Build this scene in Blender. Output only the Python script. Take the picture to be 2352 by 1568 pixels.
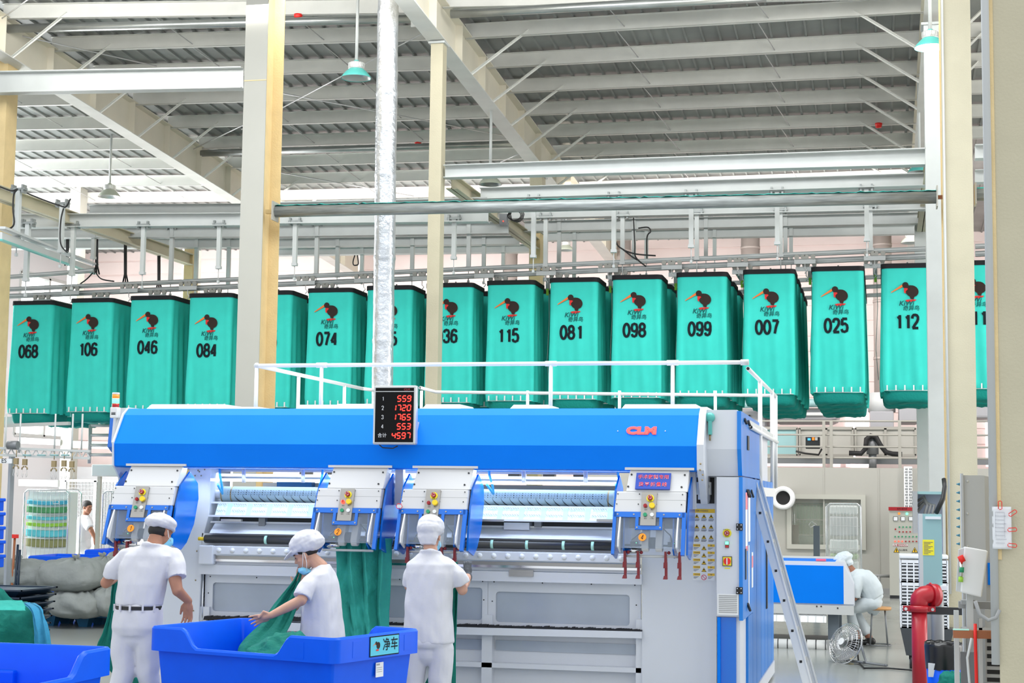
import bpy, bmesh, math, random
from mathutils import Vector, Matrix, noise
from math import sin, cos, pi, radians
random.seed(7)
SC = bpy.context.scene
COL = SC.collection
for o in list(bpy.data.objects): bpy.data.objects.remove(o)
# ---------------------------------------------------------------- camera
FPX = 3700.0
CAMZ = 1.8
cam_d = bpy.data.cameras.new('camera'); cam = bpy.data.objects.new('camera', cam_d); COL.objects.link(cam)
cam_d.sensor_width = 36.0; cam_d.lens = FPX / 2352 * 36.0; cam_d.clip_end = 300
CR = Matrix.Rotation(radians(12.93), 3, 'Z') @ Matrix.Rotation(pi / 2 + math.atan(357 / FPX), 3, 'X') @ Matrix.Rotation(.012, 3, 'Z')
cam.matrix_world = Matrix.Translation((0, 0, CAMZ)) @ CR.to_4x4()
SC.camera = cam
# ---------------------------------------------------------------- light
SC.view_settings.view_transform = 'Standard'; SC.view_settings.look = 'None'
SC.view_settings.gamma = 1.0; SC.view_settings.use_curve_mapping = False
SC.view_settings.exposure = 0.2
W = bpy.data.worlds.new('daylight'); SC.world = W; W.use_nodes = True
def _world():
    nt = W.node_tree; N = nt.nodes; L = nt.links; g = N.new('ShaderNodeTexCoord'); s = N.new('ShaderNodeSeparateXYZ'); r = N.new('ShaderNodeValToRGB')
    mr = N.new('ShaderNodeMapRange'); mr.inputs['From Min'].default_value = -1; L.new(g.outputs['Generated'], s.inputs[0]); L.new(s.outputs['Z'], mr.inputs['Value']); L.new(mr.outputs[0], r.inputs[0])
    e = r.color_ramp.elements; e[0].position = .38; e[0].color = (.42, .43, .42, 1); e[1].position = .505; e[1].color = (.93, .97, 1.0, 1); L.new(r.outputs[0], N['Background'].inputs['Color'])
_world()
W.node_tree.nodes['Background'].inputs['Strength'].default_value = 1.18
def area(name, loc, size, energy, rot=(0, 0, 0), color=(1, 1, 1), spread=180):
    l = bpy.data.lights.new(name, 'AREA'); l.shape = 'RECTANGLE'; l.size, l.size_y = size
    l.energy = energy; l.color = color; l.spread = radians(spread)
    o = bpy.data.objects.new(name, l); o.location = loc; o.rotation_euler = rot; COL.objects.link(o); return o
# daylight at the left windows, then unseen fill lights added to brighten the hall
area('left_window_daylight', (-19.2, 27, 5.6), (20, 4.5), 3600, (0, radians(-90), 0), (.96, .98, 1))
area('right_hall_fill', (9.5, 20, 5.5), (18, 5), 1400, (0, radians(90), 0), (1, .96, .9))  # unseen side fill, added to lift the purlins
area('far_bay_fill', (-6, 29.0, 7.2), (22, 1.2), 1050, (radians(52), 0, 0), (1, .94, .92))  # added fill aimed at the back wall and ducts, no fitting there
area('mid_bay_fill', (-5, 18.6, 8.1), (14, .8), 190, (radians(62), 0, 0), (1, .99, .96))  # unseen fill added to light the back beams from the front
area('near_bay_fill', (-4, 14.2, 8.9), (13, 3.5), 1150, (0, 0, 0), (.95, .98, 1))  # unseen overhead fill, added to brighten upward-facing surfaces
# ---------------------------------------------------------------- pixel helpers
CO = Vector((0, 0, CAMZ))
def ray(px, py): return CR @ Vector(((px - 1176) / FPX, (784 - py) / FPX, -1))
def at(px, py, Y): d = ray(px, py); return CO + d * (Y / d.y)
def atz(px, py, Z): d = ray(px, py); return CO + d * ((Z - CAMZ) / d.z)
def atx(px, py, X): d = ray(px, py); return CO + d * (X / d.x)
RK, RZ0 = .0609, 9.9
def roofz(y): return RZ0 - RK * y
def atroof(px, py, off=0.0):
    d = ray(px, py); t = (RZ0 - off - CAMZ) / (d.z + RK * d.y); return CO + d * t
# ---------------------------------------------------------------- materials
MATS = {}
def mat(name, col, rough=.5, metal=0.0, noise_amt=0.0, scale=8.0, bump=0.0, bscale=40.0, emit=None, estr=0.0, alpha=1.0, trans=0.0, spec=.5, stretch=None, coat=0):
    if name in MATS: return MATS[name]
    m = bpy.data.materials.new(name); m.use_nodes = True; nt = m.node_tree; N = nt.nodes; L = nt.links
    p = N['Principled BSDF']; c = tuple(col) + (1,) if len(col) == 3 else col
    p.inputs['Base Color'].default_value = c; p.inputs['Roughness'].default_value = rough; p.inputs['Metallic'].default_value = metal
    p.inputs['Specular IOR Level'].default_value = spec
    if trans: p.inputs['Transmission Weight'].default_value = trans
    if alpha < 1: p.inputs['Alpha'].default_value = alpha
    if emit: p.inputs['Emission Color'].default_value = tuple(emit) + (1,); p.inputs['Emission Strength'].default_value = estr
    if noise_amt or bump:
        tc = N.new('ShaderNodeTexCoord'); mp = N.new('ShaderNodeMapping'); L.new(tc.outputs['Object'], mp.inputs[0])
        if stretch: mp.inputs['Scale'].default_value = stretch
    if noise_amt:
        n = N.new('ShaderNodeTexNoise'); n.inputs['Scale'].default_value = scale; n.inputs['Detail'].default_value = 5; L.new(mp.outputs[0], n.inputs['Vector'])
        r = N.new('ShaderNodeValToRGB'); e = r.color_ramp.elements
        e[0].position = .3; e[1].position = .72
        e[0].color = tuple(x * (1 - noise_amt) for x in c[:3]) + (1,); e[1].color = tuple(min(1, x * (1 + noise_amt * .5)) for x in c[:3]) + (1,)
        L.new(n.outputs['Fac'], r.inputs[0]); L.new(r.outputs[0], p.inputs['Base Color'])
    if bump:
        n2 = N.new('ShaderNodeTexNoise'); n2.inputs['Scale'].default_value = bscale; n2.inputs['Detail'].default_value = 4; L.new(mp.outputs[0], n2.inputs['Vector'])
        b = N.new('ShaderNodeBump'); b.inputs['Strength'].default_value = bump; b.inputs['Distance'].default_value = .02
        L.new(n2.outputs['Fac'], b.inputs['Height']); L.new(b.outputs[0], p.inputs['Normal'])
    if coat: p.inputs['Coat Weight'].default_value = coat; p.inputs['Coat Roughness'].default_value = .25
    MATS[name] = m; return m
M = {}
def dm(key, *a, **k): M[key] = mat(key.replace('_', ' '), *a, **k)
dm('cream_paint', (.54, .495, .36), .55, noise_amt=.06, scale=3, bump=.15, bscale=60)
dm('pale_cream', (.43, .42, .37), .5, noise_amt=.03, scale=2)  # on column fronts, stands in for the lit side of cream-yellow paint
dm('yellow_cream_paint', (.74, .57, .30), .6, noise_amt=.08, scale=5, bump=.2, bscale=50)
dm('white_steel', (.56, .585, .575), .45, noise_amt=.05, scale=4)
dm('dull_white_steel', (.70, .70, .66), .5, noise_amt=.08, scale=3)
dm('rafter_paint', (.72, .68, .57), .55, noise_amt=.06, scale=2)
dm('roof_sheet', (.285, .30, .29), .4, metal=.35, noise_amt=.25, scale=1.3)
dm('galvanised', (.34, .365, .36), .45, metal=.5, noise_amt=.35, scale=14, stretch=(.25, 3, 3))
dm('steel_tube', (.42, .44, .43), .3, metal=.7, noise_amt=.2, scale=3)
dm('teal_lint', (.05, .55, .48), .95, bump=.6, bscale=200)
dm('foil', (.60, .63, .67), .3, metal=.7, noise_amt=.2, scale=9, bump=.55, bscale=22)
dm('bag_cloth', (.055, .67, .575), .85, noise_amt=.05, scale=5, bump=.12, bscale=300, spec=.2)
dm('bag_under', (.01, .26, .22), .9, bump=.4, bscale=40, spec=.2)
dm('black_cloth', (.008, .008, .011), .8)
dm('print_black', (.006, .012, .016), .7, spec=.2)
dm('print_teal', (.01, .10, .10), .7, spec=.2)
dm('bird_brown', (.035, .022, .018), .7, spec=.2)
dm('bird_orange', (.85, .18, .02), .6)
dm('bird_red', (.70, .015, .012), .6)
dm('white_plastic', (.80, .81, .82), .35)
dm('white_machine', (.69, .715, .77), .32, noise_amt=.02, scale=2)
dm('white_cover', (.66, .66, .66), .4)
dm('machine_blue', (.0, .20, .86), .5, noise_amt=.04, scale=3, spec=.12)
dm('guard_blue', (.0, .15, .66), .18, spec=.6)
dm('cabinet_blue', (.0, .21, .72), .28, noise_amt=.15, scale=2, stretch=(1, 1, .2))
dm('bin_blue', (.0, .10, .80), .38, noise_amt=.05, scale=6, spec=.22)
dm('navy_plastic', (.006, .022, .05), .4)
dm('brushed_steel', (.40, .385, .36), .35, metal=.6, noise_amt=.06, scale=30, stretch=(.1, 1, 8))
dm('chrome', (.72, .73, .75), .15, metal=1.0)
dm('dark_metal', (.05, .052, .055), .4, metal=.6)
dm('grey_metal', (.22, .23, .24), .45, metal=.3)
dm('mid_grey', (.34, .345, .345), .6)
dm('light_grey', (.56, .575, .575), .5)
dm('black_rubber', (.012, .012, .013), .6)
dm('black_roller', (.06, .06, .062), .3, metal=.4)
dm('yellow_plastic', (.92, .62, .015), .4)
dm('bright_yellow', (.90, .80, .03), .5)
dm('warning_yellow', (.85, .52, .02), .5)
dm('orange_disc', (1.0, .32, .01), .45)
dm('red_paint', (.42, .01, .02), .35)
dm('red_plastic', (.36, .012, .018), .3)
dm('bright_red', (.85, .02, .015), .4)
dm('maroon', (.20, .008, .015), .35)
dm('green_plastic', (.015, .30, .14), .35)
dm('mint_band', (.45, .78, .66), .6)
dm('belt_white', (.66, .80, .80), .6, noise_amt=.25, scale=60, stretch=(1, .4, 1))
dm('roller_pale', (.40, .53, .56), .45)
dm('red_glow', (.9, .05, .03), .4, emit=(1, .06, .03), estr=2.2)
dm('digit_glow', (.9, .05, .03), .4, emit=(1, .03, .02), estr=1.6)
dm('logo_glow', (.9, .05, .05), .4, emit=(1, .07, .06), estr=1.0)
dm('green_glow', (.1, .9, .4), .4, emit=(.15, 1, .5), estr=2.0)
dm('orange_glow', (.9, .25, .03), .4, emit=(1, .2, .02), estr=.6)
dm('red_lens', (.5, .02, .02), .25)
dm('lamp_glow', (1, 1, 1), .4, emit=(.92, .97, 1), estr=3.5)
dm('tube_glow', (1, 1, 1), .4, emit=(.85, .95, 1), estr=2.6)
dm('screen_black', (.005, .005, .005), .35, spec=.12)
dm('teal_enamel', (.10, .48, .44), .35)
dm('greygreen_enamel', (.35, .38, .31), .45)
dm('reflector', (.55, .57, .57), .3, metal=.6)
dm('floor_epoxy', (.34, .36, .34), .2, noise_amt=.12, scale=.6, spec=.5)
dm('wall_grey', (.40, .395, .36), .6, noise_amt=.03, scale=1)
dm('wall_white', (.74, .74, .76), .6, noise_amt=.02, scale=1)
dm('wall_pink', (.84, .70, .67), .6, noise_amt=.05, scale=1.5)  # pink cast of warm light put into the wall colour
dm('duct_grey', (.42, .36, .33), .5, noise_amt=.12, scale=2, metal=.2)
dm('equip_grey', (.36, .36, .38), .5, noise_amt=.06, scale=2)
dm('window_light', (1, 1, 1), .4, emit=(1, 1, 1), estr=1.5)
dm('skin', (.42, .20, .13), .55, noise_amt=.08, scale=20, spec=.35)
dm('skin_light', (.55, .31, .22), .55, noise_amt=.06, scale=20, spec=.35)
dm('skin_dark', (.33, .145, .09), .55, noise_amt=.08, scale=20, spec=.35)
dm('hair', (.012, .010, .009), .6)
dm('uniform', (.66, .66, .70), .85, noise_amt=.03, scale=6, bump=.2, bscale=14, spec=.15)
dm('uniform_cool', (.66, .72, .75), .85, noise_amt=.03, scale=6, bump=.2, bscale=14, spec=.15)
dm('mask_blue', (.25, .62, .86), .8, spec=.2)
dm('glove_grey', (.07, .077, .09), .8)
dm('leather_black', (.012, .012, .012), .45)
dm('surgical_green', (.010, .175, .135), .85, noise_amt=.15, scale=5, bump=.9, bscale=12, spec=.2)
dm('surgical_teal', (.045, .40, .335), .85, noise_amt=.15, scale=5, bump=.9, bscale=13, spec=.2)
dm('blue_sheet', (.04, .25, .42), .85, noise_amt=.1, scale=5, bump=.4, bscale=20, spec=.2)
dm('bag_grey', (.265, .285, .278), .85, noise_amt=.1, scale=5, bump=.45, bscale=12, spec=.2)
dm('towel_white', (.74, .78, .76), .9)
dm('clear_film', (.75, .8, .8), .12, alpha=.30)
dm('acrylic', (.30, .36, .44), .08, alpha=.28)
dm('smoke_panel', (.42, .47, .55), .18, noise_amt=.12, scale=2)
dm('window_glass', (.42, .47, .40), .04, alpha=.35)
dm('wire', (.60, .60, .60), .4, metal=.4)
dm('cable_black', (.01, .01, .01), .5)
dm('aluminium', (.60, .61, .60), .35, metal=.5)
dm('paper', (.78, .80, .83), .8)
dm('teal_cabinet', (.28, .47, .48), .45)
dm('rail_grey', (.33, .32, .285), .5)
dm('control_cabinet', (.46, .46, .41), .45)
dm('brown_wood', (.35, .12, .045), .5)
dm('stool_wood', (.62, .32, .12), .5)
dm('bronze', (.36, .28, .15), .45, metal=.5)
dm('sky_cyan', (.10, .52, .70), .8)
dm('towel_green', (.12, .38, .16), .9)
dm('towel_lime', (.36, .66, .08), .9)
dm('towel_olive', (.30, .30, .13), .9)
dm('towel_cyan', (.15, .62, .68), .9)
dm('air_hose', (.05, .42, .85), .4)
dm('pallet_blue', (.01, .12, .26), .5)
dm('bin_bag', (.006, .006, .007), .3)
# ---------------------------------------------------------------- mesh builder
BASE = {}
KIDS = {}
def kid(par, o): KIDS.setdefault(par.name, []).append(o)
class B:
    def __init__(s): s.v = []; s.f = []; s.mi = []; s.cur = 0; s.sm = []
    def m(s, i): s.cur = i; return s
    def add(s, vs, fs, smooth=False):
        o = len(s.v); s.v += [Vector(v) for v in vs]
        for f in fs: s.f.append([i + o for i in f]); s.mi.append(s.cur); s.sm.append(smooth)
        return s
    def box(s, x0, x1, y0, y1, z0, z1):
        return s.add([(x0, y0, z0), (x1, y0, z0), (x1, y1, z0), (x0, y1, z0), (x0, y0, z1), (x1, y0, z1), (x1, y1, z1), (x0, y1, z1)],
                     [(3, 2, 1, 0), (4, 5, 6, 7), (0, 1, 5, 4), (1, 2, 6, 5), (2, 3, 7, 6), (3, 0, 4, 7)])
    def hexa(s, p): return s.add(p, [(3, 2, 1, 0), (4, 5, 6, 7), (0, 1, 5, 4), (1, 2, 6, 5), (2, 3, 7, 6), (3, 0, 4, 7)])
    def cbox(s, c, d, rot=None):
        c = Vector(c); pts = []
        for x, y, z in ((-1, -1, -1), (1, -1, -1), (1, 1, -1), (-1, 1, -1), (-1, -1, 1), (1, -1, 1), (1, 1, 1), (-1, 1, 1)):
            q = Vector((x * d[0] / 2, y * d[1] / 2, z * d[2] / 2)); pts.append(c + (rot @ q if rot else q))
        return s.hexa(pts)
    def bar(s, a, b, w, h, up=(0, 0, 1)):
        a = Vector(a); b = Vector(b); d = (b - a).normalized(); sd = d.cross(Vector(up))
        if sd.length < 1e-4: sd = d.cross(Vector((1, 0, 0)))
        sd.normalize(); u = sd.cross(d).normalized(); p = []
        for e in (a, b):
            for i, j in ((-1, -1), (1, -1), (1, 1), (-1, 1)): p.append(e + sd * (i * w / 2) + u * (j * h / 2))
        return s.add(p, [(0, 1, 2, 3), (7, 6, 5, 4), (1, 0, 4, 5), (2, 1, 5, 6), (3, 2, 6, 7), (0, 3, 7, 4)])
    def prism(s, poly, a0, a1, axis='x'):
        n = len(poly)
        def P(u, v, a): return {'x': (a, u, v), 'y': (u, a, v), 'z': (u, v, a)}[axis]
        vs = [P(u, v, a0) for u, v in poly] + [P(u, v, a1) for u, v in poly]
        fs = [tuple(range(n)), tuple(range(2 * n - 1, n - 1, -1))] + [(i, i + n, (i + 1) % n + n, (i + 1) % n) for i in range(n)]
        return s.add(vs, fs)
    def poly(s, pts): return s.add(pts, [tuple(range(len(pts)))])
    def tube(s, pts, r, n=8, caps=True, smooth=True, hole=False):
        pts = [Vector(p) for p in pts]; k = len(pts); rs = r if isinstance(r, (list, tuple)) else [r] * k
        vs = []; fs = []; prev = None
        for i, p in enumerate(pts):
            t = (pts[min(i + 1, k - 1)] - pts[max(i - 1, 0)])
            t = t.normalized() if t.length > 1e-9 else Vector((0, 0, 1))
            if prev is None: u = t.orthogonal().normalized()
            else:
                u = prev - t * prev.dot(t); u = u.normalized() if u.length > 1e-6 else t.orthogonal().normalized()
            prev = u; w = t.cross(u)
            for j in range(n): a = 2 * pi * j / n; vs.append(p + (u * cos(a) + w * sin(a)) * rs[i])
        for i in range(k - 1):
            for j in range(n): fs.append((i * n + j, i * n + (j + 1) % n, (i + 1) * n + (j + 1) % n, (i + 1) * n + j))
        s.add(vs, fs, smooth)
        if caps:
            o = len(s.v) - len(vs)
            s.f.append([o + j for j in range(n - 1, -1, -1)]); s.mi.append(s.cur); s.sm.append(False)
            s.f.append([o + (k - 1) * n + j for j in range(n)]); s.mi.append(s.cur); s.sm.append(False)
        return s
    def cyl(s, a, b, r, n=16): return s.tube([a, b], r, n)
    def lathe(s, prof, c, axis='z', n=24, ang=2 * pi, close=False):
        c = Vector(c); vs = []; fs = []; k = len(prof)
        for i in range(n):
            a = ang * i / n
            for r, h in prof:
                q = {'z': (r * cos(a), r * sin(a), h), 'y': (r * cos(a), h, r * sin(a)), 'x': (h, r * cos(a), r * sin(a))}[axis]
                vs.append(c + Vector(q))
        for i in range(n):
            for j in range(k - 1): i2 = (i + 1) % n; fs.append((i * k + j, i2 * k + j, i2 * k + j + 1, i * k + j + 1))
        return s.add(vs, fs, True)
    def ball(s, c, r, n=12, sc=(1, 1, 1)):
        prof = [(r * sin(pi * i / 8) + 1e-5, -r * cos(pi * i / 8)) for i in range(9)]
        o = len(s.v); s.lathe(prof, (0, 0, 0), 'z', n)
        for i in range(o, len(s.v)): q = s.v[i]; s.v[i] = Vector(c) + Vector((q.x * sc[0], q.y * sc[1], q.z * sc[2]))
        return s
    def grid(s, fn, nu, nv, smooth=True, closed_u=False):
        vs = [fn(i / (nu if closed_u else nu - 1), j / (nv - 1)) for j in range(nv) for i in range(nu)]; fs = []
        for j in range(nv - 1):
            for i in range(nu if closed_u else nu - 1): i2 = (i + 1) % nu; fs.append((j * nu + i, j * nu + i2, (j + 1) * nu + i2, (j + 1) * nu + i))
        return s.add(vs, fs, smooth)
    def xf(s, mtx, start=0):
        for i in range(start, len(s.v)): s.v[i] = mtx @ s.v[i]
        return s
    def obj(s, name, mats, parent=None, label=None, cat=None, group=None, kind=None, bevel=0, local=False, solid=0, fix=True, subsurf=0):
        if not isinstance(mats, (list, tuple)): mats = [mats]
        me = bpy.data.meshes.new(name)
        base = Vector((0, 0, 0))
        if parent is not None and not local: base = BASE.get(parent.name, Vector((0, 0, 0)))
        elif parent is None and s.v and not local:
            xs = [v.x for v in s.v]; ys = [v.y for v in s.v]; base = Vector(((min(xs) + max(xs)) / 2, (min(ys) + max(ys)) / 2, min(v.z for v in s.v)))
        me.from_pydata([v - base for v in s.v], [], s.f)
        for k in mats: me.materials.append(M[k] if isinstance(k, str) else k)
        for p, i, sm in zip(me.polygons, s.mi, s.sm): p.material_index = i; p.use_smooth = sm
        if fix:
            bm = bmesh.new(); bm.from_mesh(me); bmesh.ops.recalc_face_normals(bm, faces=bm.faces); bm.to_mesh(me); bm.free()
        o = bpy.data.objects.new(name, me); COL.objects.link(o)
        if parent is not None: o.parent = parent; kid(parent, o); BASE[o.name] = base
        else: o.location = base; BASE[o.name] = base
        if bevel: md = o.modifiers.new('bevel', 'BEVEL'); md.width = bevel; md.segments = 2; md.limit_method = 'ANGLE'; md.angle_limit = radians(40)
        if solid: md = o.modifiers.new('thick', 'SOLIDIFY'); md.thickness = solid
        if subsurf: md = o.modifiers.new('smooth', 'SUBSURF'); md.levels = md.render_levels = subsurf
        tag(o, label, cat, group, kind); return o
def tag(o, label=None, cat=None, group=None, kind=None):
    if label: o['label'] = label
    if cat: o['category'] = cat
    if group: o['group'] = group
    if kind: o['kind'] = kind
    return o
def thing(name, label, cat, loc, group=None, rz=0):
    o = bpy.data.objects.new(name, None); COL.objects.link(o); o.location = loc; o.rotation_euler = (0, 0, rz); o.empty_display_size = .1
    BASE[o.name] = Vector(loc); return tag(o, label, cat, group)
def dup(root, loc=None, rz=None, label=None, group=None, skip=()):
    def cp(o, par):
        c = o.copy(); COL.objects.link(c); c.parent = par
        if par is not None: kid(par, c)
        for ch in KIDS.get(o.name, []):
            if ch.name.split('.')[0] not in skip: cp(ch, c)
        return c
    r = cp(root, None)
    if loc is not None: r.location = loc
    if rz is not None: r.rotation_euler = (0, 0, rz)
    if label: r['label'] = label
    if group: r['group'] = group
    BASE[r.name] = Vector(r.location)
    return r
def structure(b, name, mats, **k): return b.obj(name, mats, kind='structure', **k)
def text_mesh(txt, size, bold=0.0, shear=0.0, ext=0.0, sx=1.0, align='CENTER', spacing=1.0):
    c = bpy.data.curves.new('lettering', 'FONT'); c.body = txt; c.size = size; c.offset = bold; c.shear = shear; c.extrude = ext
    c.align_x = align; c.align_y = 'CENTER'; c.resolution_u = 3; c.space_character = spacing
    o = bpy.data.objects.new('lettering', c); COL.objects.link(o)
    dg = bpy.context.evaluated_depsgraph_get(); dg.update()
    me = bpy.data.meshes.new_from_object(o.evaluated_get(dg)); bpy.data.objects.remove(o)
    vs = [(v.co.x * sx, v.co.y, v.co.z) for v in me.vertices]; fs = [tuple(p.vertices) for p in me.polygons]
    bpy.data.meshes.remove(me); return vs, fs
def put_text(b, txt, size, origin, ux, uy, **k):
    vs, fs = text_mesh(txt, size, **k); ux = Vector(ux).normalized(); uy = Vector(uy).normalized(); n = ux.cross(uy); o = Vector(origin)
    return b.add([o + ux * v[0] + uy * v[1] + n * v[2] for v in vs], fs)
def fcyl(b, c, r, h, n=20, d=(0, -1, 0)):
    c = Vector(c); return b.tube([c, c + Vector(d).normalized() * h], r, n)
DG = {'0': [[(.5 + .5 * sin(t * pi / 12) * (1), .5 + .5 * cos(t * pi / 12)) for t in range(25)]], '1': [[(.62, 0), (.62, 1.0)], [(.64, .96), (.5, .84), (.22, .78)]],
 '2': [[(.02, .72), (.06, .88), (.25, .99), (.5, 1), (.78, .97), (.95, .84), (.95, .66), (.8, .48), (.4, .22), (.1, .0)], [(.02, 0), (1, 0)]], '3': [[(.02, .78), (.12, .94), (.45, 1), (.8, .95), (.94, .78), (.8, .58), (.42, .53)], [(.42, .53), (.85, .47), (.98, .25), (.82, .05), (.45, 0), (.12, .05), (.0, .24)]],
 '4': [[(.74, 0), (.74, 1)], [(.74, .97), (.02, .3)], [(0, .27), (1, .27)]], '5': [[(.95, 1), (.12, 1)], [(.14, 1), (.06, .5)], [(.06, .52), (.3, .62), (.62, .63), (.9, .52), (.98, .3), (.88, .08), (.5, 0), (.14, .05), (.0, .22)]],
 '6': [[(.95, .8), (.8, .96), (.5, 1), (.2, .93), (.04, .65), (.03, .3), (.14, .06), (.5, 0), (.86, .06), (.97, .3), (.86, .54), (.5, .6), (.16, .54), (.05, .4)]], '7': [[(0, 1), (1, 1)], [(.97, .98), (.62, .5), (.4, 0)]],
 '8': [[(.5 + .42 * sin(t * pi / 10), .76 + .24 * cos(t * pi / 10)) for t in range(21)], [(.5 + .5 * sin(t * pi / 10), .27 + .27 * cos(t * pi / 10)) for t in range(21)]]}
DG['9'] = [[(1 - x, 1 - y) for x, y in p] for p in DG['6']]
def digit_poly(s, h, w, gap, sw):
    V = []; F = []
    for i, ch in enumerate(s):
        x0 = (i - (len(s) - 1) / 2) * gap - w / 2 + (.15 * w if ch == '1' else 0)
        for p in DG[ch]:
            q = [Vector((x0 + u * w, (v - .5) * h)) for u, v in p]; n_ = len(q); o = len(V)
            for k in range(n_):
                closed = (q[0] - q[-1]).length < 1e-4; a = q[k - 1] if k else (q[-2] if closed else q[0]); c = q[k + 1] if k < n_ - 1 else (q[1] if closed else q[-1])
                d = (c - a).normalized(); nn = Vector((-d.y, d.x)) * sw / 2; V += [tuple(q[k] + nn), tuple(q[k] - nn)]
            F += [(o + 2 * k, o + 2 * k + 1, o + 2 * k + 3, o + 2 * k + 2) for k in range(n_ - 1)]
    return V, F
# ================================================================ SETTING
structure(B().box(-26, 12, 3, 48, -.1, 0), 'floor', 'floor_epoxy')
# ribbed roof sheet
def roof():
    b = B(); y0, y1 = 12.0, 36.9; x = -24.0; prof = []
    while x < 8: prof += [(x, 0), (x + .195, 0), (x + .205, -.028), (x + .232, -.028), (x + .24, 0)]; x += .245
    n = len(prof); vs = [(px, y0, roofz(y0) + h) for px, h in prof] + [(px, y1, roofz(y1) + h) for px, h in prof]
    b.add(vs, [(i, i + 1, n + i + 1, n + i) for i in range(n - 1)])
    b.add([(-24, y0, roofz(y0) + .1), (8, y0, roofz(y0) + .1), (8, y1, roofz(y1) + .1), (-24, y1, roofz(y1) + .1)], [(0, 1, 2, 3)])
    structure(b, 'ceiling', 'roof_sheet', fix=False)
roof()
# walls
YW = 36.2
b = B()
for i in range(24): z = i * .34; b.box(-26, 10, YW, YW + .2, z, z + .3); b.box(-26, 10, YW + .03, YW + .2, z + .3, z + .34)
structure(b, 'wall_back', 'wall_pink')
XL = -19.5
b = B(); b.box(XL - .2, XL, 14, YW, 0, 3.1); b.box(XL - .2, XL, 14, YW, 3.95, 4.6); b.box(XL - .2, XL, 14, YW, 6.9, 8.9)
yy = 14
while yy < YW: b.box(XL - .2, XL, yy, yy + .5, 3.1, 3.95); b.box(XL - .2, XL, yy, yy + .5, 4.6, 6.9); yy += 3.2
structure(b, 'wall_left', 'wall_white')
i = 1; yy = 14
while yy < YW - .5:
    for za, zb in ((3.1, 3.95), (4.6, 6.9)):
        w = B(); w.box(XL - .15, XL - .13, yy + .5, min(yy + 3.2, YW), za, zb)
        o = structure(w, 'window_%d' % i, 'window_light')
        fb = B()
        for q in (yy + .5, yy + 1.85, min(yy + 3.2, YW)): fb.box(XL - .12, XL + .02, q - .04, q + .04, za, zb)
        for q in ((za, zb) if zb < 4 else (za, (za + zb) / 2, zb)): fb.box(XL - .12, XL + .02, yy + .5, min(yy + 3.2, YW), q - .04, q + .04)
        fb.obj('window_frame', 'white_steel', o); i += 1
    yy += 3.2
# grey partition room at the back right with its walkway on top
YP = 32.5
pl = at(1690, 1072, YP); pr = at(2420, 1072, YP); ZP = pl.z
wl, wr = at(1818, 1145, YP), at(1978, 1252, YP)
b = B()
b.box(-6, wl.x, YP, YP + .15, 0, ZP); b.box(wr.x, 4.2, YP, YP + .15, 0, ZP); b.box(wl.x, wr.x, YP, YP + .15, wl.z, ZP); b.box(wl.x, wr.x, YP, YP + .15, 0, wr.z)
b.box(-6, 4.2, YP + .15, YP + 3.6, ZP - .12, ZP - .001)
for px in (1892, 2018): q = at(px, 1100, YP); b.box(q.x - .012, q.x + .012, YP - .006, YP, 0, ZP)
structure(b, 'wall_right', 'wall_grey')
b = B(); t = .09
b.box(wl.x - t, wr.x + t, YP - .04, YP + .1, wl.z, wl.z + t); b.box(wl.x - t, wr.x + t, YP - .04, YP + .1, wr.z - t, wr.z)
b.box(wl.x - t, wl.x, YP - .04, YP + .1, wr.z, wl.z); b.box(wr.x, wr.x + t, YP - .04, YP + .1, wr.z, wl.z)
w9 = structure(b, 'window_30', 'control_cabinet'); B().box(wl.x, wr.x, YP + .05, YP + .06, wr.z, wl.z).obj('pane', 'window_glass', w9)
structure(B().box(-6, 4.2, YP - .02, YP, 0, .12), 'baseboard_right', 'mid_grey')
# white lower wall at the far left
structure(B().box(-19.5, -9.5, 35.6, 35.8, 0, 2.4), 'trim_1', 'wall_white')

# ================================================================ STEEL FRAME
def hcol(name, label, xl, xr, yf, z0, z1, depth=.55, mats=('pale_cream', 'yellow_cream_paint')):  # front flange paler than the web: its lit face put into the colour
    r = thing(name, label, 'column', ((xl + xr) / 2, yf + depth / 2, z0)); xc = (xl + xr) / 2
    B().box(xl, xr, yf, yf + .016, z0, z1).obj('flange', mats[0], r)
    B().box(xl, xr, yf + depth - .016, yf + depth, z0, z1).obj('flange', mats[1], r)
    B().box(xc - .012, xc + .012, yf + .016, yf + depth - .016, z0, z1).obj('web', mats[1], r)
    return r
YC = 18.5
c1a, c1b = at(554.5, 400, YC), at(606, 400, YC)
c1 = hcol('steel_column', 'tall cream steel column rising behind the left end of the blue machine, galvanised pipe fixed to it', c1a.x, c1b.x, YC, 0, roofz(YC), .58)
for py in (186,): q0 = at(555, py, YC); B().box(c1a.x, c1b.x, YC - .004, YC, q0.z - .006, q0.z + .006).obj('joint_line', 'yellow_cream_paint', c1)
rca, rcb = at(2166, 500, YC), at(2236, 500, YC)
hcol('steel_column', 'broad cream steel column standing behind the teal wall cabinet on the right', rca.x, rcb.x, YC, 0, roofz(YC), .5, ('cream_paint', 'yellow_cream_paint'))
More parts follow.
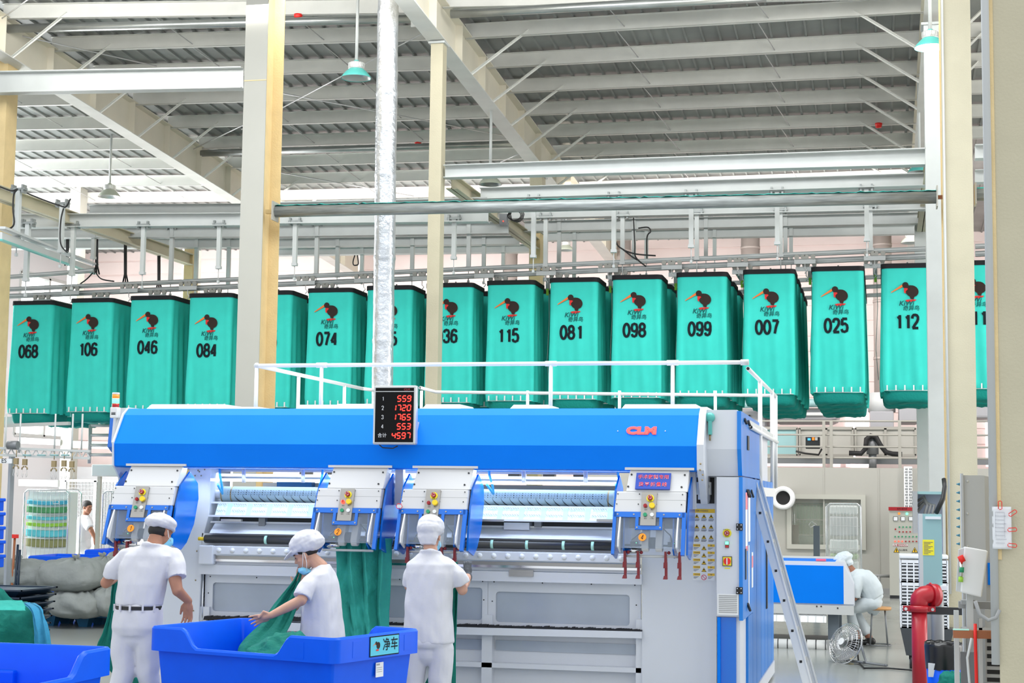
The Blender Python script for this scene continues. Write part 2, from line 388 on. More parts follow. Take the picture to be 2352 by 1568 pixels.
# nearest column, at the right edge of the view
YN = 9.0
na = at(2283, 700, YN); r = thing('steel_column', 'nearest cream column at the right edge with a taped paper notice', 'column', (na.x + .3, YN + .2, 0))
B().box(na.x, na.x + .7, YN, YN + .02, 0, 9.3).obj('flange', 'cream_paint', r)
B().box(na.x + .33, na.x + .36, YN + .02, YN + .5, 0, 9.3).obj('web', 'yellow_cream_paint', r)
B().tube([(na.x - .022, YN - .01, .95), (na.x - .022, YN - .01, 9.3)], .022, 10).obj('conduit', 'light_grey', r)
B().box(na.x - .002, na.x + .018, YN - .008, YN, 1.5, 9.3).obj('edge_strip', 'yellow_cream_paint', r)
# white box columns that carry the mezzanine steel
YB = 20.4
def boxcol(label, xa, xb, ztop, y=YB, mats='pale_cream', dep=.3, name='box_column'):
    r = thing(name, label, 'column', ((xa + xb) / 2, y + dep / 2, 0))
    B().box(xa, xb, y, y + dep, 0, ztop).obj('shaft', mats, r); B().box(xa - .03, xb + .03, y - .03, y + dep + .03, ztop, ztop + .03).obj('cap_plate', 'white_steel', r)
    return r
ta, tb = at(983, 500, YB), at(1011, 500, YB)
tz = at(1000, 100, YB).z
boxcol('slim cream square post beside the foil duct, white roof beam on top', ta.x, tb.x, tz, dep=.2, mats='cream_paint')
boxcol('white square column behind the lit pendant lamp, left of the broad cream column', at(2127, 500, YB).x, at(2164, 500, YB).x, roofz(YB) - .9, dep=.28, mats='white_steel')
boxcol('pale square post at the left edge meeting the left roof rafter', at(-22, 300, YB).x, at(12, 300, YB).x, at(0, 130, YB).z, dep=.3, mats='yellow_cream_paint')
boxcol('greenish square post partly hidden behind the bag numbered 112', at(2103, 700, 25.5).x, at(2128, 700, 25.5).x, 6.4, y=25.5, mats='white_steel', dep=.3)
boxcol('yellow square post where the left depth beam ends above the bags', at(422, 620, 26).x, at(442, 620, 26).x, at(430, 570, 26).z, y=26, mats='yellow_cream_paint', dep=.25)
boxcol('yellow square post where the middle depth beam ends above the bags', at(1217, 600, 26).x, at(1240, 600, 26).x, at(1228, 535, 26).z, y=26, mats='yellow_cream_paint', dep=.25)
boxcol('short pale post glimpsed under the left roof rafter', at(424, 430, 30).x, at(453, 430, 30).x, roofz(30) - .9, y=30, mats='pale_cream', dep=.3)
boxcol('cream post glimpsed between the two white roof beams in the middle', at(1217, 410, 27).x, at(1245, 410, 27).x, roofz(27) - .9, y=27, mats='cream_paint', dep=.3)
# rafters
def rafter(label, xc, y0, y1, stiff):
    r = thing('roof_rafter', label, 'rafter', (xc, (y0 + y1) / 2, roofz((y0 + y1) / 2) - .8), 'roof rafters'); hw = .125
    def sl(b, x0, x1, o0, o1, ya, yb): return b.hexa([(x0, ya, roofz(ya) - o1), (x1, ya, roofz(ya) - o1), (x1, yb, roofz(yb) - o1), (x0, yb, roofz(yb) - o1), (x0, ya, roofz(ya) - o0), (x1, ya, roofz(ya) - o0), (x1, yb, roofz(yb) - o0), (x0, yb, roofz(yb) - o0)])
    sl(B(), xc - .01, xc + .01, .22, .75, y0, y1).obj('web', 'rafter_paint', r)
    sl(B(), xc - hw, xc + hw, .205, .22, y0, y1).obj('flange', 'rafter_paint', r)
    sl(B(), xc - hw, xc + hw, .75, .765, y0, y1).obj('flange', 'dull_white_steel', r)
    for y in stiff: sl(B(), xc + .01, xc + hw - .01, .22, .75, y, y + .012).obj('stiffener', 'rafter_paint', r)
    return r
XR = (-12.07, -5.78, .70)
st = [20.0 + 1.35 * i for i in range(12)]
rafter('cream sloping roof rafter nearest the left wall', XR[0], 14, 36.1, st)
rafter('cream sloping roof rafter landing on the slim post in the middle', XR[1], 13, 36.1, st)
rafter('cream sloping roof rafter behind the broad column on the right', XR[2], 13, 36.1, st)
# purlins: upper-edge pixel ends per bay
def purlin(p0, p1, label, group, xa=None, xe=None):
    a = atroof(*p0, .03); e = atroof(*p1, .03); b = B(); d0 = e - a; a0 = a.copy()
    if xa is not None: a = a0 + d0 * ((xa - a0.x) / d0.x)
    if xe is not None: e = a0 + d0 * ((xe - a0.x) / d0.x)
    up = Vector((0, 0, 1)); d = (e - a).normalized(); bk = Vector((0, 1, 0))
    def seg(o0, o1, y0, y1): b.hexa([a - up * o1 + bk * y0, e - up * o1 + bk * y0, e - up * o1 + bk * y1, a - up * o1 + bk * y1, a - up * o0 + bk * y0, e - up * o0 + bk * y0, e - up * o0 + bk * y1, a - up * o0 + bk * y1])
    seg(0, .2, 0, .006); seg(.194, .2, 0, .07); seg(0, .006, -.06, .006); seg(.185, .2, .064, .07)
    return b.obj('roof_purlin', 'dull_white_steel', label=label, cat='purlin', group=group), a, e
PUR = {'L': [], 'M': [], 'R': []}
def lerp(a, b, t): return a + (b - a) * t
def ext(p, q, x): t = (x - p[0]) / (q[0] - p[0]); return (x, p[1] + (q[1] - p[1]) * t)
def rpx(i, y, off):  # pixel x of a rafter edge at pixel row
    return y
mid = [((21, 10.7), (554, 3)), ((116, 87), (866, 63)), ((190, 153), (992, 130)), ((283, 214), (1059, 190)), ((361, 269), (1102, 243)), ((438, 317), (1148, 295)), ((520, 362), (1181, 340)), ((560, 402), (1240, 383)), ((560, 440), (1270, 422)), ((560, 474), (1300, 458))]
for k, (p, q) in enumerate(mid):
    PUR['M'].append(purlin(p, ext(p, q, [960, 985, 1035, 1085, 1130, 1168, 1205, 1240, 1270, 1300][k]), 'grey cold-formed roof purlin between the left and middle rafters', 'roof purlins of the middle bay', XR[0] + .02, XR[1] - .02))
rt = [((700, -9), (1840, -34)), ((1055, 58), (1840, 11)), ((1120, 126), (1840, 87)), ((1175, 184), (1840, 153)), ((1218, 237), (1840, 211)), ((1246, 288), (1840, 266)), ((1276, 335), (1840, 315)), ((1300, 378), (1840, 359)), ((1330, 419), (1840, 399)), ((1360, 452), (1840, 434))]
for k, (p, q) in enumerate(rt):
    PUR['R'].append(purlin(p, ext(p, q, [2150, 2140, 2132, 2126, 2118, 2112, 2106, 2100, 2098, 2096][k]), 'grey cold-formed roof purlin between the middle and right rafters', 'roof purlins of the right bay', XR[1] + .02, XR[2] - .02))
for k, (p, q) in enumerate([((-160, 157), (60, 152)), ((-160, 221), (113, 214)), ((-160, 276), (199, 269)), ((-160, 325), (279, 318)), ((-160, 370), (352, 363)), ((-160, 409), (419, 403)), ((-160, 447), (480, 440))]):
    PUR['L'].append(purlin(p, q, 'pale roof purlin between the left wall and the left rafter', 'roof purlins of the left bay', None, XR[0] - .02))
for k, (p, q) in enumerate([((2150, 57), (2290, 52)), ((2150, 128), (2290, 121)), ((2150, 189), (2290, 184)), ((2150, 243), (2290, 240)), ((2150, 293), (2290, 290))]):
    purlin(p, q, 'short length of roof purlin seen between the broad and the nearest column', 'roof purlins of the far right bay', XR[2] + .02)
# fly braces and sag rods
def brace(p, q, label, group):
    b = B().bar(p, q, .045, .006).bar(Vector(p) + Vector((0, .02, 0)), Vector(q) + Vector((0, .02, 0)), .006, .045)
    b.obj('fly_brace', 'dull_white_steel', label=label, cat='brace', group=group)
def onp(P, x): t = (x - P[1].x) / (P[2].x - P[1].x); return P[1].lerp(P[2], t) - Vector((0, -.0, .12))
for P in PUR['M'][:9]:
    a = onp(P, XR[0] + .95); brace(a, (XR[0] + .12, a.y, roofz(a.y) - .75), 'thin steel brace from purlin down to the left rafter', 'braces of the left rafter')
for P in PUR['R'][1:9]:
    a = onp(P, XR[1] + .95); brace(a, (XR[1] + .12, a.y, roofz(a.y) - .75), 'thin steel brace from purlin down to the middle rafter', 'braces of the middle rafter')
    a = onp(P, XR[2] - 1.0); brace(a, (XR[2] - .12, a.y, roofz(a.y) - .75), 'thin steel brace from purlin down to the right rafter', 'braces of the right rafter')
for px, py in ((2275, 5), (2257, 72), (2247, 140)):
    q = atroof(px, py, .15); brace(q, (XR[2] + .14, q.y, roofz(q.y) - .75), 'short brace seen right of the broad cream column', 'braces beyond the broad column')
def sag(P, Q, x0, bay):
    a = P[1].lerp(P[2], (x0 - P[1].x) / (P[2].x - P[1].x)) - Vector((0, 0, .03)); e = Q[1].lerp(Q[2], (x0 + .25 - Q[1].x) / (Q[2].x - Q[1].x)) - Vector((0, 0, .16))
    B().tube([a, e], .008, 5).obj('sag_rod', 'wire', label='thin rod tying neighbouring purlins of the %s bay' % bay, cat='rod', group='purlin sag rods of the %s bay' % bay)
for k, bay in (('L', 'left'), ('M', 'middle'), ('R', 'right')):
    xs = {'L': (-16.2, -14.2), 'M': (-10.1, -8.1), 'R': (-3.7, -1.7)}[k]
    for i in range(len(PUR[k]) - 1):
        for x in xs: sag(PUR[k][i], PUR[k][i + 1], x, bay)
# tie pipes under the roof and cross rods
def tie(p, q, label, r=.062): B().tube([atroof(*p, .33), atroof(*q, .33)], r, 14).obj('tie_pipe', 'steel_tube', label=label, cat='pipe', group='roof tie pipes')
tie((18, 66), (990, 42), 'steel tie pipe spanning from the left edge past the upper pendant lamp')
tie((1036, 32), (1760, -6), 'steel tie pipe right of the middle rafter near the top')
tie((462, 352), (1185, 331), 'steel tie pipe spanning behind the foil duct and slim post')
def rod(p, q, o0, o1, label): B().tube([atroof(*p, o0), atroof(*q, o1)], .011, 6).obj('cross_rod', 'wire', label=label, cat='rod', group='roof cross bracing rods')
rod((15, 75), (360, 152), .3, .2, 'cross rod from the left rafter joint sloping down to the right')
rod((70, -5), (5, 42), .2, .3, 'cross rod leaving the left rafter joint at the top left corner')
rod((445, 342), (640, 248), .35, .2, 'cross rod rising from the left rafter toward the cream column')
rod((555, 297), (968, 78), .25, .3, 'cross rod rising behind the teal lamp to the middle rafter')
rod((648, 214), (1160, 312), .2, .35, 'cross rod falling behind the foil duct to the middle rafter')
rod((642, 396), (950, 450), .2, .3, 'lower cross rod falling behind the foil duct')
rod((1150, 372), (1195, 352), .3, .3, 'short cross rod above the white beam in the middle')
for px, py, rr in ((685, 37, 1), (960, 331, 1), (2018, 287, 1)):
    q = atroof(px, py - 4, .22); b = B(); b.lathe([(.001, 0), (.06, 0), (.06, -.02), (.045, -.075), (.001, -.08)], q, 'z', 16)
    b.obj('fire_detector', 'bright_red', label={685: 'red heat detector under the roof left of the teal lamp', 960: 'red heat detector under the roof right of the foil duct', 2018: 'red heat detector under the right bay of the roof'}[px], cat='detector')
# bracket with bolts hanging at the middle rafter head
b = B(); q = at(970, 52, YB - .2); b.box(q.x - .16, q.x + .16, q.y, q.y + .02, q.z - .05, q.z + .05); b.box(q.x - .01, q.x + .01, q.y - .05, q.y, q.z, q.z + .09)
b.obj('splice_bracket', 'white_steel', label='white bolted splice bracket at the head of the middle rafter', cat='bracket')

# ================================================================ MEZZANINE BEAMS, PIPE, DUCT
def beam(p0, p1, h0, h1, y, label, m='white_steel', name='steel_beam', fl=.09):
    a = at(*p0, y); e = at(*p1, y); a2 = at(p0[0], h0, y); e2 = at(p1[0], h1, y); b = B()
    def pl(za, zb, y0, y1, f0, f1):
        A0 = a.lerp(a2, f0); A1 = a.lerp(a2, f1); E0 = e.lerp(e2, f0); E1 = e.lerp(e2, f1)
        b.hexa([(A1.x, y + y0, A1.z), (E1.x, y + y0, E1.z), (E1.x, y + y1, E1.z), (A1.x, y + y1, A1.z), (A0.x, y + y0, A0.z), (E0.x, y + y0, E0.z), (E0.x, y + y1, E0.z), (A0.x, y + y1, A0.z)])
    pl(0, 0, fl, fl + .012, 0, 1); pl(0, 0, 0, 2 * fl, 0, .05); pl(0, 0, 0, 2 * fl, .95, 1)
    return b.obj(name, m, label=label, cat='beam')
beam((-30, 163), (553, 152), 212, 201, 20.1, 'white steel beam running left from the tall cream column near the top')
beam((1018, 378), (2126, 339), 407, 377, YB, 'upper white steel beam between slim post and white column')
beam((1100, 430), (2126, 396), 456, 425, 21.6, 'second white steel beam, just above the galvanised pipe')
beam((2240, 331), (2290, 329), 363, 361, YB, 'stub of upper white beam between the broad and nearest columns')
beam((2240, 389), (2290, 387), 418, 416, 21.6, 'stub of second white beam between the broad and nearest columns')
beam((-30, 491), (552, 488), 522, 517, 21.6, 'white steel beam carrying hangers above the leftmost bags')
beam((200, 469), (552, 467), 489, 487, 24.0, 'white beam half hidden above the left hanger beam')
beam((-30, 524), (552, 519), 546, 543, 23.6, 'pale beam behind the left hanger beam, below it', 'white_steel')
beam((-30, 549), (552, 546), 571, 567, 25.6, 'lowest pale beam above the leftmost bags', 'white_steel')
beam((622, 463), (1118, 452), 513, 508, 21.6, 'white beam hidden partly behind the left half of the galvanised pipe')
beam((622, 516), (1165, 508), 543, 535, 23.4, 'pale beam below the pipe left of the slim post')
beam((622, 547), (1190, 540), 566, 560, 25.2, 'third pale beam below the pipe left of the slim post')
beam((622, 569), (1215, 560), 586, 578, 27.0, 'lowest pale beam below the pipe left of the slim post')
beam((1134, 457), (2126, 428), 502, 480, 23.2, 'white beam hidden partly behind the right half of the galvanised pipe')
beam((1202, 507), (2126, 486), 531, 512, 25.0, 'pale beam under the pipe in the right half')
beam((1222, 532), (2110, 514), 552, 536, 26.8, 'lowest pale beam under the pipe in the right half')
def dbeam(x, z, h, y0, y1, label, w=.16):
    b = B(); b.box(x - .006, x + .006, y0, y1, z, z + h); b.box(x - w / 2, x + w / 2, y0, y1, z, z + .014); b.box(x - w / 2, x + w / 2, y0, y1, z + h - .014, z + h)
    b.obj('depth_beam', 'cream_paint', label=label, cat='beam')
q = at(435, 609, 26); q2 = at(435, 584, 26); dbeam(q.x, q.z, q2.z - q.z, 14, 26, 'cream beam running away above the left bags')
q = at(1228, 572, 26); q2 = at(1228, 548, 26); dbeam(q.x, q.z, q2.z - q.z, YB + .25, 26, 'cream beam running away from the slim post under the white beams')
q = at(2118, 532, 25.5); q2 = at(2118, 508, 25.5); dbeam(q.x, q.z, q2.z - q.z, YB + .25, 25.5, 'grey end-on beam running away beside the white column')
# galvanised pipe
pa, pb = at(632, 486, YC + .3), at(2152, 453, YC + .3)
r = thing('galvanised_pipe', 'long galvanised pipe with teal lint along its top, between two columns', 'pipe', pa)
B().tube([pa, pb], .072, 20).obj('pipe_body', 'galvanised', r)
b = B(); N = 160
for i in range(N):
    t0 = i / N; t1 = (i + 1) / N; p0 = pa.lerp(pb, t0); p1 = pa.lerp(pb, t1); w0 = .036 + .02 * noise.noise((i * .35, 0, 0)); w1 = .036 + .02 * noise.noise((i * .35 + .35, 0, 0)); h0 = .086 + .016 * noise.noise((i * .8, 5, 0)); h1 = .086 + .016 * noise.noise((i * .8 + .8, 5, 0))
    U = Vector((0, 0, 1)); F = Vector((0, -1, 0))
    b.add([p0 + U * (h0 - .014) + F * w0 * 1.2, p1 + U * (h1 - .014) + F * w1 * 1.2, p1 + U * h1, p0 + U * h0, p1 + U * (h1 - .02) - F * w1, p0 + U * (h0 - .02) - F * w0], [(0, 1, 2, 3), (3, 2, 4, 5)], True)
b.obj('lint', 'teal_lint', r, label='teal lint settled on the pipe')
d = (pb - pa).normalized()
for c in (pa, pb): B().bar(c - d * .008, c + d * .008, .22, .24).obj('end_plate', 'pale_cream', r)
B().bar(pa - d * .12, pa, .06, .05).obj('stub', 'yellow_cream_paint', r); B().bar(pb, pb + d * .1, .05, .04).obj('stub', 'brown_wood', r)
q0, q1 = at(2240, 447, YC + .3), at(2300, 445, YC + .3)
r = thing('galvanised_pipe', 'short pipe end with lint right of the broad column', 'pipe', q0)
B().tube([q0, q1 + Vector((1, 0, 0))], .072, 20).obj('pipe_body', 'galvanised', r); B().box(q0.x - .01, q0.x + .01, q0.y - .11, q0.y + .11, q0.z - .12, q0.z + .12).obj('end_plate', 'pale_cream', r)
B().tube([q0 + Vector((.02, -.01, .062)), q1 + Vector((0, -.01, .062))], .02, 8).obj('lint', 'teal_lint', r)
# foil wrapped duct
YD = 19.6
def duct():
    b = B(); zt = at(890, -40, YD).z; zb = 2.2
    xa = at(878, 900, YD); xb = at(892, 0, YD)
    def fn(u, v):
        z = zb + (zt - zb) * v; t = (z - xa.z) / (xb.z - xa.z); x = xa.x + (xb.x - xa.x) * t; a = 2 * pi * u
        rr = .136 + .007 * noise.noise((cos(a) * 1.4, sin(a) * 1.4, z * 2.2)) + .004 * noise.noise((cos(a) * 5, sin(a) * 5, z * 9)) + (.006 if abs((z * .93) % 1 - .5) < .02 else 0)
        return (x + rr * cos(a), YD + rr * sin(a), z)
    b.grid(fn, 40, 240, True, True)
    r = b.obj('foil_duct', 'foil', label='vertical duct wrapped in wrinkled silver foil behind the scoreboard', cat='duct')
duct()
# ================================================================ FEEDING MACHINE
Y0 = 12.95
def zy(py, Y, px=1000): return at(px, py, Y).z
hl, hr = at(262, 1021, Y0).x, at(1600.5, 1027, Y0).x
ZT, Z1, Z2, Z3 = at(900, 938, Y0 + .256).z, at(900, 953, Y0 + .173).z, at(900, 1021, Y0).z, at(900, 1074, Y0 + .02).z
mc = thing('feeding_machine', 'long blue and white linen feeding machine with four numbered feeding stations', 'machine', ((hl + hr) / 2, 14.5, 0))
HP = [(Y0 + .256, ZT), (Y0 + .173, Z1), (Y0, Z2), (Y0 + .02, Z3), (Y0 + .06, Z3 - .012), (Y0 + .95, Z3 - .012), (Y0 + .95, ZT)]
hood = B().prism(HP, hl, hr).obj('hood', 'machine_blue', mc)
sx = [at(p, 990, Y0 + .1).x for p in (712, 1195)]
b = B()
for x in sx: b.box(x - .002, x + .002, Y0 + .168, Y0 + .175, Z1 - .25, Z1)
# lit letters on the hood face
n = Vector((0, Z1 - Z2, -.173 * -1)); up = Vector((0, .173, Z1 - Z2)).normalized(); q = at(1474, 990, Y0 + .08)
nf = Vector((1, 0, 0)).cross(up)
def hoodpt(px, py):
    d = ray(px, py); p0 = Vector((0, Y0, Z2)); t = (p0 - CO).dot(nf) / d.dot(nf); return CO + d * t
b = B(); put_text(b, 'CLM', .094, hoodpt(1473.5, 990) + nf * .004, (1, 0, .0), up, bold=.006, shear=.0, sx=1.32, ext=.004); b.obj('lettering', 'logo_glow', hood, label='red lit letters')
b = B()
for px in (1419, 1528): q = hoodpt(px, 990); b.ball(q, .006, 8)
b.obj('rivet', 'chrome', hood)
# hood end plates
ep = lambda g: [(Y0 + .256 + g, ZT + g), (Y0 + .173 - g, Z1 + g), (Y0 - g, Z2 + g), (Y0 + .02 - g, Z3), (Y0 + .05, Z3 - .03), (Y0 + .30, Z3 - .27), (Y0 + .42, Z3 - .27), (Y0 + .95, Z3), (Y0 + .95, ZT + g)]
B().prism(ep(.012), hl - .015, hl).obj('end_plate', 'white_machine', mc)
B().prism(ep(.012), hr, hr + .055).obj('end_plate', 'white_machine', mc)
B().prism([(Y0 + .3, ZT + .01), (Y0 + .26, Z2 + .02), (Y0 + .36, Z3 + .1), (Y0 + 1.6, Z3 + .1), (Y0 + 1.6, ZT + .01)], hl - .16, hl - .015).obj('end_housing', 'white_machine', mc)
B().prism([(Y0 + .34, ZT - .02), (Y0 + .3, Z2 - .02), (Y0 + .5, Z3 + .06), (Y0 + 1.7, Z3 + .06), (Y0 + 1.7, ZT - .02)], hl - .215, hl - .16).obj('end_cover', 'guard_blue', mc, label='blue end cover')
# flat covers on the hood top
for k, (xa, xb, zz) in enumerate(((354, 520, 929), (487, 600, 935), (694, 780, 930), (780, 860, 928), (983, 1060, 929), (1183, 1262, 930), (1438, 1600, 929))):
    A = at(xa, zz, Y0 + .45); E = at(xb, zz, Y0 + .45); b = B(); z0 = ZT - .03
    b.hexa([(A.x - .04, Y0 + .3, z0), (E.x + .04, Y0 + .3, z0), (E.x + .04, Y0 + .9, z0), (A.x - .04, Y0 + .9, z0), (A.x, Y0 + .4, A.z), (E.x, Y0 + .4, A.z), (E.x, Y0 + .85, A.z), (A.x, Y0 + .85, A.z)])
    b.obj('top_cover', 'white_cover', mc)
# platform deck behind the hood
XRS = at(1707, 1300, 13.2).x
B().box(hl + .05, XRS + .0, Y0 + .96, 17.1, ZT - .12, ZT - .06).obj('deck', 'light_grey', mc)
# ---- end frames and front panels
YF = 13.45
def fp(pts, Y): return [(at(px, py, Y).x, at(px, py, Y).z) for px, py in pts]
zf = lambda lst: [(x, max(z, .02)) for x, z in lst]
B().prism(zf(fp([(372, 1205), (428, 1112), (436, 1068), (486, 1068), (480, 1180), (466, 1235), (457, 1420), (452, 1800), (366, 1800)], YF)), YF, YF + .12, 'y').obj('side_frame', 'white_machine', mc, bevel=.006)
B().prism(zf(fp([(463, 1236), (470, 1100), (484, 1072), (492, 1072), (484, 1240)], YF + .12)), YF + .12, YF + .5, 'y').obj('inner_plate', 'white_machine', mc)
B().prism(zf(fp([(1474, 1180), (1474, 1800), (1646, 1800), (1646, 1078), (1560, 1078), (1474, 1120)], YF)), YF, YF + .3, 'y').obj('side_frame', 'white_machine', mc)
b = B(); q = at(461, 1355, YF - .0)
b.box(q.x - .018, q.x + .018, YF + .05, YF + .1, .3, 1.28); b.obj('guide_slot', 'black_rubber', mc); B().tube([(q.x + .012, YF + .02, .3), (q.x + .012, YF + .02, 1.28)], .008, 8).obj('guide_rod', 'chrome', mc)
b = B()
for px, py in ((452, 1265), (449, 1332), (444, 1402), (455, 1080), (462, 1092), (458, 1083), (468, 1070), (470, 1078), (448, 1092)): q = at(px, py, YF - .003); b.ball(q, .007, 8)
b.obj('bolt', 'bronze', mc)
def xr(px, Y): return at(px, 1250, Y).x
XA, XB = xr(470, 13.6), xr(1470, 13.6)
# lit bars and tubes above the roller
lampb = B(); z = zy(1106.5, 13.35); lampb.box(xr(479, 13.35), xr(1412, 13.35), 13.35, 13.4, z - .012, z + .012); lampb.obj('work_lamp', 'tube_glow', mc, label='bright lamp bar under the hood')
lg = area('machine_work_lamp', ((XA + XB) / 2, 13.22, Z3 - .03), (4.4, .12), 20, (radians(-18), 0, 0), (.80, .93, 1))
area('machine_inner_lamp', ((XA + XB) / 2, 13.62, Z3 - .05), (4.4, .1), 10, (radians(10), 0, 0), (.82, .95, 1))
for py, Y, r in ((1083, 13.75, .014), (1095, 13.7, .012), (1101, 13.8, .014)): z = zy(py, Y); B().box(xr(476, Y), xr(1420, Y), Y, Y + .03, z - r, z + r).obj('cross_bar', 'white_machine', mc)
for px in (560, 696, 1203, 1345):
    b = B(); Y = 13.33; p = [at(px - 6, 1066, Y), at(px - 1, 1076, Y), at(px, 1085, Y), at(px, 1108, Y)]; b.tube(p, .018, 8); b.obj('lamp_bracket', 'white_machine', mc)
for px, dx in ((504, 6), (1122, 10), (742, -8), (1418, 8)):
    Y = 13.3; b = B(); b.tube([at(px, 1066, Y), at(px + dx * .2, 1090, Y), at(px + dx, 1118, Y + .1), at(px + dx * 1.1, 1134, Y + .15)], .011, 8); b.tube([at(px - 4, 1112, Y), at(px + dx, 1132, Y + .1)], .011, 8); b.obj('air_hose', 'air_hose', mc)
# far side clutter seen through the gap
B().box(xr(600, 16), xr(1420, 16), 16.0, 16.1, zy(1122, 16), zy(1112, 16)).obj('rear_rail', 'white_machine', mc)
B().box(xr(640, 16), xr(720, 16), 15.9, 16.0, zy(1121, 16), zy(1110, 16)).obj('rear_box', 'cabinet_blue', mc)
for px in (700, 760, 1180, 1260, 1330): q = at(px, 1085, 16.4); B().box(q.x - .06, q.x + .06, 16.4, 16.5, q.z - .06, 2.3).obj('rear_post', 'duct_grey', mc)
B().box(xr(480, 14.3), xr(1470, 14.3), 14.3, 14.32, .6, zy(1124, 14.3)).obj('back_plate', 'white_machine', mc)
# perforated suction roller
Y = 13.62; zc = zy(1140, Y - .07, 940); xa, xb = xr(509, Y), xr(1411, Y); R = .072
b = B(); b.tube([(xa, Y, zc), (xb, Y, zc)], R, 32); b.m(1)
x = xa + .14; i = 0
while x < xb - .03:
    for a0, a1, dxx in ((.15, 1.35, .0),):
        P = []
        for t in range(7):
            a = lerp(.05, -1.25, t / 6); P.append((x + dxx + (.0 if a > -.25 else (-.25 - a) * .058), Y - (R + .0006) * cos(a), zc + (R + .0006) * sin(a)))
        b.tube(P, [.0012, .0012, .0022, .0045, .005, .005, .004], 5)
    for dz, w in ((.55, .004), (.28, .005), (.02, .004)):
        for dd in (-.025, 0, .025): b.ball((x - .042 + dd, Y - R * cos(dz), zc + R * sin(dz)), w if dd == 0 else w * .6, 6)
    x += .0765; i += 1
b.m(2)
for px in (511, 533, 1399): xx = xr(px, Y); b.tube([(xx - .006, Y, zc), (xx + .006, Y, zc)], R * 1.02, 32)
b.obj('suction_roller', ['roller_pale', 'dark_metal', 'bronze'], mc)
B().tube([(xr(482, Y), Y, zc), (xr(512, Y), Y, zc)], .04, 20).obj('roller_shaft', 'white_machine', mc)
b = B(); b.tube([(xr(482, Y) - .01, Y, zc), (xr(482, Y), Y, zc)], .07, 24); b.obj('bearing_flange', 'teal_cabinet', mc)
# belt table
za, zb_ = zy(1163, 13.5), zy(1190, 13.42); xa, xb = xr(494, 13.45), xr(1418, 13.45)
b = B(); b.hexa([(xa, 13.42, zb_ - .01), (xb, 13.42, zb_ - .01), (xb, 13.5, zb_ - .01), (xa, 13.5, zb_ - .01), (xa, 13.49, za), (xb, 13.49, za), (xb, 13.55, za), (xa, 13.55, za)]); b.m(1)
up2 = Vector((0, .07, za - zb_ + .01)); L = up2.length; x = xa + .1
while x < xb - .05: b.hexa([(x, 13.417, zb_ - .008), (x + .04, 13.417, zb_ - .008), (x + .04, 13.43, zb_ - .008), (x, 13.43, zb_ - .008), (x, 13.487, za + .002), (x + .04, 13.487, za + .002), (x + .04, 13.5, za + .002), (x, 13.5, za + .002)]); x += .19
b.m(2); x = xa + .02
while x < xb - .02:
    if (x - xa - .1) % .19 > .05:
        for f in (.3, .72):
            c = Vector((x, 13.417 + .07 * f, zb_ + L * f)); b.bar(c - Vector((.008, .0, -.006)), c + Vector((.008, .0, -.006)), .003, .004)
    x += .021
b.obj('feed_belts', ['belt_white', 'mint_band', 'mid_grey'], mc)
for py, Y in ((1160.5, 13.5), (1192, 13.4)): z = zy(py, Y); B().box(xr(478, Y), xr(1418, Y), Y - .01, Y + .03, z - .008, z + .008).obj('table_rail', 'white_machine', mc)
for px in (530, 1130, 1395): q = at(px, 1194, 13.37); B().box(q.x - .09, q.x + .1, 13.36, 13.4, q.z - .012, q.z + .008).obj('belt_tensioner', 'brushed_steel', mc)
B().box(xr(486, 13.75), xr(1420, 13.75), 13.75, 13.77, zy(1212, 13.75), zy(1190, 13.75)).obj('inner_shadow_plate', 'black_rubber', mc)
for px in (601, 1235): q = at(px, 1200, 13.5); B().box(q.x - .03, q.x + .03, 13.5, 13.56, q.z - .04, q.z + .04).obj('sensor_block', 'grey_metal', mc)
B().box(xr(1158, 13.5), xr(1216, 13.5), 13.48, 13.6, zy(1213, 13.5), zy(1197, 13.5)).obj('inspection_plate', 'white_machine', mc)
# sloped chute panel
z1, z2 = zy(1207, 13.56), zy(1233, 13.38); b = B(); b.hexa([(xr(480, 13.38), 13.38, z2), (xr(1440, 13.38), 13.38, z2), (xr(1440, 13.38), 13.42, z2), (xr(480, 13.38), 13.42, z2), (xr(476, 13.38), 13.55, z1), (xr(1440, 13.38), 13.55, z1), (xr(1440, 13.38), 13.6, z1), (xr(476, 13.38), 13.6, z1)]); b.obj('chute_panel', 'white_machine', mc)
z = zy(1207, 13.54); B().box(xr(476, 13.5), xr(1440, 13.5), 13.53, 13.56, z - .006, z + .01).obj('chute_lip', 'white_plastic', mc)
# black pick-up roller with white bands
Y = 13.40; zc = zy(1246, Y - .035, 940); b = B(); b.tube([(xr(471, Y), Y, zc), (xr(1405, Y), Y, zc)], .036, 28); b.m(1)
for px in (612, 720, 940, 1131, 1211, 1295, 1362): x = xr(px, Y); b.tube([(x - .012, Y, zc), (x + .012, Y, zc)], .0385, 28)
b.m(2); x = xr(463, Y); b.tube([(x - .03, Y, zc), (xr(472, Y), Y, zc)], .016, 14); b.obj('pickup_roller', ['black_roller', 'mint_band', 'yellow_plastic'], mc)
B().box(xr(458, Y), xr(1410, Y), Y + .05, Y + .07, zy(1266, Y), zy(1234, Y)).obj('roller_tray', 'white_machine', mc)
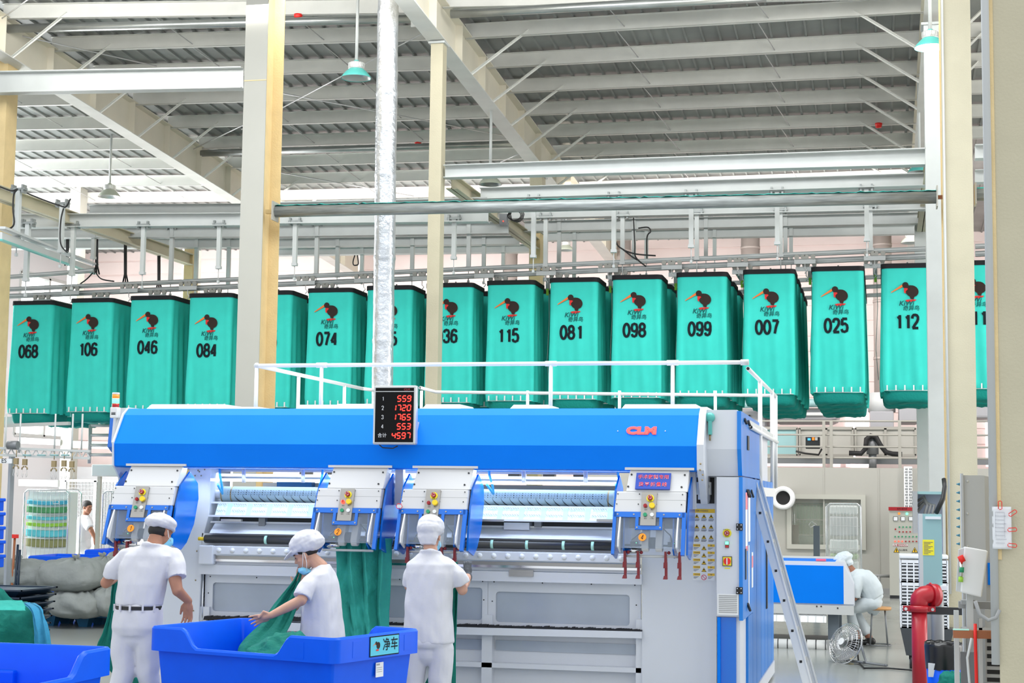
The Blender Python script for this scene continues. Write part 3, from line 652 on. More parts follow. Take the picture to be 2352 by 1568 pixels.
# knob rail
za, zb_ = zy(1263, 13.36), zy(1284, 13.36); b = B(); b.box(xr(478, 13.36), xr(1468, 13.36), 13.36, 13.42, zb_, za); rail = b.obj('knob_rail', 'white_machine', mc, bevel=.008)
kb = B(); px = 503.0; pr = []
while px < 1440: pr.append(px); px += 31.0 + (px - 503) * .0019
zc = (za + zb_) / 2; k0 = None
for k, px in enumerate(pr):
    b = B(); x = xr(px, 13.36); b.lathe([(.001, -.017), (.012, -.016), (.02, -.008), (.023, -.002), (.024, 0)], (x, 13.36, zc), 'y', 16); b.obj('knob', 'white_plastic', rail)
for py, Y, h, m_ in ((1290, 13.4, .014, 'brushed_steel'), (1297, 13.38, .010, 'chrome'), (1303, 13.42, .012, 'white_machine')): z = zy(py, Y); B().box(xr(460, Y), xr(1472, Y), Y, Y + .03, z - h, z + h).obj('ledge_strip', m_, mc)
B().box(xr(458, 13.36), xr(492, 13.36), 13.34, 13.42, zy(1308, 13.36), zy(1262, 13.36)).obj('rail_end', 'white_machine', mc, bevel=.012)
B().box(xr(457, 13.4), xr(1474, 13.4), 13.4, 13.46, zy(1331, 13.4), zy(1308, 13.4)).obj('front_ledge', 'white_machine', mc)
# guarded lower panels
def framed(x0, y0, x1, y1, wx0, wy0, wx1, wy1, Y, name='guard_door'):
    A = at(x0, y0, Y); E = at(x1, y1, Y); P = at(wx0, wy0, Y); Q = at(wx1, wy1, Y); b = B(); d = .02
    b.box(A.x, P.x, Y, Y + d, E.z, A.z); b.box(Q.x, E.x, Y, Y + d, E.z, A.z); b.box(P.x, Q.x, Y, Y + d, P.z, A.z); b.box(P.x, Q.x, Y, Y + d, E.z, Q.z)
    c = .025
    for (cx, cz, sx_, sz) in ((P.x, P.z, 1, -1), (Q.x, P.z, -1, -1), (P.x, Q.z, 1, 1), (Q.x, Q.z, -1, 1)): b.prism([(cx, cz), (cx + sx_ * c, cz), (cx + sx_ * c * .3, cz + sz * c * .3), (cx, cz + sz * c)], Y, Y + d, 'y')
    f = b.obj(name, 'white_machine', mc)
    B().box(P.x - .02, Q.x + .02, Y + d + .004, Y + d + .01, Q.z - .02, P.z + .02).obj('window_panel', 'smoke_panel', f)
    b = B(); 
    for fx in (.04, .36, .68, .96): b.ball((lerp(A.x, E.x, fx), Y, A.z - .02), .006, 8)
    for fx in (.03, .97): b.ball((lerp(A.x, E.x, fx), Y, lerp(A.z, E.z, .45)), .006, 8)
    b.obj('screw', 'dark_metal', f)
    return f
framed(470, 1318, 805, 1424, 489, 1337, 795, 1412, 13.5)
framed(806, 1322, 1120, 1436, 817, 1342, 1107, 1424, 13.5)
framed(1121, 1330, 1472, 1452, 1139, 1358, 1446, 1437, 13.5)
for p, q in (((470, 1417), (805, 1422)), ((806, 1430), (1120, 1438)), ((1121, 1438), (1474, 1449))):
    b = B(); A = at(*p, 13.44); E = at(*q, 13.44); Nn = 60
    for i in range(Nn): f = i / Nn; xx = lerp(A.x, E.x, f); zz = lerp(A.z, E.z, f) + random.uniform(-.004, .006); ww = (E.x - A.x) / Nn; b.hexa([(xx, 13.41, zz - .02), (xx + ww, 13.41, zz - .02), (xx + ww, 13.47, zz - .02), (xx, 13.47, zz - .02), (xx + .004, 13.42, zz + .012), (xx + ww + .004, 13.42, zz + .012), (xx + ww + .004, 13.47, zz + .014), (xx + .004, 13.47, zz + .012)])
    b.obj('brush_strip', 'black_cloth', mc, label='black brush strip')
A = at(470, 1422, 13.4); E = at(1474, 1460, 13.4)
B().hexa([(A.x, 13.4, A.z - .085), (E.x, 13.4, E.z - .02), (E.x, 13.5, E.z - .02), (A.x, 13.5, A.z - .085), (A.x, 13.4, A.z - .012), (E.x, 13.4, E.z + .035), (E.x, 13.5, E.z + .035), (A.x, 13.5, A.z - .012)]).obj('front_rail', 'white_machine', mc)
xs_ = [at(p, 1500, 13.5).x for p in (470, 806, 1120, 1474)]
for i in range(3):
    b = B(); b.box(xs_[i], xs_[i + 1], 13.56, 13.6, .05, .78); b.m(1); b.box(xs_[i] + .06, xs_[i + 1] - .06, 13.545, 13.56, .50, .585); b.m(0); b.box(xs_[i], xs_[i + 1], 13.47, 13.56, .36, .4)
    b.obj('lower_panel', ['white_machine', 'smoke_panel'], mc)
for x in xs_: B().box(x - .045, x + .045, 13.47, 13.56, .02, .80).obj('post', 'white_machine', mc)
q = at(1197, 1316, 13.39); B().box(q.x - .105, q.x + .105, 13.385, 13.4, q.z - .027, q.z + .027).obj('name_plate', 'brushed_steel', mc)
# ---- feeding stations
def station(X0, num, clamps, redlit=False):
    Yt = 12.86; w = .565; rr = radians(17)
    zt, zm = 1.855, 1.69
    def F(x, z):  # front plane leaning out towards the bottom
        return Vector((X0 + x, Yt - (zt - z) * .35, z))
    b = B(); b.hexa([F(0, zm), F(w, zm), F(w, zm) + Vector((0, .5, 0)), F(0, zm) + Vector((0, .5, 0)), F(.01, zt), F(w, zt), F(w, zt) + Vector((0, .3, 0)), F(.01, zt) + Vector((0, .3, 0))])
    st_ = b.obj('station', 'white_cover', mc, bevel=.008)
    b = B(); a0 = Vector((X0 + .1, 12.97, 2.03)); b.hexa([F(.085, zt), F(.575, zt), F(.575, zt) + Vector((0, .15, 0)), F(.085, zt) + Vector((0, .15, 0)), a0, a0 + Vector((.48, 0, 0)), a0 + Vector((.48, .12, 0)), a0 + Vector((0, .12, 0))])
    b.obj('upper_cover', 'white_cover', st_, bevel=.006)
    b = B(); b.box(X0 + .06, X0 + .62, 12.95, 13.5, 2.03, 2.05); b.obj('mounting_lip', 'white_cover', st_)
    nrm = Vector((0, -1, -.35)).normalized(); upv = Vector((0, .35 * -1 * -1, 1)).normalized()
    upv = (F(0, zt) - F(0, zm)).normalized(); nrm = Vector((1, 0, 0)).cross(upv)
    def O(x, z, d): return F(x, z) + nrm * d
    b = B()
    for x, z in ((.02, zt - .02), (.195, zt - .02), (.335, zt - .02), (.54, zt - .02), (.015, zt - .1), (.19, zt - .1), (.335, zt - .1), (.535, zt - .1)): fcyl(b, O(x, z, 0), .005, .004, 8, nrm)
    for x, z in ((.12, .04), (.55, .04), (.11, .14), (.54, .14)): p = a0 + Vector((x - .1, 0, 0)) + (F(.085, zt) - a0) * (z / .18); fcyl(b, (p.x, p.y, p.z), .008, .006, 10, nrm)
    b.obj('screw', 'dark_metal', st_)
    b = B(); b.hexa([O(0, 1.789, .0005), O(w, 1.789, .0005), O(w, 1.789, -.01), O(0, 1.789, -.01), O(0, 1.791, .0005), O(w, 1.791, .0005), O(w, 1.791, -.01), O(0, 1.791, -.01)]); b.obj('seam', 'mid_grey', st_)
    # blue surround of the acrylic guard
    def slab(b, x0, x1, z0, z1, d0, d1): return b.hexa([O(x0, z0, d1), O(x1, z0, d1), O(x1, z0, d0), O(x0, z0, d0), O(x0, z1, d1), O(x1, z1, d1), O(x1, z1, d0), O(x0, z1, d0)])
    b = B(); slab(b, 0, w, zm - .04, zm, 0, .012); slab(b, .175, .39, 1.553, 1.583, 0, .012); slab(b, .175, .20, 1.583, zm - .04, 0, .012); slab(b, .365, .39, 1.583, zm - .04, 0, .012)
    slab(b, -.006, .02, 1.36, zm, -.02, .012); slab(b, w - .02, w + .01, 1.36, zm, -.02, .012); b.obj('guard_frame', 'guard_blue', st_)
    b = B(); slab(b, .02, w - .02, 1.41, zm - .02, -.004, 0); b.obj('clear_guard', 'acrylic', st_)
    b = B()
    for x, z in ((.03, zm - .02), (.16, zm - .02), (.4, zm - .02), (w - .04, zm - .02), (.19, 1.568), (.375, 1.568)): fcyl(b, O(x, z, .012), .007, .005, 8, nrm)
    b.obj('bolt', 'brushed_steel', st_)
    # control panel and its buttons
    b = B(); slab(b, .216, .338, 1.583, 1.845, 0, .02); cp = b.obj('control_panel', 'brushed_steel', st_)
    b = B(); fcyl(b, O(.287, 1.795, .02), .031, .006, 24, nrm); b.m(1); fcyl(b, O(.287, 1.795, .026), .0195, .026, 20, nrm); b.m(2)
    for a in (20, 140, 260):
        P = [O(.287 + .0125 * cos(radians(a + t)), 1.795 + .0125 * sin(radians(a + t)), .0522) for t in range(0, 81, 20)]; b.tube(P, .0016, 5)
    b.m(3); vs, fs = text_mesh('STOP', .011, bold=.0003); b.add([O(.287 + v[0], 1.7705 + v[1], .0265) for v in vs], fs)
    b.obj('emergency_stop', ['bright_yellow', 'red_plastic', 'white_plastic', 'print_black'], st_, label='red mushroom button on a yellow ring')
    b = B(); fcyl(b, O(.250, 1.735, .02), .0155, .014, 18, nrm); b.m(1); slab(b, .249, .257, 1.728, 1.748, .034, .04); b.obj('selector', ['red_glow' if redlit else 'red_plastic', 'red_plastic'], st_, label='lit red selector' if redlit else 'red selector')
    b = B(); fcyl(b, O(.305, 1.735, .02), .0225, .026, 20, nrm); b.obj('button', 'yellow_plastic', st_, label='large yellow button')
    b = B(); fcyl(b, O(.252, 1.665, .02), .0155, .014, 18, nrm); b.obj('button', 'green_plastic', st_, label='green button')
    b = B(); fcyl(b, O(.307, 1.665, .02), .0155, .014, 18, nrm); b.obj('button', 'white_plastic', st_, label='white button')
    for x, z, t in ((.255, 1.705, '自动'), (.305, 1.705, '停止'), (.255, 1.636, '启动'), (.308, 1.636, '人工喂入')): b = B(); vs, fs = text_mesh(t, .011 if len(t) < 3 else .0085); b.add([O(x + v[0], z + v[1], .0207) for v in vs], fs); b.obj('legend', 'print_black', st_)
    # side shields
    SP = [(.25, 1.985), (.42, 1.885), (.44, 1.75), (.36, 1.53), (.22, 1.375), (.11, 1.315), (-.08, 1.36), (-.06, 1.52), (-.01, 1.70), (.07, 1.87)]
    for x0, x1 in ((-.018, -.004), (w + .012, w + .028)):
        B().prism([(Yt + y, z) for y, z in SP], X0 + x0, X0 + x1).obj('side_shield', 'guard_blue', st_)
    for s, x in ((0, .0), (1, w)):
        d = -1 if s else 1
        b = B(); b.prism([(Yt - .06, 1.69), (Yt + .04, 1.69), (Yt + .02, 1.42), (Yt - .08, 1.37), (Yt - .20, 1.42), (Yt - .19, 1.48)], X0 + x + d * .045, X0 + x + d * .058); b.obj('guard_arm', 'white_plastic', st_, bevel=.004)
    # mechanism behind the guard
    for x in (.225, .335):
        b = B(); zz0, zz1 = 1.43, 1.62; pr_ = [(Yt - .06 + .05 * cos(a), zz0 + .05 * sin(a)) for a in [radians(t) for t in range(180, 361, 20)]] + [(Yt + .06, zz1), (Yt - .03, zz1)]
        b.prism(pr_, X0 + x, X0 + x + .055); b.obj('link_plate', 'white_cover', st_, bevel=.006)
    B().tube([(X0 + .28, Yt - .05, 1.45), (X0 + .335, Yt - .05, 1.45)], .045, 20).obj('drive_roller', 'black_rubber', st_)
    B().tube([(X0 + .07, Yt - .04, 1.43), (X0 + .5, Yt - .04, 1.43)], .008, 8).obj('rod', 'dark_metal', st_)
    for x in (.13, .43): b = B(); b.box(X0 + x, X0 + x + .06, Yt - .07, Yt - .01, 1.42, 1.46); b.m(1); b.box(X0 + x + .01, X0 + x + .05, Yt - .04, Yt, 1.46, 1.49); b.m(2); b.ball((X0 + x + .05, Yt - .072, 1.45), .004, 6); b.obj('sensor', ['dark_metal', 'light_grey', 'green_glow'], st_)
    B().box(X0 + .02, X0 + .55, Yt + .16, Yt + .18, 1.56, 1.70).obj('cross_plate', 'mid_grey', st_)
    for x in (.075, .47): B().prism([(Yt - .06, 1.68), (Yt + .3, 1.68), (Yt + .26, 1.38), (Yt + .0, 1.33), (Yt - .1, 1.40)], X0 + x, X0 + x + .012).obj('inner_plate', 'guard_blue', st_)
    B().tube([(X0 + .36, Yt, 1.66), (X0 + .37, Yt - .02, 1.58), (X0 + .45, Yt - .05, 1.51), (X0 + .46, Yt - .05, 1.46)], .005, 6).obj('cable', 'cable_black', st_)
    B().tube([(X0 + .27, Yt, 1.55), (X0 + .2, Yt - .05, 1.52), (X0 + .14, Yt - .06, 1.47)], .004, 6).obj('cable', 'cable_black', st_)
    if num:
        b = B(); c = O(.238, 1.492, .012); fcyl(b, c, .031, .004, 28, nrm); b.m(1); vs, fs = digit_poly(num, .036, .017, .03, .0048); b.add([O(.238 + v[0] + .15 * v[1], 1.492 + v[1], .0165) for v in vs], fs); b.obj('number_disc', ['orange_disc', 'print_black'], st_, label='orange disc reading %s' % num)
    B().tube([(X0 + .08, Yt - .06, 1.345), (X0 + .52, Yt - .06, 1.345)], .010, 8).obj('clamp_bar', 'light_grey', st_)
    B().tube([(X0 + .08, Yt - .02, 1.385), (X0 + .22, Yt - .02, 1.385)], .026, 16).obj('clamp_motor', 'chrome', st_)
    for x in clamps:
        b = B(); xx = X0 + x; yy = Yt - .09
        b.hexa([(xx - .01, yy, 1.30), (xx + .012, yy, 1.30), (xx + .012, yy + .035, 1.30), (xx - .01, yy + .035, 1.30), (xx - .009, yy, 1.385), (xx + .008, yy, 1.385), (xx + .008, yy + .03, 1.385), (xx - .009, yy + .03, 1.385)])
        b.hexa([(xx - .016, yy - .006, 1.255), (xx + .014, yy - .006, 1.255), (xx + .014, yy + .03, 1.255), (xx - .016, yy + .03, 1.255), (xx - .014, yy - .006, 1.30), (xx + .014, yy - .006, 1.30), (xx + .014, yy + .03, 1.30), (xx - .014, yy + .03, 1.30)])
        b.box(xx - .006, xx + .014, yy + .004, yy + .03, 1.19, 1.26); b.hexa([(xx - .018, yy - .012, 1.168), (xx + .016, yy - .012, 1.168), (xx + .016, yy + .03, 1.168), (xx - .018, yy + .03, 1.168), (xx - .012, yy, 1.195), (xx + .014, yy, 1.195), (xx + .014, yy + .03, 1.195), (xx - .012, yy + .03, 1.195)])
        b.ball((xx + .025, yy + .02, 1.375), .014, 10); b.obj('clamp', 'maroon', st_, label='maroon gripper clamp')
    return st_
for px, num, cl, red in ((261.7, '1', (.075, .18, .42, .5), False), (728.8, '2', (), True), (923.5, '', (.08, .37, .48), False), (1414, '4', (.09, .195, .415, .525), False)):
    station(at(px, 1123, 12.86).x, num, cl, red)
# sign on the fourth station cover
A = at(1500.5, 1106, 12.9)
sg = thing('sign_board', 'blue sign with red writing on the fourth feeding station', 'sign', A)
uu = Vector((0, .115, .175)).normalized(); nn = Vector((1, 0, 0)).cross(uu)
def sp(x, y, d): return A + Vector((x, 0, 0)) + uu * y + nn * d
b = B(); b.hexa([sp(-.14, -.077, .012), sp(.14, -.077, .012), sp(.14, -.077, 0), sp(-.14, -.077, 0), sp(-.14, .077, .012), sp(.14, .077, .012), sp(.14, .077, 0), sp(-.14, .077, 0)]); b.obj('board', mat('sign blue', (.01, .06, .42), .4), sg)
for t, y, spc in (('手术敷料专用', .035, 1.0), ('烫平折叠线', -.036, 1.22)):
    b = B(); vs, fs = text_mesh(t, .042, bold=.0011, spacing=spc); b.add([sp(v[0], v[1] + y, .0135) for v in vs], fs); b.obj('lettering', 'white_plastic', sg)
    b = B(); vs, fs = text_mesh(t, .042, bold=.0003, spacing=spc); b.add([sp(v[0], v[1] + y, .015) for v in vs], fs); b.obj('lettering', mat('sign red', (.75, .01, .05), .5), sg)
# small tag between stations two and three
q = at(922.5, 1162, 12.83); b = B(); b.box(q.x - .022, q.x + .022, 12.765, 12.772, q.z - .013, q.z + .013); b.m(1)
b.tube([(q.x - .028, 12.768, q.z), (q.x - .015, 12.766, q.z + .02), (q.x + .015, 12.766, q.z + .018), (q.x + .026, 12.766, q.z - .005), (q.x + .008, 12.766, q.z - .024), (q.x - .02, 12.766, q.z - .017), (q.x - .028, 12.768, q.z)], .003, 6)
b.obj('paper_tag', ['paper', 'bright_red'], label='small paper tag ringed in red between stations two and three', cat='tag')
# hanger arms between stations
for px in (916, 1588): q = at(px, 1130, 13.1); B().box(q.x - .035, q.x + .035, 13.1, 13.16, 1.72, 2.04).obj('hanger_arm', 'light_grey', mc)
# ---- right-hand cabinet
YR = 13.2
x0, x1 = at(1617, 1050, YR).x, at(1693, 1050, YR).x; zt = at(1650, 941, YR).z; zc_ = at(1650, 1031, YR).z; zb2 = at(1650, 1093, YR + .08).z
up_ = B().prism([(YR, zt), (YR, zc_), (YR + .10, zb2), (YR + 3.6, zb2), (YR + 3.6, zt)], x0, x1).obj('upper_cabinet', 'white_machine', mc)
b = B(); b.prism([(YR - .02, zt - .01), (YR - .02, zc_), (YR + .07, zb2 + .004), (YR + 2.0, zb2 + .004), (YR + 2.0, zt - .01)], x1 + .002, x1 + .035); dr = b.obj('upper_door', 'cabinet_blue', mc)
for y in (.25, .6): B().tube([(x1 + .04, YR + y, zt - .06), (x1 + .055, YR + y + .03, zt - .1)], .012, 8).obj('latch', 'dark_metal', dr)
B().box(x1 + .035, x1 + .045, YR + .55, YR + .7, 2.22, 2.34).obj('pull', 'dark_metal', dr)
xq = at(1646, 1300, YR).x; x2 = at(1698, 1300, YR).x; ztl = at(1670, 1095, YR).z
lc = B().box(xq, x2, YR, YR + .6, at(1670, 1415, YR).z, ztl).obj('lower_cabinet', 'white_machine', mc)
zl = at(1670, 1415, YR).z
b = B(); b.box(xq, XRS - .03, YR + .05, 17.1, .02, zl); b.obj('plinth', 'white_machine', mc)
b = B(); b.box(xq + .005, xq + .03, YR, YR + .06, .03, zl - .01); b.m(1); b.box(xq + .03, XRS - .06, YR + .03, YR + .06, .05, zl - .01); b.obj('lower_door', ['machine_blue', 'guard_blue'], mc)
b = B(); b.box(x2, x2 + .03, YR - .02, YR + 1.1, zl - .03, ztl); ed = b.obj('side_door', 'cabinet_blue', mc, label='blue side door with stuck-on papers')
# side wall panels
ys = [YR + 1.1, 14.75, 15.3, 15.75, 16.2, 16.7, 17.1]
for i in range(len(ys) - 1): B().box(x2 - .02, x2 + .022, ys[i] + .012, ys[i + 1] - .012, .16, ztl).obj('side_panel', 'cabinet_blue', mc)
b = B(); b.box(x2 - .02, x2 + .022, YR + .62, YR + 1.09, .16, zl - .04); b.obj('side_panel', 'cabinet_blue', mc)
B().box(x2 - .05, x2 + .03, YR + .06, 17.1, .03, .15).obj('side_sill', 'white_machine', mc)
B().box(x2 - 2.6, x2 - .02, YR + .3, 17.1, .15, zb2 - .05).obj('rear_body', 'white_machine', mc) if False else None
b = B(); b.box(x2 + .031, x2 + .034, YR + .22, YR + .42, 1.38, 1.86); b.m(1); b.box(x2 + .034, x2 + .035, YR + .22, YR + .42, 1.72, 1.86); b.m(0); b.box(x2 + .031, x2 + .034, YR + .5, YR + .7, 1.45, 1.86); b.box(x2 + .031, x2 + .034, YR + .52, YR + .6, .9, 1.42); b.box(x2 + .031, x2 + .034, YR + .86, YR + 1.0, 1.05, 1.35); b.m(1); b.box(x2 + .034, x2 + .035, YR + .86, YR + 1.0, 1.22, 1.32); b.box(x2 + .034, x2 + .035, YR + .22, YR + .42, 1.38, 1.42); b.obj('notice', ['paper', mat('pink print', (.8, .25, .3), .7)], ed, label='paper notices stuck on the blue door')
b = B(); b.box(x2 + .031, x2 + .036, YR + .2, YR + .3, 1.15, 1.4); b.obj('handle_recess', 'dark_metal', ed)
z = ztl - .1
for y in (.35, .5, .8): B().tube([(x2 + .035, YR + y, z), (x2 + .05, YR + y + .04, z - .06)], .01, 6).obj('latch', 'dark_metal', ed)
B().tube([(x2 + .035, YR + .4, zl + .08), (x2 + .05, YR + .46, zl + .02)], .012, 6).obj('latch', 'dark_metal', ed)
B().box(x2 + .022, x2 + .03, 15.95, 16.1, .75, 1.5).obj('side_gap', 'black_rubber', mc)
for py in (1210, 1356):
    q = at(1698, py, YR - .02); b = B(); b.box(q.x - .025, q.x + .028, YR - .03, YR - .02, q.z - .028, q.z + .028); b.m(1)
    for i in (-1, 1):
        for j in (-1, 1): b.ball((q.x + i * .015, YR - .03, q.z + j * .016), .006, 8)
    b.obj('hinge', ['black_rubber', 'chrome'], mc)
q = at(1670, 1224, YR); b = B(); fcyl(b, q, .035, .006, 28); b.m(1); fcyl(b, q + Vector((0, -.006, 0)), .022, .025, 24); b.m(2)
for a in (20, 140, 260): b.tube([q + Vector((.013 * cos(radians(a + t)), -.0315, .013 * sin(radians(a + t)))) for t in range(0, 81, 20)], .002, 5)
b.m(3); put_text(b, 'EMERGENCY', .011, q + Vector((0, -.0065, .028)), (1, 0, 0), (0, 0, 1)); put_text(b, 'STOP', .013, q + Vector((0, -.0065, -.028)), (1, 0, 0), (0, 0, 1))
b.obj('emergency_stop', ['bright_yellow', 'red_plastic', 'white_plastic', 'print_black'], mc, label='red emergency stop on yellow ring')
q = at(1670, 1250, YR); b = B(); b.box(q.x - .015, q.x + .015, YR - .012, YR, q.z - .027, q.z + .027); b.m(1); b.box(q.x - .013, q.x + .013, YR - .02, YR - .012, q.z, q.z + .025); b.m(2); b.box(q.x - .013, q.x + .013, YR - .018, YR - .012, q.z - .025, q.z - .005); b.obj('start_stop_button', ['dark_metal', 'green_glow', 'red_lens'], mc, label='green lit start button above red stop')
q = at(1670.5, 1288.5, YR); b = B(); b.box(q.x - .038, q.x + .038, YR - .012, YR, q.z - .039, q.z + .039); b.m(1); b.box(q.x - .033, q.x + .033, YR - .016, YR - .012, q.z - .034, q.z + .034); b.m(2); fcyl(b, q + Vector((0, -.016, 0)), .029, .008, 28); b.m(3); b.box(q.x - .005, q.x + .004, YR - .032, YR - .024, q.z - .025, q.z + .027); b.m(1); b.box(q.x - .022, q.x + .022, YR - .003, YR, q.z - .06, q.z - .052)
b.obj('main_switch', ['dark_metal', 'bright_yellow', 'bright_red', 'white_plastic'], mc, label='red rotary main switch on a yellow plate')
A = at(1648, 1363, YR); E = at(1697, 1412, YR); b = B(); b.box(A.x, E.x, YR - .018, YR, E.z, A.z); b.m(1)
for i in range(10): z = lerp(E.z + .02, A.z - .014, i / 9); b.box(A.x + .012, E.x - .012, YR - .0195, YR - .012, z - .0035, z + .0035)
b.obj('vent_grille', ['white_plastic', 'mid_grey'], mc)
# motor recess and bearing
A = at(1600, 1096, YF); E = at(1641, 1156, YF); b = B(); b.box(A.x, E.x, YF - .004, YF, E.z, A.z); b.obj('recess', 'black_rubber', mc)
q = at(1617, 1122, YF - .05); b = B(); b.tube([(q.x, YF - .04, q.z - .09), (q.x, YF - .04, q.z - .04)], .05, 20); b.box(q.x - .06, q.x + .06, YF - .09, YF - .01, q.z - .05, q.z + .055); b.m(1); b.tube([(q.x + .02, YF - .1, q.z + .02), (q.x + .02, YF - .06, q.z + .02)], .03, 20); b.prism([(q.x - .045, q.z + .04), (q.x, q.z - .01), (q.x + .045, q.z + .04)], YF - .095, YF - .09, 'y'); b.obj('gear_motor', ['light_grey', 'grey_metal'], mc, bevel=.006)
q = at(1630, 958, YR - .05); b = B(); b.lathe([(.001, -.06), (.02, -.06), (.04, -.04), (.04, 0), (.001, 0)], (q.x, YR, q.z), 'y', 20); b.box(q.x - .012, q.x + .016, YR - .05, YR, q.z - .14, q.z); b.m(1); b.tube([(q.x - .05, YR - .03, q.z), (q.x + .03, YR - .03, q.z)], .02, 14); b.tube([(q.x, YR - .03, q.z - .19), (q.x, YR - .03, q.z - .14)], .008, 8); b.obj('pillow_bearing', ['teal_enamel', 'bronze'], mc)
b = B()
for px, py in ((1609, 1065), (1608, 1079), (1614, 1090), (1613, 1102)): q = at(px, py, Y0 - .015); b.ball(q, .008, 8)
b.obj('bolt', 'bronze', mc)
# warning sheet
ws = thing('warning_sheet', 'sheet of yellow triangle warning stickers on the machine front', 'sticker', at(1617, 1333, YF)); Yw = YF - .004
A = at(1592, 1168, Yw); E = at(1642, 1333, Yw); b = B(); SHB = B(); SHB.box(A.x, E.x, Yw - .002, Yw + .003, E.z, A.z)
W_ = E.x - A.x; H_ = A.z - E.z
def wb(b, u0, u1, v0, v1, d): return b.box(A.x + W_ * u0, A.x + W_ * u1, Yw - .002 - d, Yw - .002, A.z - H_ * v1, A.z - H_ * v0)
b = B(); wb(b, 0, 1, 0, .055, .001)
for r in range(5): v = .495 + r * .1015; wb(b, .01, .33, v, v + .034, .001); wb(b, .67, .99, v, v + .034, .001)
def mg(x, i):
    SHB.m(i).add(x.v, x.f)
mg(b, 1)
b = B(); t_ = B(); ln = B(); gl = B()
def tri(b, u, v, s, d):
    cx = A.x + W_ * u; cz = A.z - H_ * v; y = Yw - .002 - d; b.add([(cx - s, y, cz - s * .75), (cx + s, y, cz - s * .75), (cx, y, cz + s * .95)], [(0, 1, 2)])
for r in range(3):
    for c in range(3):
        u = .17 + .33 * c; v = .105 + r * .145; tri(b, u, v, .0195, .001); tri(t_, u, v, .0155, .0016); wb(gl, u - .03, u + .03, v - .012, v + .008, .002)
        for k in range(3): wb(ln, u - .125, u + .125 - .04 * (k == 2), v + .035 + k * .012, v + .041 + k * .012, .001)
for r in range(4):
    v = .55 + r * .1015; tri(b, .5, v, .021, .001); tri(t_, .5, v, .0165, .0016); wb(gl, .475, .525, v - .012, v + .008, .002)
for r in range(5):
    v = .495 + r * .1015
    for u in (.03, .69):
        for k in range(3): wb(ln, u, u + .24 - .06 * k, v + .045 + k * .012, v + .050 + k * .012, .001)
vs, fs = text_mesh('警告 WARNING', .014, bold=.0004); ln.add([(A.x + W_ * .42 + v[0], Yw - .0035, A.z - H_ * .028 + v[1]) for v in vs], fs)
for r in range(5):
    v = .495 + r * .1015 + .017
    for t, u in (('WARNING', .19), ('警告', .83)): vs, fs = text_mesh(t, .0095, bold=.0004); ln.add([(A.x + W_ * u + q[0], Yw - .0035, A.z - H_ * v + q[1]) for q in vs], fs)
cx = A.x + W_ * .5; cz = A.z - H_ * .958; rg = B(); rg.tube([(cx + .02 * cos(radians(a)), Yw - .004, cz + .02 * sin(radians(a))) for a in range(0, 361, 20)], .0022, 6); rg.tube([(cx - .014, Yw - .004, cz + .014), (cx + .014, Yw - .004, cz - .014)], .002, 6)
mg(b, 2); mg(t_, 1); mg(gl, 2); mg(ln, 3); mg(rg, 4); SHB.obj('sheet', ['paper', 'warning_yellow', 'print_black', mat('grey print', (.12, .12, .14), .7), mat('magenta red', (.7, .02, .12), .6)], ws, fix=False)
# ---- signal tower
q = at(264.5, 960, Y0 + .24); st = thing('signal_tower', 'stack light glowing green at the left end of the blue hood', 'signal light', q)
zz = [at(264, p, Y0 + .24).z for p in (935, 926, 914.5, 905.5, 901)]
for i, (nm, mt, lb) in enumerate((('lens', 'red_lens', 'red lens'), ('lens', 'green_glow', 'lit green lens'), ('lens', 'orange_glow', 'orange lens'), ('cap', 'white_plastic', None))): B().tube([(q.x, q.y, zz[i]), (q.x, q.y, zz[i + 1] - .002)], .032, 24).obj(nm, mt, st, label=lb)
B().box(q.x - .036, q.x + .036, q.y - .036, q.y + .036, q.z, zz[0]).obj('base', 'white_plastic', st, bevel=.008)
b = B(); b.box(q.x - .02, q.x + .02, q.y - .038, q.y - .036, q.z + .03, q.z + .04); b.box(q.x - .02, q.x + .02, q.y - .038, q.y - .036, q.z + .045, q.z + .05); b.obj('label_print', 'print_black', st)
B().tube([(q.x + .02, q.y, q.z), (q.x + .015, q.y - .03, 2.2)], .007, 8).obj('stem', 'light_grey', st)
# ---- scoreboard
Ys = 12.80; A = at(858, 885, Ys); E = at(954, 1021, Ys); sb = thing('scoreboard', 'black counter display with red digits standing before the hood', 'display', ((A.x + E.x) / 2, Ys, E.z))
b = B(); b.box(A.x, E.x, Ys, Ys + .07, E.z, A.z); b.obj('case', 'aluminium', sb, bevel=.012)
fw = .02; b = B(); b.box(A.x + fw, E.x - fw, Ys - .003, Ys + .002, E.z + fw, A.z - fw); scr = b.obj('screen', 'screen_black', sb)
W_ = E.x - A.x - 2 * fw; H_ = A.z - E.z - 2 * fw
def S(u, v, d=.0045): return Vector((A.x + fw + W_ * u, Ys - d, A.z - fw - H_ * v))
b = B(); b.hexa([S(0, .075), S(1, .075), S(1, .075, .002), S(0, .075, .002), S(0, .062), S(1, .062), S(1, .062, .002), S(0, .062, .002)]); b.obj('divider', 'aluminium', sb)
SEG = {'0': 'abcdef', '1': 'bc', '2': 'abged', '3': 'abgcd', '4': 'fgbc', '5': 'afgcd', '6': 'afgedc', '7': 'abc', '8': 'abcdefg', '9': 'abcfgd'}
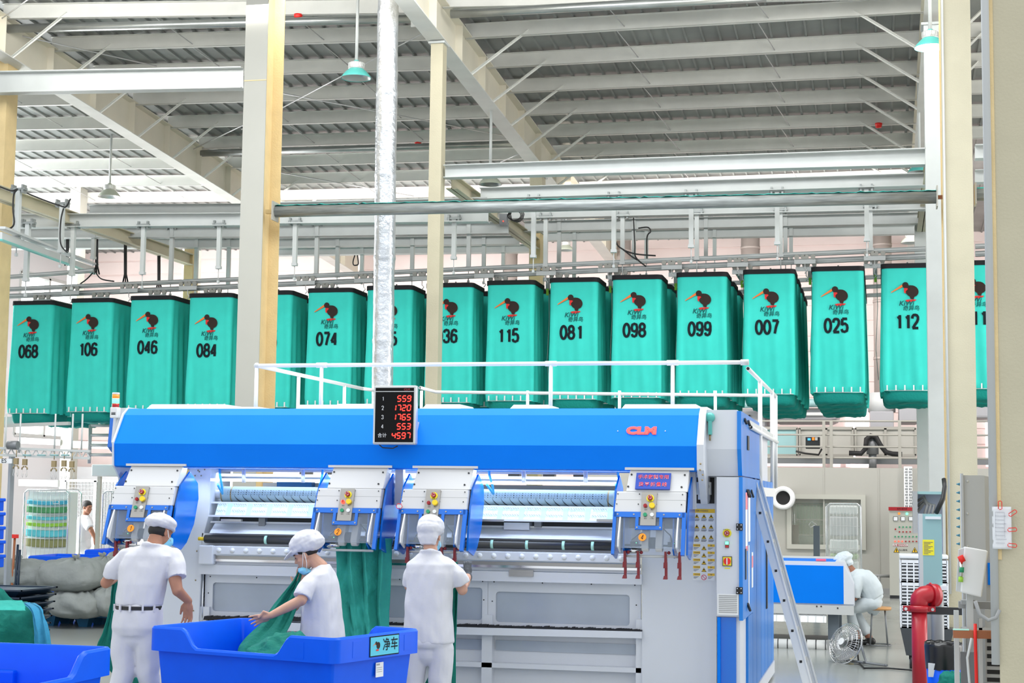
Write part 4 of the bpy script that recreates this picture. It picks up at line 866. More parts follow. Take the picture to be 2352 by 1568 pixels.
def seg7(b, s, xr_, cz, h, w, gap):
    n_ = len(s)
    for i, ch in enumerate(s):
        x = xr_ - (n_ - 1 - i) * gap - w; sl = .12 * h
        def pt(u, v): return Vector((x + w * u + sl * (v - .5), Ys - .0055, cz + h * (v - .5)))
        P = {'a': ((0.08, 1), (.92, 1)), 'b': ((1, .93), (1, .55)), 'c': ((1, .45), (1, .07)), 'd': ((.08, 0), (.92, 0)), 'e': ((0, .45), (0, .07)), 'f': ((0, .93), (0, .55)), 'g': ((.1, .5), (.9, .5))}
        for c in SEG[ch]: p, q = P[c]; b.bar(pt(*p), pt(*q), .0085, .002, (0, 1, 0))
for i, s in enumerate(('559', '1720', '1765', '553', '4597')): b = B(); seg7(b, s, S(.925, 0).x, S(0, .20 + i * .17).z, .046, .028, .0425); b.obj('digit_row', 'digit_glow', sb, label='red lit digits %s' % s)
for i, s in enumerate(('1', '2', '3', '4', '合计')):
    b = B(); q = S(.195, .20 + i * .17)
    if i < 4: vs, fs = digit_poly(s, .032, .016, .03, .0042); b.add([q + Vector((v[0], 0, v[1])) for v in vs], fs)
    else: put_text(b, s, .04, q, (1, 0, 0), (0, 0, 1))
    b.obj('row_legend', 'white_plastic', sb)
b = B(); put_text(b, 'CLM', .022, S(.82, .033), (1, 0, 0), (0, 0, 1), bold=.001, sx=1.2); b.obj('lettering', 'maroon', sb)
b = B(); b.box(A.x + .06, E.x - .05, Ys + .07, Y0 + .15, E.z + .06, E.z + .2); b.obj('bracket', 'light_grey', sb)
z = E.z; B().tube([(A.x + .05, Ys + .03, z), (A.x + .08, Ys + .03, z - .025), (A.x + .17, Ys + .03, z - .03), (A.x + .21, Ys + .03, z - .01)], .005, 6).obj('cable', 'cable_black', sb)
# ---- platform handrail
rr_ = .0185
zr = at(1100, 836, 13.9).z; yf, yb = 13.9, 17.6; xl, xrr = at(590, 838, yf).x, at(1712, 836, yf).x; ybl = 17.0
hr_ = thing('handrail', 'white tubular handrail around the platform on top of the blue machine', 'railing', ((xl + xrr) / 2, 15, ZT - .06))
B().tube([(xl, yf, zr), (xrr - .02, yf, zr)], rr_, 12).obj('rail', 'white_plastic', hr_)
B().tube([(xl, yf, zr), (xl, ybl, zr)], rr_, 12).obj('rail', 'white_plastic', hr_)
xr2 = at(1718, 851, yf + .05).x
b = B(); b.tube([(xr2, yf + .05, zr - .05), (xr2, yb, zr - .05)], rr_, 12); b.m(1); b.tube([(xr2, yf + .047, zr - .05), (xr2, yf + .052, zr - .05)], rr_ * .75, 12); b.obj('rail', ['white_plastic', 'black_rubber'], hr_)
qb = at(965, 890, 17.3); b = B(); b.tube([(qb.x, 17.3, qb.z), (qb.x + .1, yb, qb.z - .03), (xr2, yb, zr - .05)], rr_, 12); b.m(1); b.tube([(qb.x - .004, 17.297, qb.z), (qb.x, 17.3, qb.z)], rr_ * .75, 12); b.obj('rail', ['white_plastic', 'black_rubber'], hr_)
B().tube([(xl, ybl, zr), at(866, 897, 17.6)], rr_, 12).obj('rail', 'white_plastic', hr_)
zd = ZT - .07
for px in (738, 1265, 1545): x = at(px, 880, yf).x; b = B(); b.tube([(x, yf, zd), (x, yf, zr - .0)], rr_ * .95, 12); b.tube([(x - .05, yf, zr), (x + .05, yf, zr)], rr_ * 1.3, 12); b.obj('post', 'white_plastic', hr_)
b = B(); b.tube([(xl, yf, zd), (xl, yf, zr)], rr_ * .95, 12); b.obj('post', 'white_plastic', hr_); B().ball((xl, yf, zr), rr_ * 1.5).obj('elbow', 'light_grey', hr_)
B().tube([(xrr - .04, yf, zr), (xrr + .03, yf, zr)], rr_ * 1.4, 12).obj('elbow', 'light_grey', hr_)
for y in (15.0, 16.4): b = B(); b.tube([(xl, y, zd), (xl, y, zr)], rr_ * .95, 12); b.obj('post', 'white_plastic', hr_)
for px in (968, 1212, 1423, 1643): x = at(px, 910, yb).x; b = B(); b.tube([(x, yb, zd), (x, yb, at(px, 897, yb).z)], rr_ * .95, 12); b.obj('post', 'white_plastic', hr_)
for px, Y, b0 in ((1752, 15.3, 1140), (1776, 17.0, 1140), (1785, 17.6, 1120)):
    tp = at(px, 880, Y); zt_ = zr - .05; b = B(); b.tube([(xr2 + .005, Y, at(px, b0, Y).z), (xr2 + .005, Y, zt_)], rr_ * 1.1, 12); b.obj('post', 'white_plastic', hr_)
zz = at(1750, 1000, 15.3).z; b = B(); b.tube([(xr2 + .02, yf + .1, zz + .02), (xr2 + .02, yb, zz + .02)], rr_, 12); b.m(1); b.tube([(xr2 + .02, yf + .097, zz + .02), (xr2 + .02, yf + .1, zz + .02)], rr_ * .75, 12); b.obj('rail', ['white_plastic', 'black_rubber'], hr_)
q = at(1730, 1000, yb); B().tube([(at(1700, 1000, yb).x, yb, q.z), (xr2, yb, q.z)], rr_, 12).obj('rail', 'white_plastic', hr_)
B().box(xr2 - .1, xr2 + .03, 15.2, 17.1, at(1770, 1140, 16).z, at(1770, 1120, 16).z).obj('bracket', 'white_plastic', hr_)
# ---- ladder leaning at the right side
def ladder():
    lt, lb = at(1716, 1068, 14.9), atz(1862, 1690, 0); lb = Vector((at(1845, 1568, 14.1).x + .10, 14.1, 0)); top = Vector((lt.x, 14.9, lt.z))
    d = (lb - top).normalized(); r = thing('ladder', 'aluminium ladder leaning against the right side of the blue machine', 'ladder', lb)
    dp = Vector((.02, .36, .0)); sdv = Vector((1, 0, 0))
    for o in (Vector((0, 0, 0)), dp):
        b = B(); b.bar(top + o, lb + o, .07, .025, (0, 1, 0)); b.bar(top + o + Vector((.038, 0, .01)), lb + o + Vector((.038, 0, .01)), .012, .05, (0, 1, 0)); b.obj('stile', 'aluminium', r)
    L = (lb - top).length; n_ = int(L / .28)
    for i in range(n_):
        p = top + d * (.2 + i * .28); b = B(); b.bar(p - Vector((.0, .016, 0)), p + dp, .03, .03, (0, 0, 1)); b.m(1); b.bar(p - Vector((0, .0175, 0)), p - Vector((0, .014, 0)), .022, .022, (0, 0, 1)); b.obj('rung', ['aluminium', 'black_rubber'], r)
ladder()
# ================================================================ HANGING BAGS
YBAG = 23.0; BW, BD, BH = .72, .76, 1.77
def wave(x, z):  # front surface offset (m), z from 0 (top) to -BH
    t = min(1, -z / BH); s = x * 9
    return .013 * t * sin(s * 1.3 + 1.1) + .012 * t * t * sin(s * 2.6 + z * 1.2) + .006 * t * sin(s * 5.1 + 2 * z) + .008 * noise.noise((x * 4, z * 1.1, 3.3)) - .012 * t * sin(pi * (x / BW + .5))
def bagmesh(seed):
    b = B(); nu, nv = 96, 30; rc = .085
    def fn(u, v):
        z = -BH * v; fl = 1 + .035 * v - .03 * max(0, v - .93) / .07; P = 2 * (BW + BD) - 8 * rc + 2 * pi * rc; s = u * P
        segs = [(BW - 2 * rc, 0), (pi * rc / 2, 1), (BD - 2 * rc, 2), (pi * rc / 2, 3), (BW - 2 * rc, 4), (pi * rc / 2, 5), (BD - 2 * rc, 6), (pi * rc / 2, 7)]
        hw, hd = BW / 2, BD / 2; k = 0
        while k < 7 and s > segs[k][0]: s -= segs[k][0]; k += 1
        L = segs[k][0]; f = s / L
        if k == 0: p = (-hw + rc + s, -hd); n_ = (0, -1)
        elif k == 1: a = -pi / 2 + f * pi / 2; p = (hw - rc + rc * cos(a), -hd + rc + rc * sin(a)); n_ = (cos(a), sin(a))
        elif k == 2: p = (hw, -hd + rc + s); n_ = (1, 0)
        elif k == 3: a = f * pi / 2; p = (hw - rc + rc * cos(a), hd - rc + rc * sin(a)); n_ = (cos(a), sin(a))
        elif k == 4: p = (hw - rc - s, hd); n_ = (0, 1)
        elif k == 5: a = pi / 2 + f * pi / 2; p = (-hw + rc + rc * cos(a), hd - rc + rc * sin(a)); n_ = (cos(a), sin(a))
        elif k == 6: p = (-hw, hd - rc - s); n_ = (-1, 0)
        else: a = pi + f * pi / 2; p = (-hw + rc + rc * cos(a), -hd + rc + rc * sin(a)); n_ = (cos(a), sin(a))
        x, y = p[0] * fl, p[1] * fl
        if k == 0: w = wave(p[0], z); y -= w * min(1, (hw - rc - abs(p[0])) / .04 + .15)
        else:
            w = .03 * v * sin(u * 90 + seed) + .016 * v * noise.noise((u * 30, v * 2, seed)); x += n_[0] * w; y += n_[1] * w
        return (x, y + hd, z)
    b.grid(fn, nu, nv, True, True); return b
def bird(b, ox, oz, s, Yf):
    def W(pts): return [(ox + x * s, Yf(ox + x * s, oz + z * s), oz + z * s) for x, z in pts]
    def blob(cx, cz, rx, rz, rot=0, n_=20, a0=0, a1=360):
        out = []
        for i in range(n_): a = radians(a0 + (a1 - a0) * i / n_); x, z = rx * cos(a), rz * sin(a); out.append((cx + x * cos(rot) - z * sin(rot), cz + x * sin(rot) + z * cos(rot)))
        return out
    b.m(0).poly(W(blob(.24, .05, .30, .27, -.5))); b.poly(W([(.1, -.1), (.4, -.05), (.30, -.34), (.16, -.30)])); b.poly(W([(-.06, .32), (.2, .33), (.12, .05), (-.06, .02), (-.1, .16)])); b.poly(W(blob(-.06, .34, .145, .145)))
    b.m(1).poly(W([(-.14, .42), (-.16, .27), (-.72, -.02), (-.70, .03)]))
    b.m(2).poly(W([(-.13, .20), (.10, .20), (.13, .12), (-.02, .06), (-.06, -.06), (-.12, .0)])); b.poly(W([(-.08, -.36), (.1, -.33), (.28, -.34), (.44, -.33), (.40, -.39), (.2, -.45), (.02, -.44)]))
    b.m(3).poly(W(blob(-.07, .38, .05, .05, 0, 12))); b.m(0).poly(W(blob(-.08, .38, .018, .018, 0, 8)))
def digits(b, s, cx, cz, h, w, gap, sw, Yf):
    vs, fs = digit_poly(s, h, w, gap, sw); b.add([(cx + x, Yf(cx + x, cz + z) - .0006 * (k % 5), cz + z) for k, (x, z) in enumerate(vs)], fs)
BODY = bagmesh(1.0)
PDZ = {'084': -.08, '074': .03, '025': -.035, '036': .01, '115': -.015, '099': -.015, '007': -.025, '112': -.015}
def make_bag(num, loc, label, proto=None):
    Yf = lambda x, z: -wave(x, z) - .016
    if proto is None:
        r = thing('laundry_bag', label, 'bag', loc, 'hanging bags')
        bb = B(); bb.v = [v.copy() for v in BODY.v]; bb.f = BODY.f; bb.mi = BODY.mi; bb.sm = BODY.sm
        bb.obj('bag_body', 'bag_cloth', r, local=True)
        # black top rim: open band
        b = B(); ring = [(-BW / 2 - .012, -.012), (BW / 2 + .012, -.012), (BW / 2 + .012, BD + .012), (-BW / 2 - .012, BD + .012)]; rc = .09; P = []
        for k, (cx, cy, a0) in enumerate(((BW / 2 + .012 - rc, -.012 + rc, -90), (BW / 2 + .012 - rc, BD + .012 - rc, 0), (-BW / 2 - .012 + rc, BD + .012 - rc, 90), (-BW / 2 - .012 + rc, -.012 + rc, 180))):
            for t in range(0, 91, 15): a = radians(a0 + t); P.append((cx + rc * cos(a), cy + rc * sin(a)))
        n_ = len(P); vs = []
        for f, dz in ((1, -.045), (1, .022), (.94, .022), (.94, -.045)): vs += [((x) * f, BD / 2 + (y - BD / 2) * f, dz) for x, y in P]
        fs = [(k * n_ + i, k * n_ + (i + 1) % n_, (k + 1) % 4 * n_ + (i + 1) % n_, (k + 1) % 4 * n_ + i) for k in range(4) for i in range(n_)]
        b.add(vs, fs); b.obj('top_band', 'black_cloth', r, local=True)
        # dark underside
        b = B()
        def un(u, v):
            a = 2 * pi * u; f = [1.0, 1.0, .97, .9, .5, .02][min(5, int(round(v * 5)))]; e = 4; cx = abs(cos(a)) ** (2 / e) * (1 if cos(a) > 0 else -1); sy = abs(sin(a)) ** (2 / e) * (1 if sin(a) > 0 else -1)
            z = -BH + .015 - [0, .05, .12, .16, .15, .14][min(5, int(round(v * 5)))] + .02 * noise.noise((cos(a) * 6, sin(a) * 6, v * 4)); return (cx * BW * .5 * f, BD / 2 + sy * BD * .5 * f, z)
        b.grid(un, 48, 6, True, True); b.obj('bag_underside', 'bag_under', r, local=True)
        for i in range(6):
            x = -BW / 2 + .06 + i * (BW - .12) / 5; b = B(); b.cbox((x, -.025, -BH + .045), (.018, .014, .075)); b.obj('clip', 'white_plastic', r, local=True)
        b = B(); b.tube([(-BW / 2 + .02, -.02, -BH + .008), (BW / 2 - .02, -.02, -BH + .008)], .005, 6); b.obj('hem_bar', 'wire', r, local=True)
        b = B(); b.box(-BW / 2, BW / 2, BD / 2 - .015, BD / 2 + .015, -.01, .02); b.tube([(0, BD / 2, .02), (0, BD / 2, .09)], .012, 8); b.obj('added_hanging_bar', 'galvanised', r, local=True)  # cross bar and stem added to tie the bag to its rail
        b = B(); bird(b, -.02, -.375, .30, Yf); b.obj('bird_emblem', ['bird_brown', 'bird_orange', 'bird_red', 'white_plastic'], r, local=True, label='printed kiwi bird emblem', fix=False)
        b = B()
        for t, sz, dx, dz, sh, bo in (('KiWi', .095, -.03, -.53, .25, .0012), ('奇异鸟', .076, .035, -.60, .15, .0007)): vs, fs = text_mesh(t, sz, bold=bo, shear=sh); b.add([(dx + v[0], Yf(dx + v[0], dz + v[1]), dz + v[1]) for v in vs], fs)
        b.obj('lettering', 'print_teal', r, local=True, fix=False)
    else: r = dup(proto, loc, label=label, skip=('number',))
    if num:
        b = B(); digits(b, num, -.025, -.785 + PDZ.get(num, 0), .185, .082, .115, .037, Yf)
        for ch in KIDS[r.name]:
            if ch.name.split('.')[0] in ('bird_emblem', 'lettering'): ch.location.z = PDZ.get(num, 0)
        b.obj('number', 'print_black', r, local=True, fix=False, label='black number %s' % num)
    return r
rows = [('068', 20, 122), ('106', 157, 257), ('046', 293, 395), ('084', 430, 530), ('110', 566, 666), ('074', 703, 806), ('035', 840, 942), ('036', 978, 1080), ('115', 1118, 1221), ('081', 1262, 1367), ('098', 1406, 1512), ('099', 1555, 1662), ('007', 1708, 1818), ('025', 1864, 1978), ('112', 2025, 2140), ('111', 2178, 2296)]
def topy(px): return 690.5 - (px - 70) * (85.5 / 2010)
offs = {'046': .05, '084': -.04, '110': -.14, '074': .04, '036': .03, '115': -.12, '099': .03, '112': .03, '081': .0, '025': -.04, '106': -.02}
proto = None; bagx = []
desc = {'110': 'teal hanging bag half hidden right behind the tall cream column', '035': 'teal hanging bag half hidden behind the foil duct', '036': 'teal hanging bag numbered 036 behind the slim post', '111': 'teal hanging bag seen between the two right-hand columns'}
for num, l, rr in rows:
    a = at(l, topy(l) + 3, YBAG); e = at(rr + 6, topy(rr) + 3, YBAG); loc = ((a.x + e.x) / 2, YBAG, (a.z + e.z) / 2)
    o = make_bag(num, loc, desc.get(num, 'teal hanging laundry bag printed with the number %s' % num), proto); bagx.append((num, loc))
    if proto is None: proto = o
def backbag(num, loc, k):
    r = dup(proto, (loc[0], YBAG + 1.08 * k, loc[2] - .0), label='teal bag hanging %s bag %s' % (('directly behind', 'second behind', 'third behind')[k - 1], num), group='hanging bags of the rear rows', skip=('number', 'bird_emblem', 'lettering'))
for num, loc in bagx:
    backbag(num, loc, 1)
    if num in ('099', '007', '025', '098'): backbag(num, loc, 2)
    if num in ('007', '025'): backbag(num, loc, 3)
# ---------------------------------------------------------------- rails, trolleys, hangers
def rail(p, q, Y, w, h, label, Y2=None):
    a = at(*p, Y); e = at(*q, Y if Y2 is None else Y2); b = B(); b.bar(a, e, w, h); b.m(1); b.bar(a + Vector((0, -w / 2 - .002, h * .1)), e + Vector((0, -w / 2 - .002, h * .1)), .004, h * .25)
    return b.obj('bag_rail', ['galvanised', 'light_grey'], label=label, cat='rail')
rail((-40, 667), (2126, 571), 23.3, .05, .065, 'upper front rail carrying the teal bags')
rail((-40, 683), (2126, 588), 23.38, .05, .075, 'lower rear rail carrying the teal bags')
a_ = at(-40, 690.5 + 4.7 - 4, 23.0); e_ = at(2300, 690.5 - 94.9 - 4, 23.0)
for k_ in range(6):
    p_ = a_.lerp(e_, .06 + .176 * k_); B().box(p_.x - .02, p_.x + .02, 23.36, 26.64, p_.z + .0, p_.z + .05).obj('added_rail_tie', 'galvanised', label='grey tie bar added to join the bag rails, hidden above the teal bags', cat='bar', group='added tie bars between the bag rails')  # unseen bars, added to hold up the rear rails
for yy_, n_ in ((24.46, 'second'), (25.54, 'third'), (26.62, 'fourth')): B().bar((a_.x, yy_, a_.z), (e_.x, yy_, e_.z), .05, .06).obj('bag_rail', 'galvanised', label='%s bag rail, added unseen behind the front row of teal bags' % n_, cat='rail')  # rear rails are unseen, added to carry the rear-row bags
rail((2240, 566), (2300, 563), 23.3, .05, .065, 'short stretch of upper rail right of the broad column')
rail((2240, 583), (2300, 580), 23.38, .05, .075, 'short stretch of lower rail right of the broad column')
rail((-30, 640), (215, 621), 22.2, .05, .06, 'rail stub curving in below the inclined conveyor beam')
q0 = at(0, 541, 17.5); q1 = at(218, 622, 24.0)
b = B(); b.bar(q0, q1, .05, .09); b.bar(q0 + Vector((0, 0, .1)), q1 + Vector((0, 0, .1)), .12, .03); b.m(1); b.bar(q0 - Vector((0, 0, .05)), q1 - Vector((0, 0, .05)), .06, .02); b.obj('inclined_rail', ['light_grey', 'teal_enamel'], label='grey rail running away at the left above the bags', cat='rail')
dm('tan_grey', (.36, .35, .32), .5)
def trolley(loc):
    r = thing('bag_trolley', 'four-wheeled trolley running on the upper bag rail', 'trolley', loc, 'trolleys on the upper bag rail')
    for x in (-.115, -.025, .02, .115): b = B(); b.cyl((x, -.07, 0), (x, -.035, 0), .034, 14); b.box(x - .026, x + .026, -.072, -.04, -.034, .01); b.obj('wheel', 'tan_grey', r, local=True)
    b = B(); b.box(-.15, .15, -.06, -.05, -.10, -.035)
    for x in (-.1, .1): b.box(x - .01, x + .01, -.062, -.045, -.04, .0)
    b.obj('plate', 'light_grey', r, local=True)
    b = B(); b.tube([(0, -.055, -.1), (0, -.055, -.17), (.03, -.055, -.2), (0, -.055, -.24)], .008, 6); b.obj('hook', 'wire', r, local=True)
    return r
tp = None
for px, py in ((166, 663), (300, 658), (435, 652), (570, 646), (705, 640), (838, 635), (972, 630), (1114, 624), (1256, 618), (1398, 611), (1544, 604), (1695, 598), (1849, 591), (2009, 583)):
    q = at(px, py, 23.3); tp = trolley(q) if tp is None else dup(tp, q) and tp
tp2 = None
for px, py in ((100, 683), (235, 677), (365, 672), (492, 668), (618, 662), (750, 656), (880, 651), (1010, 646), (1146, 641), (1286, 633), (1420, 627), (1560, 621), (1706, 615), (1852, 608), (2008, 601)):
    q = at(px, py, 23.38); dup(tp, q, label='four-wheeled trolley running on the lower bag rail', group='trolleys on the lower bag rail')
# cords and release gear hanging between bags
for px in (1258, 1402, 1552, 1704, 1860, 2010):
    a = at(px, topy(px) + 2, 23.6); b = B(); b.box(a.x - .07, a.x + .07, 23.6, 23.65, a.z - .02, a.z + .03); b.box(a.x - .03, a.x + .03, 23.6, 23.63, a.z - .16, a.z - .02); b.m(1); b.box(a.x - .015, a.x + .02, 23.57, 23.6, a.z - .24, a.z - .14); b.m(0)
    b.tube([(a.x + .02, 23.6, a.z - .2), (a.x + .03, 23.6, a.z - .6), (a.x + .0, 23.62, a.z - 1.2), (a.x + .03, 23.62, a.z - 1.65)], .005, 5)
    b.obj('release_gear', ['light_grey', 'towel_lime'], label='pull cord and release gear hanging between bags', cat='mechanism', group='release gear between the bags')
HP_ = [(36, 437, 545, 18.5), (57, 515, 640, 19.6), (137, 470, 575, 20.3), (163, 520, 628, 21.8), (212, 520, 590, 23.4), (325, 520, 625, 21.8), (390, 523, 645, 23.0), (448, 543, 642, 24.4), (500, 518, 612, 21.8), (522, 546, 655, 25.7), (675, 512, 605, 21.8), (725, 515, 628, 23.0), (773, 540, 632, 24.4), (830, 565, 622, 25.7), (945, 540, 640, 24.4), (1041, 505, 590, 21.8), (1075, 508, 613, 23.0), (1110, 533, 618, 24.4), (1155, 558, 610, 25.7), (1224, 500, 586, 21.8), (1252, 500, 608, 23.2), (1283, 503, 612, 24.4), (1318, 531, 640, 25.7), (1409, 497, 574, 21.8), (1429, 497, 602, 23.2), (1455, 497, 590, 24.4), (1484, 526, 600, 25.7), (1587, 490, 563, 21.8), (1600, 490, 592, 23.2), (1621, 492, 590, 24.4), (1641, 520, 590, 25.7), (1785, 485, 556, 21.8), (1793, 485, 585, 23.2), (1804, 486, 590, 24.4), (1817, 515, 600, 25.7), (1991, 477, 548, 21.8), (2000, 477, 570, 23.2)]
for px, t, bt, Y in HP_:
    k_ = min(3, max(0, round((Y - 21.8) / 1.35))); Yq_ = ((21.6, 23.6, 25.6, 25.6) if px < 560 else (21.6, 23.4, 25.2, 27.0) if px < 1200 else (21.6, 23.2, 25.0, 26.8))[k_]; Y = Yq_ + .06 if Y > 21 else Y
    if k_ == 0 and px > 1200: t = min(t, 462 - (px - 1100) * .030)
    a = at(px, t - 6, Y); e = at(px, bt, Y); w = .03; r = thing('hanger_post', 'white square hanger post between overhead beam and bag rail', 'post', e, 'hanger posts above the bags')
    B().box(e.x - w, e.x + w, Y, Y + .06, e.z, a.z).obj('tube', 'white_steel', r)
    b = B(); b.box(e.x - .1, e.x + .1, Y - .01, Y + .07, a.z - .03, a.z + .0); b.box(e.x - .085, e.x - .06, Y - .02, Y + .08, a.z - .07, a.z + .04); b.box(e.x + .06, e.x + .085, Y - .02, Y + .08, a.z - .07, a.z + .04); b.obj('beam_clamp', 'galvanised', r)
    b = B(); b.box(e.x - .04, e.x + .04, Y - .005, Y + .065, e.z - .03, e.z + .01); b.tube([(e.x, Y + .03, e.z - .03), (e.x, Y + .03, e.z - .2)], .008, 6); b.box(e.x - .015, e.x + .015, Y + .01, Y + .05, e.z - .24, e.z - .2); b.obj('rail_clip', 'light_grey', r)
# cables draped over the rails
def cr_path(P, n=5):
    P = [Vector(p) for p in P]; out = []
    for i in range(len(P) - 1):
        p0, p1, p2, p3 = P[max(i - 1, 0)], P[i], P[i + 1], P[min(i + 2, len(P) - 1)]
        for j in range(n): f = j / n; out.append(.5 * ((2 * p1) + (p2 - p0) * f + (2 * p0 - 5 * p1 + 4 * p2 - p3) * f * f + (3 * p1 - p0 - 3 * p2 + p3) * f ** 3))
    return out + [P[-1]]
def cable(pts, Y, label, r=.011, m='cable_black', cat='cable'): return B().tube(cr_path([at(x, y, Y) for x, y in pts]), r, 6).obj('cable', m, label=label, cat=cat)
cable([(-10, 425), (25, 438), (40, 434), (32, 446), (30, 480), (32, 515), (15, 527), (-10, 525)], 18.4, 'black cable looped down the hanger at the far left')
cable([(40, 434), (90, 455), (140, 473), (152, 474), (162, 456)], 19, 'black cable running along the inclined beam top')
cable([(146, 478), (140, 505), (138, 545), (142, 566), (155, 580)], 20.2, 'black cable bundle hanging from the inclined rail')
for px, t, bt in ((222, 540, 620), (288, 561, 640), (365, 587, 655), (155, 520, 600)):
    b = B(); Y = 23.8
    for d in (-2.5, 0, 2.5): b.tube([at(px + d * .8, t, Y), at(px + d * .8, bt - 10, Y), at(px + d * 2.4, bt + 10, Y)], .013, 6)
    b.obj('cable_bundle', 'cable_black', label='black cable bundle hanging vertically at the left above the bags', cat='cable', group='vertical cable bundles at the left')
cable([(217, 622), (200, 640), (184, 652)], 23.6, 'black cable curving from the inclined rail to the left')
cable([(218, 622), (232, 640), (262, 646)], 23.6, 'black cable curving from the inclined rail to the right')
cable([(1414, 490), (1414, 552), (1430, 572), (1460, 583), (1506, 587)], 23.0, 'black cable sweeping from the pipe down to the right rail')
cable([(1455, 500), (1458, 560), (1460, 590), (1484, 612)], 23.1, 'black cable dropping along a hanger to the rail')
cable([(1466, 524), (1488, 522), (1494, 532), (1486, 545), (1486, 600)], 24.6, 'thin black cable looping around a hanger top')
cable([(1430, 572), (1450, 588), (1464, 597)], 23.0, 'short black cable below the right rail hangers')
cable([(815, 586), (811, 600), (812, 608), (818, 609), (823, 605), (821, 586)], 25, 'dark cable loop hanging left of the foil duct')
b = B(); q = at(1158, 500, 22.6); b.box(q.x - .06, q.x + .05, 22.55, 22.65, q.z - .12, q.z + .05); b.m(1)
for k in range(4): b.tube([q + Vector((.05 + .2 * (1 - cos(t)) * .5 + .02 * k, -.02 * k, .03 + .07 * sin(t) * (1 + .2 * k))) for t in [i * pi / 6 for i in range(13)]], .007, 5)
b.m(2); b.ball(q + Vector((.0, -.06, -.06)), .009, 8); b.obj('sensor_box', ['grey_metal', 'cable_black', 'red_glow'], label='grey sensor box with coiled cable on the middle depth beam', cat='sensor')
# ---------------------------------------------------------------- pendant lamps
def lamp(px, py, Y, dia_px, top, mcol, lit, label):
    c = at(px, py, Y); z = -( -1 ); s = FPX / ((CR.transposed() @ (c - CO)).z * -1); R = dia_px / 2 / s
    r = thing('pendant_lamp', label, 'lamp', c)
    b = B(); b.lathe([(R, 0), (R * 1.0, .02 * R), (R * .86, .24 * R), (R * .66, .46 * R), (R * .52, .58 * R), (R * .50, .6 * R)], c, 'z', 32); b.lathe([(R * .985, .005), (R * .84, .22 * R), (R * .64, .44 * R), (R * .02, .5 * R)], c, 'z', 32); sh = b.obj('shade', mcol, r)
    b = B(); b.lathe([(R * .95, .03 * R), (R * .83, .21 * R), (R * .6, .40 * R), (.001, .42 * R)], c, 'z', 32); b.obj('reflector', 'lamp_glow' if lit else 'reflector', r)
    b = B(); b.lathe([(.001, .6 * R), (R * .5, .6 * R), (R * .52, .64 * R), (R * .52, .66 * R), (R * .48, .68 * R), (R * .5, .72 * R), (R * .5, 1.0 * R), (R * .46, 1.05 * R), (.001, 1.05 * R)], c, 'z', 32)
    for i in range(24): a = 2 * pi * i / 24; b.cbox(c + Vector((R * .5 * cos(a), R * .5 * sin(a), .86 * R)), (.012, .012, .3 * R), Matrix.Rotation(a, 3, 'Z'))
    b.obj('heat_sink', 'aluminium', r)
    B().lathe([(.001, 1.05 * R), (R * .2, 1.05 * R), (R * .16, 1.2 * R), (.001, 1.22 * R)], c, 'z', 16).obj('neck', mcol, r)
    zt = top if top else roofz(Y) - .01
    B().tube([c + Vector((0, 0, 1.15 * R)), (c.x, c.y, zt)], .022, 8).obj('stem', 'white_steel', r)
    if lit:
        l = bpy.data.lights.new('lamp light', 'POINT'); l.energy = 10; l.shadow_soft_size = R * .6; o = bpy.data.objects.new('lamp_light', l); COL.objects.link(o); o.location = c - Vector((0, 0, .08))
    return r
lamp(818, 180, 20.1, 70, None, 'teal_enamel', False, 'teal pendant lamp hanging left of the foil duct')
lamp(251, 452, 26.5, 52, None, 'greygreen_enamel', False, 'grey green pendant lamp hanging above the second bag from the left')
lamp(1126, 424, 23.6, 54, roofz(23.6) - .76, 'greygreen_enamel', False, 'grey pendant lamp behind the two white beams, right of the slim post')
lamp(2137, 110, 19.6, 72, None, 'teal_enamel', True, 'lit teal pendant lamp beside the broad cream column')
lamp(2112, 396, 24.6, 54, None, 'teal_enamel', False, 'teal pendant lamp half hidden behind the white beams on the right')
lamp(1300, 575, 33.0, 38, None, 'greygreen_enamel', False, 'small far lamp against the pink back wall in the middle')
lamp(2092, 558, 31.0, 46, None, 'greygreen_enamel', False, 'dark far lamp beside the greenish post on the right')
# ================================================================ BACKGROUND RIGHT: ducts, walkway, equipment
def vduct(pa, pb, y0, y1, Y, label):
    A = at(pa, y1, Y); E = at(pb, y0, Y); A0 = at(pa, y0, Y); xc = (A0.x + E.x) / 2; r = (E.x - A0.x) / 2; b = B(); E.z = roofz(Y) - .02; b.tube([(xc, Y, A.z), (xc, Y, E.z)], r, 24)
    z = E.z - .6
    while z > A.z: b.tube([(xc, Y, z - .03), (xc, Y, z + .03)], r * 1.05, 24); z -= 1.2
    b.obj('vent_duct', 'duct_grey', label=label, cat='duct')
vduct(1158, 1189, 540, 1000, 34.5, 'vertical duct just left of the middle depth beam post')
vduct(1417, 1449, 530, 1000, 34.5, 'slim vertical duct behind the sweeping black cable')
vduct(1702, 1745, 520, 930, 34.5, 'wide vertical duct between two hanger clusters right of the cable')
vduct(2004, 2047, 510, 935, 34.5, 'vertical duct nearest the white column on the right')
